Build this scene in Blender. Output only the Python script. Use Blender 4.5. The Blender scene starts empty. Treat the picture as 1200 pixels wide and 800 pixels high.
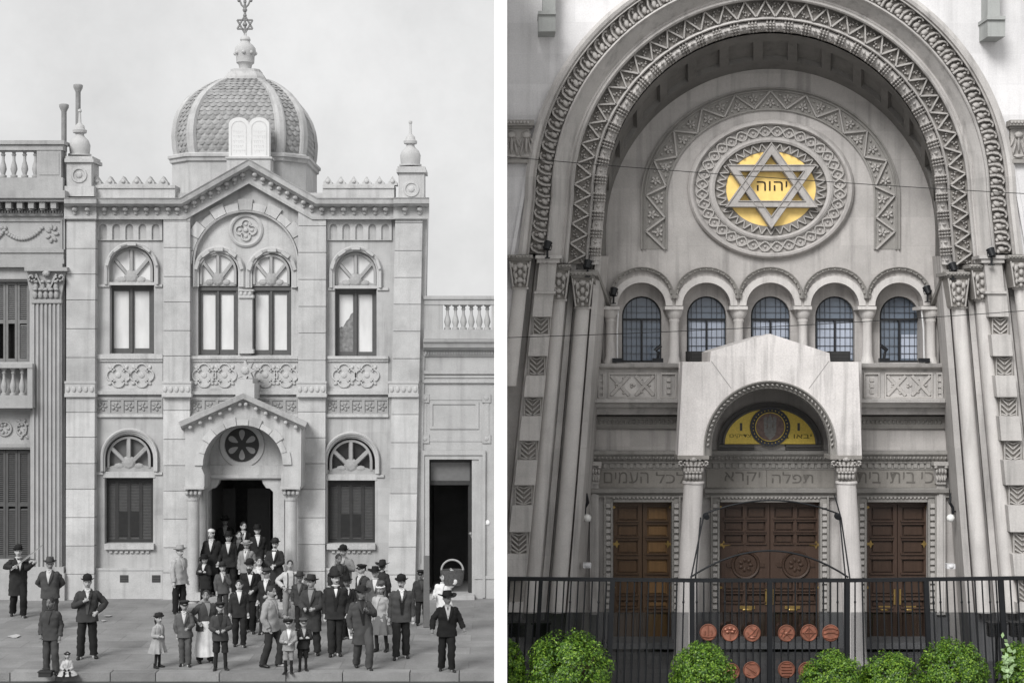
import bpy, bmesh, math, random
from mathutils import Vector, Matrix, noise
from mathutils.geometry import tessellate_polygon
random.seed(7)
S = bpy.context.scene
COL = S.collection
R = math.radians
# ------------------------------------------------------------------ camera (54 mm, eye 6.3 m up, 40 m from the old facade)
F, VX, VY, ZC, CY = 1800.0, 586.5, 417.0, 6.3, -40.0
cd = bpy.data.cameras.new("camera"); cam = bpy.data.objects.new("camera", cd); COL.objects.link(cam)
cam.location = (0, CY, ZC); cam.rotation_euler = (R(90), 0, 0)
cd.sensor_width = 36; cd.lens = 36 * F / 1200; cd.shift_x = 13.5 / 1200; cd.shift_y = 17 / 1200
cd.clip_end = 3000
S.camera = cam
def P(px, py, Y):
    d = (Y - CY) / F
    return Vector(((px - VX) * d, Y, ZC - (py - VY) * d))
def PX(px, Y): return (px - VX) * (Y - CY) / F
def PZ(py, Y): return ZC - (py - VY) * (Y - CY) / F
def SC(Y): return (Y - CY) / F          # metres for one photo pixel at that depth
# ------------------------------------------------------------------ materials
class NT:
    def __init__(s, name):
        s.m = bpy.data.materials.new(name); s.m.use_nodes = True; s.t = s.m.node_tree
        s.b = s.t.nodes['Principled BSDF']
    def n(s, typ, **kw):
        o = s.t.nodes.new(typ)
        for k, v in kw.items():
            if k.startswith('i_'):
                key = k[2:]
                o.inputs[int(key) if key.isdigit() else key.replace('_', ' ')].default_value = v
            else: setattr(o, k, v)
        return o
    def l(s, a, b): s.t.links.new(a, b)
    def math(s, op, a, b=None, c=None):
        o = s.n('ShaderNodeMath', operation=op)
        for i, x in enumerate((a, b, c)):
            if x is None: continue
            if isinstance(x, (int, float)): o.inputs[i].default_value = x
            else: s.l(x, o.inputs[i])
        return o.outputs[0]
MATS = {}
def stone(name, col, var=.10, stain=.22, streak=.2, course=0, cw=.9, joint=.25, island=0.0, rough=.85, bump=.25, fine=.08, xoff=0., seed=0.):
    if name in MATS: return MATS[name]
    t = NT(name)
    tc = t.n('ShaderNodeTexCoord'); mp = t.n('ShaderNodeMapping'); t.l(tc.outputs['Object'], mp.inputs[0])
    mp.inputs['Location'].default_value = (xoff + seed, seed * 1.7, 0)
    def noi(scale, detail, vec=None, rg=.55):
        o = t.n('ShaderNodeTexNoise'); o.inputs['Scale'].default_value = scale; o.inputs['Detail'].default_value = detail
        o.inputs['Roughness'].default_value = rg; t.l(vec or mp.outputs[0], o.inputs['Vector']); return o.outputs['Fac']
    big = noi(.7, 4); mid = noi(3.2, 5); fin = noi(38, 3, None, .6)
    ms = t.n('ShaderNodeMapping'); ms.inputs['Scale'].default_value = (5.5, 5.5, .28); t.l(mp.outputs[0], ms.inputs[0])
    stv = noi(1.0, 6, ms.outputs[0], .6)
    v = t.math('MULTIPLY_ADD', t.math('SUBTRACT', mid, .5), var * 3, 1.0)
    rmp = t.n('ShaderNodeMapRange', i_1=.48, i_2=.78, i_3=0., i_4=1.); t.l(big, rmp.inputs[0])
    v = t.math('MULTIPLY', v, t.math('MULTIPLY_ADD', rmp.outputs[0], -stain, 1.0))
    r2 = t.n('ShaderNodeMapRange', i_1=.5, i_2=.75, i_3=0., i_4=1.); t.l(stv, r2.inputs[0])
    v = t.math('MULTIPLY', v, t.math('MULTIPLY_ADD', r2.outputs[0], -streak, 1.0))
    v = t.math('MULTIPLY', v, t.math('MULTIPLY_ADD', t.math('SUBTRACT', fin, .5), fine * 4, 1.0))
    if island:
        g = t.n('ShaderNodeNewGeometry')
        v = t.math('MULTIPLY', v, t.math('MULTIPLY_ADD', t.math('SUBTRACT', g.outputs['Random Per Island'], .5), island * 2, 1.0))
    hgt = fin
    if course:
        sx = t.n('ShaderNodeSeparateXYZ'); t.l(mp.outputs[0], sx.inputs[0])
        cx = t.n('ShaderNodeCombineXYZ'); t.l(sx.outputs[0], cx.inputs[0]); t.l(sx.outputs[2], cx.inputs[1])
        bt = t.n('ShaderNodeTexBrick'); t.l(cx.outputs[0], bt.inputs['Vector'])
        bt.inputs['Scale'].default_value = 1; bt.inputs['Row Height'].default_value = course; bt.inputs['Brick Width'].default_value = cw
        bt.inputs['Mortar Size'].default_value = .012; bt.inputs['Mortar Smooth'].default_value = .6
        bt.inputs['Color1'].default_value = (1, 1, 1, 1); bt.inputs['Color2'].default_value = (.86, .86, .86, 1); bt.inputs['Mortar'].default_value = (1 - joint,) * 3 + (1,)
        bw = t.n('ShaderNodeRGBToBW'); t.l(bt.outputs['Color'], bw.inputs[0])
        v = t.math('MULTIPLY', v, bw.outputs[0])
    vm = t.n('ShaderNodeVectorMath', operation='SCALE'); vm.inputs[0].default_value = col; t.l(v, vm.inputs['Scale'])
    t.l(vm.outputs[0], t.b.inputs['Base Color'])
    t.b.inputs['Roughness'].default_value = rough; t.b.inputs['Specular IOR Level'].default_value = .25
    bp = t.n('ShaderNodeBump'); bp.inputs['Strength'].default_value = bump; bp.inputs['Distance'].default_value = .02
    t.l(t.math('ADD', hgt, t.math('MULTIPLY', mid, 1.5)), bp.inputs['Height']); t.l(bp.outputs[0], t.b.inputs['Normal'])
    MATS[name] = t.m; return t.m
def plain(name, col, rough=.6, metal=0., var=.12, scale=9., bump=.1, spec=.3, stretch=(1, 1, 1)):
    if name in MATS: return MATS[name]
    t = NT(name)
    tc = t.n('ShaderNodeTexCoord'); mp = t.n('ShaderNodeMapping'); mp.inputs['Scale'].default_value = stretch
    t.l(tc.outputs['Object'], mp.inputs[0])
    no = t.n('ShaderNodeTexNoise'); no.inputs['Scale'].default_value = scale; no.inputs['Detail'].default_value = 5; t.l(mp.outputs[0], no.inputs['Vector'])
    v = t.math('MULTIPLY_ADD', t.math('SUBTRACT', no.outputs['Fac'], .5), var * 4, 1.0)
    vm = t.n('ShaderNodeVectorMath', operation='SCALE'); vm.inputs[0].default_value = col; t.l(v, vm.inputs['Scale'])
    t.l(vm.outputs[0], t.b.inputs['Base Color'])
    t.b.inputs['Roughness'].default_value = rough; t.b.inputs['Metallic'].default_value = metal; t.b.inputs['Specular IOR Level'].default_value = spec
    if bump:
        bp = t.n('ShaderNodeBump'); bp.inputs['Strength'].default_value = bump; bp.inputs['Distance'].default_value = .02
        t.l(no.outputs['Fac'], bp.inputs['Height']); t.l(bp.outputs[0], t.b.inputs['Normal'])
    MATS[name] = t.m; return t.m
def grey(v): return (v, v, v)
# ------------------------------------------------------------------ objects
def tag(o, label=None, cat=None, group=None, kind=None):
    if label: o['label'] = label
    if cat: o['category'] = cat
    if group: o['group'] = group
    if kind: o['kind'] = kind
    return o
def thing(name, label, cat, loc=(0, 0, 0), group=None):
    o = bpy.data.objects.new(name, None); COL.objects.link(o); o.location = loc; o.empty_display_size = .2
    return tag(o, label, cat, group)
class MB:
    def __init__(s): s.v = []; s.f = []; s.m = []; s.mi = 0
    def add(s, vs, fs):
        k = len(s.v); s.v.extend(tuple(v) for v in vs)
        for f in fs: s.f.append(tuple(k + i for i in f)); s.m.append(s.mi)
    def box(s, x0, x1, y0, y1, z0, z1):
        s.add([(x, y, z) for x in (x0, x1) for y in (y0, y1) for z in (z0, z1)],
              [(0, 1, 3, 2), (4, 6, 7, 5), (0, 4, 5, 1), (2, 3, 7, 6), (0, 2, 6, 4), (1, 5, 7, 3)])
    def pbox(s, a, b, c, d, Yf, Yb):                      # photo rectangle a..b, c..d measured on the plane Yf, extruded to Yb
        s.box(PX(a, Yf), PX(b, Yf), Yf, Yb, PZ(d, Yf), PZ(c, Yf))
    def prism(s, pts, Yf, Yb, back=None):
        f = [P(x, y, Yf) for x, y in pts]
        b = [Vector((p.x, Yb, p.z)) for p in f] if back is None else [P(x, y, Yb) for x, y in back]
        n = len(f)
        s.add(f + b, [tuple(range(n)), tuple(range(2 * n - 1, n - 1, -1))] + [(i, n + i, n + (i + 1) % n, (i + 1) % n) for i in range(n)])
    def wall(s, outer, holes, Yf, Yb, closeback=False):
        loops = [outer] + list(holes)
        flat = [p for l in loops for p in l]
        tris = tessellate_polygon([[Vector((x, -y, 0)) for x, y in l] for l in loops])
        f = [P(x, y, Yf) for x, y in flat]; b = [Vector((p.x, Yb, p.z)) for p in f]; n = len(f)
        fs = [tuple(t) for t in tris]
        k = 0
        for l in loops:
            m = len(l)
            for i in range(m): fs.append((k + i, k + (i + 1) % m, n + k + (i + 1) % m, n + k + i))
            k += m
        if closeback: fs += [tuple(n + i for i in t) for t in tris]
        s.add(f + b, fs)
    def sweep(s, path, prof, closed=False, caps=False):   # path: (px,py,nx,ny); prof: (offset px, Y)
        vs = [P(x + nx * o, y + ny * o, Y) for x, y, nx, ny in path for o, Y in prof]
        m, n = len(prof), len(path); fs = []
        for i in range(n if closed else n - 1):
            j = (i + 1) % n
            for k in range(m - 1): fs.append((i * m + k, i * m + k + 1, j * m + k + 1, j * m + k))
        if caps and not closed: fs += [tuple(range(m)), tuple((n - 1) * m + k for k in range(m))]
        s.add(vs, fs)
    def rings(s, rings, cap=True):                        # lists of equal length of 3D points
        n = len(rings[0]); vs = [p for r in rings for p in r]; fs = []
        for i in range(len(rings) - 1):
            for k in range(n): fs.append((i * n + k, i * n + (k + 1) % n, (i + 1) * n + (k + 1) % n, (i + 1) * n + k))
        if cap: fs += [tuple(range(n)), tuple((len(rings) - 1) * n + k for k in range(n))]
        s.add(vs, fs)
    def col(s, pts, Y, n=20, square=False):               # turned shaft: (centre px, py, radius px) on axis depth Y
        rs = []
        for cx, py, r in pts:
            c = P(cx, py, Y); r *= SC(Y)
            if square: rs.append([c + Vector((a * r, b * r, 0)) for a, b in ((-1, -1), (1, -1), (1, 1), (-1, 1))])
            else: rs.append([c + Vector((r * math.cos(2 * math.pi * k / n), r * math.sin(2 * math.pi * k / n), 0)) for k in range(n)])
        s.rings(rs)
    def tube(s, pts, r, n=8):
        pts = [Vector(p) for p in pts]; rs = []
        rad = r if isinstance(r, (list, tuple)) else [r] * len(pts)
        up = None
        for i, p in enumerate(pts):
            d = (pts[min(i + 1, len(pts) - 1)] - pts[max(i - 1, 0)]).normalized()
            if up is None: up = d.orthogonal().normalized()
            u = (up - d * up.dot(d)).normalized(); w = d.cross(u); up = u
            rs.append([p + (u * math.cos(2 * math.pi * k / n) + w * math.sin(2 * math.pi * k / n)) * rad[i] for k in range(n)])
        s.rings(rs)
    def ball(s, c, r, n=10, m=6):
        rx, ry, rz = r if isinstance(r, (tuple, list)) else (r, r, r); c = Vector(c); rs = []
        for j in range(m + 1):
            a = math.pi * (j + .02) / (m + .04) - math.pi / 2
            rs.append([c + Vector((rx * math.cos(a) * math.cos(2 * math.pi * k / n), ry * math.cos(a) * math.sin(2 * math.pi * k / n), rz * math.sin(a))) for k in range(n)])
        s.rings(rs)
    def blob(s, px, py, Y, a, b, h, ang=0., n=8):         # carved lump: half ellipsoid on the plane Y, a/b px, h metres proud
        ca, sa = math.cos(ang), math.sin(ang); vs = []; q = (0, .45, .8, 1.0)
        for j in q[:-1]:
            rr = math.sqrt(1 - j * j)
            for k in range(n):
                t = 2 * math.pi * k / n; x, y = a * rr * math.cos(t), b * rr * math.sin(t)
                vs.append(P(px + x * ca - y * sa, py + x * sa + y * ca, Y - h * j))
        vs.append(P(px, py, Y - h)); L = len(vs) - 1; fs = []
        for j in range(2):
            for k in range(n): fs.append((j * n + k, j * n + (k + 1) % n, (j + 1) * n + (k + 1) % n, (j + 1) * n + k))
        for k in range(n): fs.append((2 * n + k, 2 * n + (k + 1) % n, L))
        s.add(vs, fs)
    def ridge(s, p, q, Y, w, h, flat=.45):                # carved bar p-q (px) on plane Y
        dx, dy = q[0] - p[0], q[1] - p[1]; L = math.hypot(dx, dy) or 1; nx, ny = -dy / L * w / 2, dx / L * w / 2
        vs = []
        for (x, y) in (p, q):
            vs += [P(x + nx, y + ny, Y), P(x + nx * flat, y + ny * flat, Y - h), P(x - nx * flat, y - ny * flat, Y - h), P(x - nx, y - ny, Y)]
        s.add(vs, [(0, 1, 5, 4), (1, 2, 6, 5), (2, 3, 7, 6), (0, 3, 2, 1), (4, 5, 6, 7)])
    def chain(s, pts, Y, w, h, flat=.45):
        for a, b in zip(pts[:-1], pts[1:]): s.ridge(a, b, Y, w, h, flat)
    def build(s, name, mats, parent=None, smooth=None, merge=False):
        me = bpy.data.meshes.new(name); me.from_pydata(s.v, [], s.f)
        for m in (mats if isinstance(mats, (list, tuple)) else [mats]): me.materials.append(m)
        me.polygons.foreach_set('material_index', s.m)
        bm = bmesh.new(); bm.from_mesh(me)
        if merge: bmesh.ops.remove_doubles(bm, verts=bm.verts, dist=1e-4)
        bmesh.ops.recalc_face_normals(bm, faces=bm.faces); bm.to_mesh(me); bm.free()
        if smooth:
            me.polygons.foreach_set('use_smooth', [True] * len(me.polygons)); me.set_sharp_from_angle(angle=R(smooth))
        o = bpy.data.objects.new(name, me); COL.objects.link(o)
        if parent is not None:
            o.parent = parent
            # keep world placement (parents carry only a location)
            w = Vector((0, 0, 0)); p = parent
            while p is not None: w += Vector(p.location); p = p.parent
            o.location = -w
        return o
def arc(cx, cy, rx, ry, a0, a1, n):                       # degrees, 0 = right, 90 = up (photo), with outward normals
    out = []
    for i in range(n + 1):
        a = R(a0 + (a1 - a0) * i / n); c, s_ = math.cos(a), math.sin(a)
        out.append((cx + rx * c, cy - ry * s_, c, -s_ * ry / rx))
    return out
def xy(path, off=0.): return [(x + nx * off, y + ny * off) for x, y, nx, ny in path]
def arch(cx, r, ytop, ybot, n=16, ry=None, spring=None):  # closed window outline: straight legs and a round head
    ry = ry or r; sp = ytop + ry
    return [(cx - r, ybot)] + [(cx - r * math.cos(math.pi * i / n), sp - ry * math.sin(math.pi * i / n)) for i in range(n + 1)] + [(cx + r, ybot)]
def apath(cx, r, ytop, ybot, n=20, ry=None):              # the same line with normals, open at the foot
    ry = ry or r; sp = ytop + ry
    p = [(cx - r, ybot, -1, 0)] + [(cx - r * math.cos(math.pi * i / n), sp - ry * math.sin(math.pi * i / n), -math.cos(math.pi * i / n), -math.sin(math.pi * i / n)) for i in range(n + 1)]
    return p + [(cx + r, ybot, 1, 0)]
def line(x0, x1, y): return [(x0, y, 0, -1), (x1, y, 0, -1)]      # horizontal moulding path, offset = px upwards
def rect(a, b, c, d): return [(a, c), (b, c), (b, d), (a, d)]
def hexagram(cx, cy, rx, ry):
    t1 = [(cx + rx * math.sin(R(120 * k)), cy - ry * math.cos(R(120 * k))) for k in range(3)]
    t2 = [(cx + rx * math.sin(R(120 * k + 60)), cy - ry * math.cos(R(120 * k + 60))) for k in range(3)]
    return t1, t2
def letters(text, x0, x1, y0, y1, Yf, depth, mat, name, parent, flip=True):
    """raised lettering filling the photo rectangle on plane Yf (text given in reading order, right to left)"""
    c = bpy.data.curves.new(name, 'FONT'); c.body = text[::-1] if flip else text; c.extrude = 0; c.fill_mode = 'FRONT' if False else c.fill_mode; c.resolution_u = 3
    o = bpy.data.objects.new(name, c); COL.objects.link(o); bpy.context.view_layer.update()
    me = bpy.data.meshes.new_from_object(o.evaluated_get(bpy.context.evaluated_depsgraph_get()))
    bpy.data.objects.remove(o); bpy.data.curves.remove(c)
    xs = [v.co.x for v in me.vertices]; ys = [v.co.y for v in me.vertices]
    a, b, e, f = min(xs), max(xs), min(ys), max(ys)
    X0, X1, Z0, Z1 = PX(x0, Yf), PX(x1, Yf), PZ(y1, Yf), PZ(y0, Yf)
    w = Vector((0, 0, 0)); p = parent
    while p is not None: w += Vector(p.location); p = p.parent
    nv, nf = [], []                                          # every facet of the fill on a hair of its own depth, so overlapping strokes never share a plane
    me.calc_loop_triangles()
    for i, t in enumerate(me.loop_triangles):
        k = len(nv)
        for j in t.vertices:
            x, y, _ = me.vertices[j].co
            nv.append((X0 + (x - a) / (b - a) * (X1 - X0), Yf - depth * .2 - .0004 * (i % 11), Z0 + (y - e) / (f - e) * (Z1 - Z0)))
        nf.append((k, k + 1, k + 2))
    bpy.data.meshes.remove(me); me = bpy.data.meshes.new(name); me.from_pydata(nv, [], nf)
    me.materials.clear(); me.materials.append(mat)
    o = bpy.data.objects.new(name, me); COL.objects.link(o); o.parent = parent; o.location = -w
    return o
# ------------------------------------------------------------------ sky, sun, exposure
SUN_EL, SUN_AZ = 38.0, 27.0        # sun high behind the camera, a little to its left
w = bpy.data.worlds.new("World"); S.world = w; w.use_nodes = True
nt = w.node_tree; bg = nt.nodes['Background']
sk = nt.nodes.new('ShaderNodeTexSky'); sk.sky_type = 'NISHITA'; sk.sun_disc = False
sk.sun_elevation = R(SUN_EL); sk.sun_rotation = R(180 + SUN_AZ); sk.air_density = 1.0; sk.dust_density = 4.0; sk.ozone_density = 1.0
hs = nt.nodes.new('ShaderNodeHueSaturation'); hs.inputs['Saturation'].default_value = .06
nt.links.new(sk.outputs[0], hs.inputs['Color'])
tc = nt.nodes.new('ShaderNodeTexCoord')
no = nt.nodes.new('ShaderNodeTexNoise'); no.inputs['Scale'].default_value = 4.5; no.inputs['Detail'].default_value = 7; no.inputs['Roughness'].default_value = .65
nt.links.new(tc.outputs['Generated'], no.inputs['Vector'])
cr = nt.nodes.new('ShaderNodeMapRange'); cr.inputs[1].default_value = .3; cr.inputs[2].default_value = .7; cr.inputs[3].default_value = 6.2; cr.inputs[4].default_value = 8.5
nt.links.new(no.outputs['Fac'], cr.inputs[0])
mx = nt.nodes.new('ShaderNodeMix'); mx.data_type = 'RGBA'; mx.inputs['Factor'].default_value = .8    # the overcast layer over the clear sky
nt.links.new(hs.outputs[0], mx.inputs['A']); nt.links.new(cr.outputs[0], mx.inputs['B'])
nt.links.new(mx.outputs['Result'], bg.inputs['Color']); bg.inputs['Strength'].default_value = .056
sd = bpy.data.lights.new("sun", 'SUN'); so = bpy.data.objects.new("sun", sd); COL.objects.link(so)
sd.energy = 1.5; sd.angle = R(24); sd.color = (1, .992, .98)
so.rotation_euler = (R(90 - SUN_EL), 0, R(-SUN_AZ)); so.location = (-10, -60, 40)
S.view_settings.view_transform = 'Standard'; S.view_settings.look = 'None'; S.view_settings.exposure = 1.10; S.view_settings.gamma = 1
S.render.film_transparent = False
# ------------------------------------------------------------------ ground
def paving_mat(name, col, w_, h_, joint=.45, var=.13):
    t = NT(name); tc = t.n('ShaderNodeTexCoord')
    bt = t.n('ShaderNodeTexBrick'); t.l(tc.outputs['Object'], bt.inputs['Vector'])
    bt.inputs['Scale'].default_value = 1; bt.inputs['Row Height'].default_value = h_; bt.inputs['Brick Width'].default_value = w_
    bt.inputs['Mortar Size'].default_value = .014; bt.inputs['Mortar Smooth'].default_value = .3
    bt.inputs['Color1'].default_value = (1, 1, 1, 1); bt.inputs['Color2'].default_value = (.76, .76, .76, 1); bt.inputs['Mortar'].default_value = (joint,) * 3 + (1,)
    bw = t.n('ShaderNodeRGBToBW'); t.l(bt.outputs['Color'], bw.inputs[0])
    n1 = t.n('ShaderNodeTexNoise'); n1.inputs['Scale'].default_value = 1.1; n1.inputs['Detail'].default_value = 8; n1.inputs['Roughness'].default_value = .65; t.l(tc.outputs['Object'], n1.inputs['Vector'])
    n2 = t.n('ShaderNodeTexNoise'); n2.inputs['Scale'].default_value = 26; n2.inputs['Detail'].default_value = 4; t.l(tc.outputs['Object'], n2.inputs['Vector'])
    v = t.math('MULTIPLY', bw.outputs[0], t.math('MULTIPLY_ADD', t.math('SUBTRACT', n1.outputs['Fac'], .5), var * 5, 1.))
    v = t.math('MULTIPLY', v, t.math('MULTIPLY_ADD', t.math('SUBTRACT', n2.outputs['Fac'], .5), .6, 1.))
    vm = t.n('ShaderNodeVectorMath', operation='SCALE'); vm.inputs[0].default_value = col; t.l(v, vm.inputs['Scale'])
    t.l(vm.outputs[0], t.b.inputs['Base Color']); t.b.inputs['Roughness'].default_value = .85
    bp = t.n('ShaderNodeBump'); bp.inputs['Strength'].default_value = .4; bp.inputs['Distance'].default_value = .02
    t.l(t.math('ADD', bw.outputs[0], t.math('MULTIPLY', n2.outputs['Fac'], .4)), bp.inputs['Height']); t.l(bp.outputs[0], t.b.inputs['Normal'])
    return t.m
def sheet(name, x0, x1, y0, y1, z, mat, thick=0):
    b = MB()
    if thick: b.box(x0, x1, y0, y1, z - thick, z)
    else: b.add([(x0, y0, z), (x1, y0, z), (x1, y1, z), (x0, y1, z)], [(0, 1, 2, 3)])
    return tag(b.build(name, mat), kind='structure')
asph = stone('road_cobble', grey(.07), var=.2, stain=.2, streak=0, bump=.6)
sheet('ground', -900, 900, -900, 900, -.17, stone('pale_bounce_earth', grey(.30), var=.1, streak=0))  # unseen earth kept pale so that it bounces light upwards
sheet('road', -400, -.10, -60, -9.5, -.155, asph)
sheet('street', .10, 400, -60, -17.52, -.155, stone('bounce_concrete', (.33, .325, .315), var=.12, stain=.2, streak=0, bump=.4))  # unseen street, made pale to bounce light into the arch soffits
PAVE = paving_mat('worn_flagstones', grey(.225), 1.3, .75, .70, .26)
sheet('pavement', -60, -.10, -9.16, 30, 0, PAVE, .16)
b = MB()
x = -60.0
while x < -.2:                                       # kerb stones, one by one
    L = random.uniform(.85, 1.35); h = random.uniform(-.006, .01)
    b.box(x, min(x + L - .018, -.12), -9.48 + random.uniform(-.01, .01), -9.172, -.158, .012 + h); x += L
tag(b.build('kerb', stone('kerb_granite', grey(.24), var=.16, island=.2, streak=0, bump=.5)), kind='structure')
FORE = paving_mat('dark_granite_slabs', (.11, .11, .113), 1.2, .45, .5)
sheet('forecourt', .10, 60, -13.4, 30, 0, FORE, .16)
sheet('planting_bed', .10, 60, -17.5, -13.42, -.02, stone('bed_soil', (.05, .04, .03), var=.3, streak=0, bump=1), .13)
rs_ = random.Random(3)
for i, (px, py, l) in enumerate(((127, 722, 'scrap of white paper lying by the wall right of the lone bowler man'), (18, 746, 'scrap of white paper lying in front of the fiddler'), (122, 728, 'small torn scrap of paper on the bare pavement, nearer the kerb'))):
    d_ = ZC * F / (py - VY); c_ = P(px, py, CY + d_); b = MB(); n_ = 7; rr_ = (.11, .16, .07)[i]
    ring = [(c_.x + rr_ * rs_.uniform(.6, 1.2) * math.cos(6.283 * k / n_), c_.y + rr_ * rs_.uniform(.6, 1.2) * math.sin(6.283 * k / n_), .012 + rs_.uniform(0, .03)) for k in range(n_)]
    b.add(ring + [(x, y, z - .008) for x, y, z in ring], [tuple(range(n_)), tuple(range(2 * n_ - 1, n_ - 1, -1))] + [(k, (k + 1) % n_, n_ + (k + 1) % n_, n_ + k) for k in range(n_)])
    tag(b.build('paper_scrap', plain('scrap_paper', grey(.42), var=.2)), l, 'paper', 'paper scraps on the pavement')
# tall white divider, added for the blank strip between the two views
pw = MB(); pw.box(PX(579.2, -15.6), PX(594.2, -15.6), -15.6, 6.0, -.15, 14.5)
pw.box(PX(579.2, -15.6) - .012, PX(594.2, -15.6) + .012, -15.6, 6.0, 14.5, 14.62)
pwm = plain('divider_white', (.87, .87, .87), rough=.9, var=.008, scale=3, bump=.05)
tag(pw.build('white_divider', pwm), 'tall plain white divider added between the old grey building and the carved arch building', 'wall')
# =================================================================== OLD SYNAGOGUE (grey, plane Y = 0)
LS = stone('old_limestone', grey(.44), var=.13, stain=.28, streak=.3, bump=.3, fine=.12)
LB = stone('old_ashlar', grey(.455), var=.13, stain=.28, streak=.26, island=.12, bump=.35, fine=.1)
LP = stone('old_plaster', grey(.425), var=.13, stain=.3, streak=.34, course=.72, cw=1.6, joint=.10)
LC = stone('old_carving', grey(.44), var=.1, stain=.15, streak=.1, bump=.4)
LR = stone('old_relief_ground', grey(.31), var=.12, stain=.2, streak=.1, bump=.5)
WOODG = plain('grey_painted_wood', grey(.085), rough=.5, var=.1)
WOODD = plain('dark_painted_wood', grey(.032), rough=.5, var=.15)
CURT = plain('drawn_white_blind', grey(.59), rough=.25, var=.11, scale=1.7, bump=.15, spec=.5, stretch=(3, 1, .8))
GLD = plain('dark_window_glass', grey(.03), rough=.15, var=.05, bump=0, spec=.5)
GLM = plain('frosted_window_glass', grey(.13), rough=.3, var=.1, bump=0, spec=.5)
OLD = thing('synagogue', 'pale grey stone synagogue with a scale tiled dome and gabled porch', 'building', (PX(288, 0), 0, 0))
# walls of the three bays, openings cut through
GB = 706   # below the pavement line
m = MB()
m.wall([(100, 238), (200, 238), (200, GB), (100, GB)], [arch(154.5, 26, 289, 414), arch(151, 28.5, 509, 638)], 0, .45)
m.build('wall', LP, OLD)
m = MB()
m.wall([(372, 238), (470, 238), (470, GB), (372, GB)], [arch(416.8, 24.5, 295, 418), arch(411.5, 28, 513, 638)], 0, .45)
m.build('wall', LP, OLD)
m = MB()                                                 # centre bay: pointed top under the gable
m.wall([(215, 236), (291, 192), (367, 236), (367, GB), (215, GB)], [arch(288, 63, 246, 420, 28), rect(243, 321, 560, GB - 1)], 0, .6)
m.build('wall', LP, OLD)
m = MB()                                                 # body behind the front

m.box(PX(78, 0), PX(238, 0), .62, 4.4, -.1, PZ(238, 0)); m.box(PX(326, 0), PX(478, 0), .62, 4.4, -.1, PZ(238, 0)); m.box(PX(478, 0), PX(490, 0), .46, .8, -.1, PZ(240, 0)); m.box(PX(238, 0), PX(326, 0), .62, 4.4, PZ(556, 0), PZ(238, 0)); m.box(PX(78, 0), PX(462, 0), 4.4, 11, -.1, PZ(238, 0)); m.build('body_wall', LP, OLD)
# pilasters of ashlar courses
def ashlar(a0, b0, a1, b1, ytop, ybot, Yf, Yb, step, name='pilaster'):
    m = MB(); y = ybot; i = 0
    while y > ytop + 2:
        h = step * random.uniform(.92, 1.08); y2 = max(ytop, y - h)
        if y2 - ytop < 9: y2 = ytop
        t1, t2 = (ybot - y) / (ybot - ytop), (ybot - y2) / (ybot - ytop)
        f = lambda t: (a0 + (a1 - a0) * t, b0 + (b1 - b0) * t)
        (x1, x2), (x3, x4) = f(t1), f(t2); g = .4; d = random.uniform(-.006, .006)
        m.prism([(x3, y2 + g), (x4, y2 + g), (x2, y - g), (x1, y - g)], Yf + d, Yb)
        y = y2; i += 1
    m.prism([(a1 + .8, ytop + 1), (b1 - .8, ytop + 1), (b0 - .8, ybot), (a0 + .8, ybot)], Yf + .035, Yb)
    return m.build(name, LB, OLD)
ashlar(77, 110, 78, 112, 240, 703, -.26, .3, 31.5)
ashlar(191, 222, 191.5, 222.5, 240, 703, -.2, .3, 31.5)
ashlar(349, 380.5, 349.5, 382, 240, 703, -.2, .3, 31.5)
ashlar(454, 486, 463.5, 495.5, 240, 703, -.26, .3, 31.5)
m = MB(); m.prism([(494, 240), (501, 240), (492, 703), (486, 703)], -.066, .62); m.build('corner_strip', LS, OLD)
for a, b in ((76, 111), (190, 223.5), (348, 382), (455.5, 490)):   # capitals half way up the pilasters
    m = MB(); m.pbox(a - .6, b + .6, 461, 465, -.33, -.1); m.pbox(a, b, 449, 461, -.30, -.1); m.pbox(a - .6, b + .6, 446.5, 449, -.32, -.1)
    for k in range(5): m.blob(a + (b - a) * (k + .5) / 5, 456, -.30, 2.6, 4, .04)
    m.build('pilaster_band', LC, OLD)
# plinth
for a, b in ((112, 191), (222, 243), (321, 349), (381, 455)):
    m = MB(); m.pbox(a, b, 668, 703, -.10, .2); m.pbox(a, b, 665.5, 668, -.12, .2); m.build('plinth', LS, OLD)
for x in (145.5, 183): 
    m = MB(); m.pbox(x - 5, x + 5, 673.5, 682, -.106, -.05); v = m.build('vent', WOODD, OLD)
    m = MB()
    for k in range(4): m.pbox(x - 4.5, x + 4.5, 675 + 2 * k, 675.8 + 2 * k, -.115, -.106)
    m.build('grille', WOODG, v)
# main cornice with its gable
def prof_cornice(y): return None
path = [(75, 240), (113, 240), (113.5, 240), (191, 240), (213, 240), (291.5, 195.5), (370, 240), (383, 240), (459, 240), (459.5, 240), (503, 240)]
def npath(pts):                                         # upward mitred normals along an open polyline
    out = []
    for i, (x, y) in enumerate(pts):
        ns = []
        for a, b in ((i - 1, i), (i, i + 1)):
            if a < 0 or b >= len(pts): continue
            dx, dy = pts[b][0] - pts[a][0], pts[b][1] - pts[a][1]; L = math.hypot(dx, dy); ns.append((dy / L, -dx / L))
        nx, ny = sum(n[0] for n in ns) / len(ns), sum(n[1] for n in ns) / len(ns); L = nx * nx + ny * ny
        out.append((x, y, nx / L, ny / L))
    return out
PROF = [(-17, -.20), (-17, -.24), (-14, -.25), (-14, -.22), (-3, -.22), (-2, -.34), (1, -.42), (1.2, -.52), (5.5, -.55), (5.7, -.54), (8, -.58), (8.2, .1)]
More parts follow.
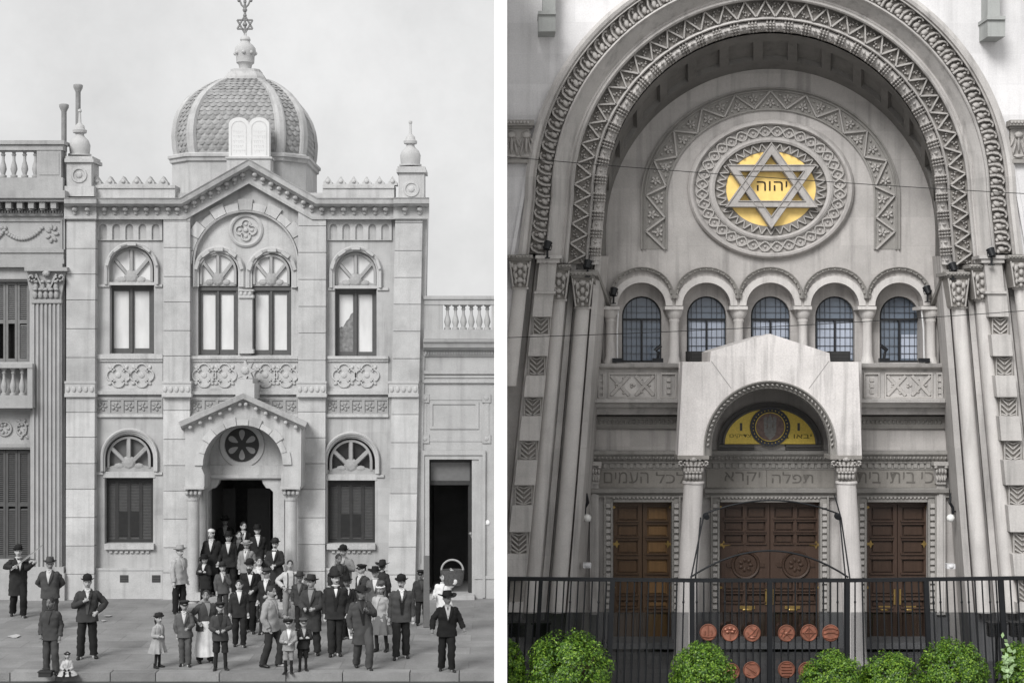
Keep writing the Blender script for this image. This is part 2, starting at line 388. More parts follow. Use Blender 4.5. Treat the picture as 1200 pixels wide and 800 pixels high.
m = MB(); p1 = [(75, 240), (113, 240)]; p2 = [(109, 240), (213, 240), (291.5, 195.5), (370, 240), (465, 240)]; p3 = [(461, 240), (503, 240)]
m.sweep(npath(p2), PROF, caps=True)
for p in (p1, p3): m.sweep(npath(p), [(o + .5, Y - .10 if Y < 0 else Y) for o, Y in PROF], caps=True)
def balls(x0, y0, x1, y1, n, Y=-.30):
    for k in range(n):
        t = (k + .5) / n; x, y = x0 + (x1 - x0) * t, y0 + (y1 - y0) * t + 5.2
        m.ball(P(x, y, Y), (.075, .10, .06), 8, 6); m.ball(P(x, y + 4.5, Y + .06), (.05, .05, .05), 8, 4)
balls(116, 240, 190, 240, 6); balls(192, 240, 213, 240, 2); balls(213, 240, 289, 197, 8); balls(294, 197, 370, 240, 8); balls(370, 240, 384, 240, 1); balls(384, 240, 458, 240, 6)
balls(80, 240, 110, 240, 2, -.40); balls(466, 240, 500, 240, 2, -.40)
m.build('cornice', LS, OLD)
# blind arcade under the cornice in the side bays
for a, b in ((113, 190), (383, 459)):
    m = MB(); n = 5; w_ = (b - a) / n
    holes = [arch(a + w_ * (k + .5), w_ * .30, 261.5 + 1, 281, 8) for k in range(n)]
    m.wall([(a, 257), (b, 257), (b, 281.5), (a, 281.5)], holes, -.06, .0); m.build('blind_arcade', LC, OLD)
# parapet with cresting
m = MB()
for a, b in ((109, 205), (378, 462)): m.pbox(a, b, 220.5, 233, -.05, .6); m.pbox(a, b, 217, 220.5, -.09, .6)
m.prism([(200, 236), (202, 226), (240, 226), (291, 199), (343, 226), (380, 226), (381, 236)], .1, .6)
m.build('parapet', LS, OLD)
for xs in ([113 + 15.6 * k for k in range(6)], [384 + 15.2 * k for k in range(6)]):
    m = MB(); m.pbox(xs[0] - 5.5, xs[-1] + 5.5, 215.4, 217.2, -.004, .31)
    for x in xs:
        m.prism([(x - 5.2, 217), (x - 5.2, 213.5), (x - 3, 211), (x, 206.3), (x + 3, 211), (x + 5.2, 213.5), (x + 5.2, 217)], .0, .3)
        m.blob(x, 212.5, 0, 2.6, 2.6, .05)
    m.build('cresting', LC, OLD)
# corner blocks with urns
def urn(x0, x1, ytop, ybot, capx, cx, uy, Y):
    m = MB(); m.pbox(x0, x1, ytop, ybot, Y, Y + .75); m.pbox(x0 - 3, x1 + 3, ybot, ybot + 12, Y - .06, Y + .8)
    m.pbox(x0 - 2.5, x1 + 2.5, ytop - 4, ytop, Y - .07, Y + .82); m.pbox(x0 - 1.2, x1 + 1.2, ytop - 7, ytop - 4, Y - .03, Y + .78)
    xc = (x0 + x1) / 2; c = [(xc + 8 * math.cos(t), (ytop + ybot) / 2 + 1 + 8 * math.sin(t), math.cos(t), math.sin(t)) for t in [2 * math.pi * k / 20 for k in range(20)]]
    m.sweep(c, [(-1.5, Y), (-1, Y - .03), (1, Y - .03), (1.5, Y)], closed=True); m.blob(xc, (ytop + ybot) / 2 + 1, Y, 4, 4, .04)
    b = m.build('corner_block', LS, OLD)
    m = MB(); s_ = ytop - 7; f = (s_ - uy) / 36.0
    pr = [(0, 13), (2, 13), (2.2, 11), (6, 11.5), (12, 12), (17, 10), (20, 6.5), (22, 5), (24, 4.6), (25, 7.6), (28, 8), (29, 6), (33, 5), (34, 3.6), (36, 1.8), (47, 1.3), (48, 2.2), (50, 2), (51, .5)]
    m.col([(cx, s_ - h * f, r * f * .95) for h, r in pr], Y + .38, 16); m.build('urn', LC, b, smooth=40)
urn(78, 107, 190, 218, 0, 93.5, 144, -.25)
urn(467, 497, 202, 239, 0, 481, 157, -.25)
# ---- windows of the side bays and centre
def tracery(m, cx, r, ytop, ybase, Yf, w_=4.2):         # five spoked rosette in a round head
    c = (cx, ybase - 3)
    sp = ytop + r
    for a in (150, 112, 90, 68, 30):
        if a in (112, 68): continue
        e = (cx + (r - 1.8) * math.cos(R(a)), sp - (r - 1.8) * math.sin(R(a)))
        m.ridge(c, e, Yf + .002, w_, .066 + .0007 * (a % 7), .6)
    m.blob(cx, ybase - 6, Yf, r * .34, 9, .10); m.blob(cx - r * .45, ybase - 2, Yf, r * .25, 4, .07); m.blob(cx + r * .45, ybase - 2, Yf, r * .25, 4, .07)
    p = [(cx - (r - 1) * math.cos(t), sp - (r - 1) * math.sin(t), -math.cos(t), -math.sin(t)) for t in [math.pi * k / 18 for k in range(19)]]
    m.sweep([(cx - r + 1, ybase, -1, 0)] + p + [(cx + r - 1, ybase, 1, 0)], [(1.6, Yf), (1, Yf - .07), (-1.6, Yf - .07), (-2.2, Yf + .06)])
    m.prism([(cx - r, ybase + 2), (cx - r, ybase - 1), (cx - r * .5, ybase - 4), (cx + r * .5, ybase - 4), (cx + r, ybase - 1), (cx + r, ybase + 2)], Yf - .03, Yf + .1)
def hood(m, cx, ri, ro, ytop, ybase, Y0=0., bosses=5):  # moulded hood over an arch: inner radius ri, outer ro
    sp = ytop + ri
    p = [(cx - ri, ybase, -1, 0)] + [(cx - ri * math.cos(t), sp - ri * math.sin(t), -math.cos(t), -math.sin(t)) for t in [math.pi * k / 24 for k in range(25)]] + [(cx + ri, ybase, 1, 0)]
    o = ro - ri
    m.sweep(p, [(0, Y0), (0, Y0 - .05), (o * .35, Y0 - .06), (o * .4, Y0 - .10), (o * .75, Y0 - .12), (o, Y0 - .07), (o, Y0)], caps=True)
    for k in range(bosses):
        t = math.pi * (k + .5) / bosses
        x, y = cx - (ri + o * .5) * math.cos(t), sp - (ri + o * .5) * math.sin(t)
        m.ridge((x - 5 * math.sin(t), y + 5 * math.cos(t)), (x + 5 * math.sin(t), y - 5 * math.cos(t)), Y0 - .11, o * .7, .05, .7)
def casement(cx, hw, ytop, ybot, lights, r, lund, pane=CURT, name='window', odd=None):
    """two-leaf window with a traceried round head above it"""
    Yw = .22
    m = MB(); fr = 4.6
    xs = [cx - hw, cx, cx + hw]
    m.wall(rect(cx - hw - .8, cx + hw + .8, ytop - 1, ybot + 1), [rect(cx - hw + fr, cx - 3, ytop + 7, ybot - 5), rect(cx + 3, cx + hw - fr, ytop + 7, ybot - 5)], Yw, Yw + .09)
    m.pbox(cx - hw - .8, cx + hw + .8, ytop - 1, ytop + 3.5, Yw - .06, Yw); m.pbox(cx - 1.3, cx + 1.3, ytop + 3.5, ybot, Yw - .04, Yw)
    m.pbox(cx - hw - .8, cx - hw + 2, ytop + 3.5, ybot, Yw - .04, Yw); m.pbox(cx + hw - 2, cx + hw + .8, ytop + 3.5, ybot, Yw - .04, Yw)
    win = m.build(name, WOODG, OLD)
    for k, s_ in enumerate((-1, 1)):
        m = MB(); a, b = sorted((cx + s_ * 2.5, cx + s_ * (hw - fr + .5))); m.pbox(a, b, ytop + 6.5, ybot - 4.5, Yw + .05, Yw + .07)
        m.build('pane', odd if (odd and k == 0) else pane, win)
    m = MB(); m.wall(arch(cx, r + .5, lund - .5, ytop - 2, 16), [], .17, .19); m.build('head_pane', pane, win)
    m = MB(); tracery(m, cx, r, lund, ytop - 4, .15, 4.6); m.build('tracery', stone('tracery_stone', grey(.33), var=.1), win)
    return win
# one leaf of the right window: reflected rooflines painted as a dark lace-textured patch
casement(154, 25.5, 334, 413, 2, 25, 290, )
wr = casement(416.8, 24, 338, 417, 2, 24, 296)
casement(255.5, 23, 337, 414.5, 2, 21.5, 296); casement(317.8, 23, 337, 415, 2, 21.5, 298)
m = MB(); m.wall([(397, 412.5), (397, 385), (400, 382.5), (402, 383), (406, 376), (409, 373), (411, 368), (413.8, 366), (413.8, 412.5)], [], .264, .2695); m.build('lace_with_reflection', plain('dim_lace_reflection', grey(.19), rough=.35, var=.45, scale=11, bump=.3), wr)
for c, ri, ro, yt, yb, a, b, e in ((154.2, 26.5, 32, 289, 333, 127, 182, (115, 190)), (416.8, 25, 31, 294, 337, 391, 443, (384, 455))):
    m = MB(); hood(m, c, ri, ro, yt, yb); m.pbox(a, b, yb - 2.5, yb + 1, -.04, .25)
    m.pbox(e[0], a + 1, yb, yb + 3, -.05, .05); m.pbox(b - 1, e[1], yb, yb + 3, -.05, .05); m.build('window_hood', LC, OLD)
# centre: screen inside the big arch
m = MB()
m.wall(arch(288, 63.5, 245.5, 421, 28), [arch(255.5, 23.5, 295, 416, 14), arch(317.8, 23.5, 297, 416, 14)], .10, .40)
m.build('screen_wall', LS, OLD)
m = MB()
hood(m, 256.2, 23, 31, 296, 336, .10, 5); hood(m, 318.5, 23, 31, 297, 337, .10, 5)
c = [(288 + 18 * math.cos(t), 269.5 + 18 * math.sin(t), math.cos(t), math.sin(t)) for t in [2 * math.pi * k / 36 for k in range(36)]]
m.sweep(c, [(-2.5, .10), (-2, .05), (0, .03), (2.2, .06), (2.6, .10)], closed=True)
for k in range(4):
    t = math.pi / 2 * k; x, y = 288 + 7 * math.cos(t), 269.5 + 7 * math.sin(t)
    c = [(x + 5.2 * math.cos(u), y + 5.2 * math.sin(u), math.cos(u), math.sin(u)) for u in [t - 2.2 + 4.4 * j / 12 for j in range(13)]]
    m.sweep(c, [(-1, .10), (-.7, .05), (.7, .05), (1, .10)]); m.blob(x, y, .1, 2.4, 2.4, .04)
m.blob(288, 269.5, .1, 3, 3, .06)
m.build('quatrefoil_rosette', LC, OLD)
m = MB()                                                 # voussoirs of the big arch, alternately proud
nv = 13
for k in range(nv):
    a0, a1 = math.pi * k / nv, math.pi * (k + 1) / nv - .012; o = 13 if k % 2 == 0 else 8.5
    pts = [(288 - rr * math.cos(a), 309 - rr * math.sin(a)) for rr, aa in ((63, (a0, a1)), (63 + o, (a1, a0))) for a in (aa[0], (aa[0] + aa[1]) / 2, aa[1])]
    m.prism(pts, -.05 if k % 2 else -.075, .1)
m.sweep(apath(288, 62.5, 246, 336, 28), [(0, -.02), (-.8, -.07), (-2.6, -.05), (-3, .1)])
m.build('arch_ring', LB, OLD)
m = MB(); m.pbox(280.5, 295.5, 349, 414, .0, .2); m.pbox(279, 297, 345.5, 349, -.05, .2); m.pbox(279, 297, 339, 341, -.06, .2); m.pbox(280.5, 295.5, 341, 345.5, -.02, .2)
for k in range(3): m.blob(282.5 + 5.2 * k, 344, -.02, 2.2, 3, .05)
m.pbox(279, 297, 409, 414, -.03, .2)
m.build('mullion_column', LC, OLD)
# sills, panels, ledges, square friezes
bays = ((112, 190.5), (222.5, 349), (382, 455))
for a, b in bays:
    for c, d, y0, y1 in ((415 if a < 200 else 417, 420.5, -.10, .3), (420.5, 423.5, -.06, .1), (455, 458, -.08, .1), (458, 462, -.14, .1), (485, 488.5, -.07, .1), (465, 467.3, -.04, .1)):
        m = MB(); m.pbox(a, b, c, d, y0, y1); m.build('ledge', LS, OLD)
def quatre(m, x, y, r, Y):
    for k in range(4):
        t = math.pi / 2 * k; q = r * .52; cx, cy = x + q * math.cos(t), y + q * math.sin(t)
        c = [(cx + q * math.cos(u), cy + q * math.sin(u), math.cos(u), math.sin(u)) for u in [t - 2.0 + 4.0 * j / 10 for j in range(11)]]
        m.sweep(c, [(-1.1, Y), (-.8, Y - .05), (.8, Y - .05), (1.1, Y)])
    for k in range(4):
        t = math.pi / 2 * (k + .5); m.blob(x + r * .98 * math.cos(t), y + r * .98 * math.sin(t), Y, 3.4, 2.2, .05, t)
    m.blob(x, y, Y, r * .28, r * .28, .03)
for a, b, cs in ((112, 190.5, (138.5, 166)), (222.5, 349, (239, 263, 311, 335)), (382, 455, (403, 430))):
    m = MB(); m.pbox(a, b, 423.5, 455, -.012, .1)
    for x in cs: quatre(m, x, 439.5, 13.2, -.012)
    if len(cs) == 2: m.sweep([(cs[0] - 16, 425.5, 0, 0)], [(0, 0)])
    m.build('relief_panel', LR if False else LC, OLD)
for a, b, n in ((112, 190.5, 5), (222.5, 349, 8), (382, 455, 5)):
    m = MB(); w_ = (b - a) / n
    m.wall(rect(a, b, 467.3, 485), [rect(a + w_ * k + 1.6, a + w_ * (k + 1) - 1.6, 469, 483.5) for k in range(n)], -.035, .02)
    for k in range(n):
        x = a + w_ * (k + .5); m.pbox(a + w_ * k + 1.5, a + w_ * (k + 1) - 1.5, 468.9, 483.6, -.004, .0)
        for j in range(5): m.blob(x + 3.5 * math.cos(j * 1.257), 476 + 3.5 * math.sin(j * 1.257), -.004, 2.6, 1.8, .04, j * 1.257)
        m.blob(x, 476, -.004, 1.8, 1.8, .05)
    m.build('square_frieze', LR, OLD)
# ground floor windows with shutters
def shutter_window(cx, hw, ytop, ybot, ltop, r):
    Yw = .2; m = MB(); n = 4; w_ = 2 * hw / n
    m.wall(rect(cx - hw - .5, cx + hw + .5, ytop, ybot), [rect(cx - hw + w_ * k + 2.1, cx - hw + w_ * (k + 1) - 2.1, ytop + 7, ybot - 6) for k in range(n)], Yw, Yw + .05)
    win = m.build('window', WOODD, OLD)
    m = MB()
    for k in range(n):
        a, b = cx - hw + w_ * k + 2.0, cx - hw + w_ * (k + 1) - 2.0; y = ytop + 7.5
        while y < ybot - 7:
            Z0, Z1 = PZ(y + 1.5, Yw), PZ(y, Yw); X0, X1 = PX(a, Yw), PX(b, Yw)
            m.add([(X0, Yw + .005, Z0), (X1, Yw + .005, Z0), (X1, Yw + .045, Z1), (X0, Yw + .045, Z1)], [(0, 1, 2, 3)]); y += 1.75
    m.build('louvre_panel', plain('grey_louvres', grey(.095), rough=.6, var=.1), win)
    m = MB(); m.pbox(cx - 12, cx - 1.5, ytop + 40, ybot - 9, Yw - .004, Yw + .03); m.pbox(cx + 1.5, cx + 12, ytop + 40, ybot - 9, Yw - .004, Yw + .03); m.build('lower_leaf', plain('darkest_leaf_wood', grey(.016), var=.2), win)
    m = MB(); m.wall(arch(cx, r + .5, ltop - .5, ytop - 6, 16), [], .26, .28); m.build('head_pane', GLD if cx > 300 else GLM, win)
    m = MB(); tracery(m, cx, r, ltop, ytop - 11, .15, 5.6); m.pbox(cx - hw - 1, cx + hw + 1, ytop - 12, ytop - 6.5, .1, .3); m.build('tracery', stone('tracery_stone', grey(.33), var=.1), win)
    m = MB(); m.pbox(cx - hw - 2.5, cx + hw + 2.5, ytop - 6.5, ytop + .5, -.02, .3); m.build('lintel', LS, win)
    m = MB(); m.pbox(cx - hw - 1, cx + hw + 1, ybot, ybot + 6.5, -.12, .3); m.pbox(cx - hw + 2, cx + hw - 2, ybot + 6.5, ybot + 8.2, -.05, .1)
    for k in range(8): m.pbox(cx - hw + 5 + k * (2 * hw - 13) / 7, cx - hw + 8.5 + k * (2 * hw - 13) / 7, ybot + 8.2, ybot + 10.6, -.05, .1)
    m.build('sill', LS, win)
    m = MB(); hood(m, cx + .5, r + 3, r + 8.5, ltop - 4, ytop - 7, 0, 0)
    m.pbox(cx - hw - 12, cx - hw - 2.5, ytop - 6, ytop - 3, -.05, .05); m.pbox(cx + hw + 2.5, cx + hw + 11, ytop - 6, ytop - 3, -.05, .05)
    m.build('hood', LC, win)
shutter_window(151, 28, 559, 637, 511, 25.5)
shutter_window(411.3, 27.5, 562, 637, 515, 25)
# ---- porch
PY = -1.0
porch = MB()
half = lambda s_: None
inner = [(239.5, 570), (239.5, 556), (236, 548)] + [(284.5 + 47.5 * math.cos(t), 545 - 47.5 * math.sin(t)) for t in [math.pi * (1 - k / 22) for k in range(23)]] + [(333, 548), (329.5, 556), (329.5, 570)]
porch.wall([(217, 571), (217, 497), (284.5, 468), (353, 497), (352.5, 571), (329.5, 571)] + inner[::-1] + [(239.5, 571)], [], PY, -.02)
pr = porch.build('porch', LS, OLD)
m = MB(); nv = 11
for k in range(nv):
    a0, a1 = math.pi * k / nv, math.pi * (k + 1) / nv - .015; o = 10 if k % 2 == 0 else 6.5
    pts = [(284.5 - rr * math.cos(a), 545 - rr * math.sin(a)) for rr, aa in ((47, (a0, a1)), (47 + o, (a1, a0))) for a in (aa[0], (aa[0] + aa[1]) / 2, aa[1])]
    m.prism(pts, PY - (.03 if k % 2 else .05), PY + .1)
m.build('arch_ring', LB, pr)
m = MB(); rp = npath([(211, 499), (285, 466), (358, 499)])
m.sweep(rp, [(-4, -.0), (-4, PY - .04), (-1, PY - .10), (-1, PY - .22), (5, PY - .26), (5.5, -.0)], caps=True)
m.build('gable_roof', LS, pr)
m = MB()
for k in range(6):
    for s_ in (-1, 1):
        t = (k + .3) / 6; m.ball(P(284.7 + s_ * 70 * t, 472 + 32 * t, PY - .1), .055, 8, 6)
m.build('gable_studs', LC, pr)
m = MB(); m.pbox(276, 298, 449, 468, PY + .05, -.02); m.pbox(278, 296, 444, 449, PY + .1, -.05)
sp_ = []
for k in range(8):
    t = math.pi * k / 8 * 2; sp_.append((287 + 13 * math.cos(t), 434 + 13 * math.sin(t))); sp_.append((287 + 7 * math.cos(t + .39), 434 + 7 * math.sin(t + .39)))
m.prism(sp_, PY + .25, PY + .5); m.blob(287, 434, PY + .25, 5, 5, .06); m.build('star_finial', LC, pr)
for xc, xs in ((227.5, 226.5), (340, 341)):
    m = MB(); m.col([(xs, 706, 8.6), (xs, 697, 8.6), (xs, 696, 7.6), (xs, 664, 7.4), (xs, 584, 7.0)], PY + .35, 18); c_ = m.build('column', LS, pr, smooth=35)
    m = MB(); m.col([(xs, 702, 10), (xs, 693, 10)], PY + .35, square=True); m.build('column_base', LS, c_)
    m = MB(); m.pbox(xc - 11.5, xc + 11.5, 569.5, 573, PY - .03, -.3); m.col([(xs, 586, 7.6), (xs, 584, 8.2), (xs, 581, 8), (xs, 573, 9.6)], PY + .35, 16)
    for k in range(4): m.blob(xs - 7.5 + 5 * k, 577, PY + .13, 2.6, 3.6, .09); 
    for k in range(2): m.blob(xs - 8 + 16 * k, 573.8, PY + .12, 3, 2.2, .1)
    m.build('capital', LC, c_)
# inside of the porch: tympanum with the round window, lintel, shouldered doorway
m = MB()
m.wall([(233, 503 - 8), (338, 495), (338, 560), (233, 560)], [[(283.5 + 21 * math.cos(t), 521 + 21 * math.sin(t)) for t in [2 * math.pi * k / 28 for k in range(28)]]], -.03, .1)
m.pbox(237, 334, 545, 556, -.10, .1); m.pbox(237, 334, 556, 560, -.16, .1)
m.build('tympanum', LS, pr)
m = MB(); m.wall([(238, 560), (333, 560), (333, GB), (320, GB), (320, 576), (316, 572), (312, 571.5), (308, 566), (307, 562), (257, 562), (256, 566), (252, 571.5), (248, 572), (244, 576), (244, GB), (238, GB)], [], -.06, .25)
m.pbox(238, 241, 562, GB, -.1, -.06); m.pbox(329, 333, 562, GB, -.1, -.06)
m.build('door_surround', LS, pr)
m = MB(); c = [(283.5 + 20 * math.cos(t), 521 + 20 * math.sin(t), math.cos(t), math.sin(t)) for t in [2 * math.pi * k / 36 for k in range(36)]]
m.sweep(c, [(-1, .02), (1, -.06), (6, -.07), (7, -.03)], closed=True); rw = m.build('rose_window', LC, pr)
m = MB(); m.wall([(283.5 + 21 * math.cos(t), 521 + 21 * math.sin(t)) for t in [2 * math.pi * k / 28 for k in range(28)]], [], -.022, .0); m.build('dark_frame', WOODD, rw)
for k in range(6):
    t = math.pi / 3 * k + math.pi / 6; ux, uy = math.cos(t), math.sin(t); pts = []
    for j in range(12):
        a = 2 * math.pi * j / 12; l = 11.5 + 6.2 * math.cos(a); q = 4.8 * math.sin(a) * (.65 + .35 * math.cos(a))
        pts.append((283.5 + ux * l - uy * q, 521 + uy * l + ux * q))
    m = MB(); m.wall(pts, [], -.028, -.02); m.build('petal_pane', plain('rose_glass', grey(.3), rough=.3, var=.1), rw)
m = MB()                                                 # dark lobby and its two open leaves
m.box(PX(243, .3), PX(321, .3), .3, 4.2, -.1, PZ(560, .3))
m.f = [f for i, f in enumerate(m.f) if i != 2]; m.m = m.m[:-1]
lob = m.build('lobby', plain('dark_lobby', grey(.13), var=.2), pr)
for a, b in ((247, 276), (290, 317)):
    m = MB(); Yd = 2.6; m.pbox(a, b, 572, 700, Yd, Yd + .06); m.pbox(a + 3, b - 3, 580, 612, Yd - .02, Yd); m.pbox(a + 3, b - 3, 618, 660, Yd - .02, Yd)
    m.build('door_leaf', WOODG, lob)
for i, (a, b, y0, y1, z) in enumerate(((231, 337, -1.75, -.25, .15), (239, 331, -.25, .6, .30), (243.5, 320.5, .6, 4.0, .45))):
    m = MB(); m.box(PX(a, y0), PX(b, y0), y0, y1, -.02, z); m.build('step', LS, pr)
# ---- dome
DY = 4.6
dome = MB()
def w_of(py):
    k = [(192, 81), (180, 83.5), (165, 84.5), (150, 82.5), (138, 78.5), (125, 70.5), (115, 61), (107, 50), (101, 40), (97, 31)]
    for (y0, a), (y1, b) in zip(k[:-1], k[1:]):
        if y1 <= py <= y0: t = (y0 - py) / (y0 - y1); return a + (b - a) * t
    return k[-1][1]
sc = SC(DY); DX, cyd = PX(289, DY), DY
def oct_(w): c = .69; return [Vector((DX + a * w, cyd + b * w, 0)) for a, b in ((-c, -1), (c, -1), (1, -c), (1, c), (c, 1), (-c, 1), (-1, c), (-1, -c))]
def domepts(py, extra=0): 
    z = PZ(py, DY); return [Vector((p.x, p.y, z)) for p in oct_(w_of(py) * .868 * sc + extra)]
ys = [194 - 97 * (1 - math.cos(math.pi / 2 * k / 22)) ** .9 for k in range(23)]
ys = [192 - (192 - 97) * k / 26 for k in range(27)]
m = MB(); m.rings([domepts(y, -.03) for y in ys]); dm = m.build('dome', plain('dome_boarding', grey(.16)), OLD)
m = MB()                                                 # fish-scale tiles, row by row
N = 21; yr = [191.5 - (191.5 - 97.5) * (1 - (1 - k / N) ** 1.35) for k in range(N + 1)]
for k in range(N):
    lo, hi = domepts(yr[k], .0), domepts(yr[min(k + 2, N)], -.015); up_ = domepts(yr[min(k + 1, N)], 0)
    for f in (0, 1, 2, 3, 6, 7):
        A, B, C_, D_ = lo[f], lo[(f + 1) % 8], hi[(f + 1) % 8], hi[f]
        nrm = ((B - A).cross(D_ - A)).normalized(); mid = (A + B) / 2 - Vector((DX, cyd, A.z))
        if nrm.dot(mid) < 0: nrm = -nrm
        L = (B - A).length; n = max(3, int(round(L / .19)))
        for j in range(-1, n + 1):
            u0, u1 = (j + (.5 if k % 2 else 0)) / n, (j + 1 + (.5 if k % 2 else 0)) / n
            u0, u1 = max(0, u0), min(1, u1)
            if u1 - u0 < .2 / n: continue
            q = lambda u, v: (A.lerp(B, u)).lerp(D_.lerp(C_, u), v)
            e = nrm * .028; d_ = (u1 - u0)
            vs = [q(u0, .97), q(u0, .28) + e * .8, q(u0 + d_ * .2, .08) + e, q(u0 + d_ * .5, 0) + e * 1.15, q(u1 - d_ * .2, .08) + e, q(u1, .28) + e * .8, q(u1, .97), q(u0 + d_ * .5, .97) + e * .3, q(u0 + d_ * .5, .3) + e * 1.6]
            m.add(vs, [(0, 1, 8, 7), (7, 8, 5, 6), (1, 2, 3, 8), (8, 3, 4, 5)])
m.build('scale_tiles', stone('dome_tiles', grey(.28), var=.12, stain=.1, streak=.05, island=.16, rough=.5), dm)
for f in range(8):
    m = MB(); rs = []
    for y in ys:
        p = domepts(y, 0)[f]; r = p - Vector((DX, cyd, p.z)); u = r.normalized(); t = Vector((-u.y, u.x, 0)); w_ = .05 + .085 * w_of(y) / 84
        rs.append([p + u * -.06 - t * w_ * 1.1, p + u * .05 - t * w_, p + u * .085 - t * w_ * .5, p + u * .085 + t * w_ * .5, p + u * .05 + t * w_, p + u * -.06 + t * w_ * 1.1])
    m.rings(rs); m.build('rib', LS, dm)
m = MB(); zb = PZ(232, DY)
def octr(w, z): return [Vector((p.x, p.y, z)) for p in oct_(w * .885 * sc)]
m.rings([octr(w_, PZ(y, DY)) for w_, y in ((86, 240), (86, 199), (88.5, 198), (89, 194.5), (91, 193.5), (91, 190.5), (87.5, 190), (86, 188.5))]); m.build('drum', LS, dm)
m = MB(); m.rings([octr(w_, PZ(y, DY)) for w_, y in ((33, 100), (27, 97), (26, 93), (22, 88), (21.5, 87), (19, 86.5), (19, 83.5), (12, 83))]); m.build('crown_plate', LS, dm)
m = MB(); m.col([(287.5, y, r) for y, r in ((84, 9), (82, 9), (81, 7), (76, 8), (74, 10.5), (66, 11), (62, 12.5), (57, 12), (53, 9), (51, 6), (49, 5.2), (47, 6.2), (45, 5.5), (43.5, 4.5), (42.5, 1.6), (38, 1.2))], DY, 18)
for k in range(8): m.ball(P(287.5, 63, DY) + Vector((.29 * math.cos(k * .785), .29 * math.sin(k * .785), 0)), .06, 8, 5)
fin = m.build('finial', LC, dm, smooth=40)
m = MB(); t1, t2 = hexagram(287, 29, 10.5, 10.5)
for t_ in (t1, t2): m.chain(t_ + [t_[0]], DY, 2.2, .03); m.chain([(x, y) for x, y in t_ + [t_[0]]], DY + .05, 2.2, -.02)
m.ball(P(287, 29, DY), .07); m.tube([P(287.2, 42, DY), P(287, 3, DY)], .035); m.tube([P(287, 3, DY), P(287, -6, DY)], [.05, .01])
for s_ in (-1, 1): m.tube([P(287, 10, DY), P(287 + 4 * s_, 6, DY), P(287 + 6 * s_, 1, DY), P(287 + 9 * s_, -2, DY)], .028); m.ball(P(287 + 7 * s_, 1, DY), .05)
m.ball(P(287, 12, DY), .07); m.ball(P(287, 18.5, DY), .055)
m.build('star_of_david_spire', plain('old_metal', grey(.2), rough=.5), fin)
# tablets in front of the dome
TY = 2.1
def dbl(cx0, cx1, top, bot, r): return [(cx0, bot)] + [(cx0 + r - r * math.cos(math.pi * k / 10), top + r * .72 - r * .72 * math.sin(math.pi * k / 10)) for k in range(11)] + [(cx0 + 2 * r + r - r * math.cos(math.pi * k / 10), top + r * .72 - r * .72 * math.sin(math.pi * k / 10)) for k in range(1, 11)] + [(cx1, bot)]
m = MB(); m.prism(dbl(268, 315.5, 137.5, 185, 11.87), TY, TY + .3); tb = m.build('tablets', stone('white_marble', grey(.62), var=.04, stain=.08, streak=.05), OLD)
m = MB(); m.pbox(265.5, 317, 185, 222, TY - .06, TY + .5); m.pbox(264, 318.5, 183.6, 186, TY - .1, TY + .45); m.build('tablet_base', LS, tb)
m = MB()
for cx in (279.8, 303.6): 
    p = [(cx - 8.6, 182, -1, 0)] + [(cx - 8.6 * math.cos(t), 150 - 8 * math.sin(t), -math.cos(t), -math.sin(t)) for t in [math.pi * k / 12 for k in range(13)]] + [(cx + 8.6, 182, 1, 0)]
    m.sweep(p, [(-.5, TY), (-.3, TY - .008), (.6, TY - .008), (.8, TY)])
    for r_ in range(5):
        x = cx - 6.5
        while x < cx + 5.5:
            w_ = random.uniform(1.2, 2.4); m.pbox(x, x + w_, 153.5 + 5.6 * r_, 154.3 + 5.6 * r_, TY - .003, TY)
            if random.random() < .6: m.pbox(x + w_ - .6, x + w_, 154.3 + 5.6 * r_, 156.6 + 5.6 * r_, TY - .003, TY)
            x += w_ + .8
m.build('engraving', plain('engraved_marble', grey(.5)), tb)
# =================================================================== house at the far left
NH = thing('townhouse', 'ornate townhouse with balustrade, fluted pilaster and louvred shutters beside the synagogue', 'building', (PX(30, -.05), 0, 0))
NS = stone('house_stucco', grey(.36), var=.1, stain=.2, streak=.2, bump=.3); NC = stone('house_carving', grey(.32), var=.12, stain=.2, streak=.1, bump=.5)
YN = -.12
m = MB(); m.wall([(-40, 226), (76, 226), (76, 704), (-40, 704)], [rect(-38, 34.5, 327, 424), rect(-38, 35.5, 526, 655)], YN, .4); m.box(PX(-40, .4), PX(76, .4) - .02, .42, 9, -.1, PZ(224, 0)); m.build('wall', NS, NH)
m = MB(); m.pbox(-40, 75, 164.5, 169, YN - .32, YN + .2); m.pbox(-40, 73.5, 169, 176, YN - .26, YN + .14); m.pbox(-40, 73.5, 208, 223, YN - .26, YN + .14); m.pbox(43, 71.5, 176, 208, YN - .24, YN + .12)
m.pbox(-40, 76, 223, 232, YN - .5, YN + .2); m.pbox(-40, 75, 232, 236, YN - .42, YN + .2)
m.pbox(46, 69, 179, 205, YN - .255, YN - .24)
m.build('parapet', NS, NH)
def baluster(m, x, y0, y1, Y, r=4.2):
    H_ = y1 - y0; m.col([(x, y1 - H_ * t, r * q) for t, q in ((0, 1), (.07, 1), (.09, .6), (.14, .62), (.3, 1.0), (.42, .85), (.62, .42), (.78, .42), (.82, .7), (.87, .45), (.93, .6), (.95, 1), (1, 1))], Y, 10)
for k in range(7):
    m = MB(); baluster(m, -34 + 12.6 * k + .0, 176, 208, YN - .1); m.build('baluster', NS, NH, smooth=40)
m = MB()
for k in range(8): m.pbox(-30 + 13.2 * k - 3.2, -30 + 13.2 * k + 3.2, 236, 244, YN - .36, YN); m.pbox(-30 + 13.2 * k - 2.2, -30 + 13.2 * k + 2.2, 244, 246.5, YN - .2, YN)
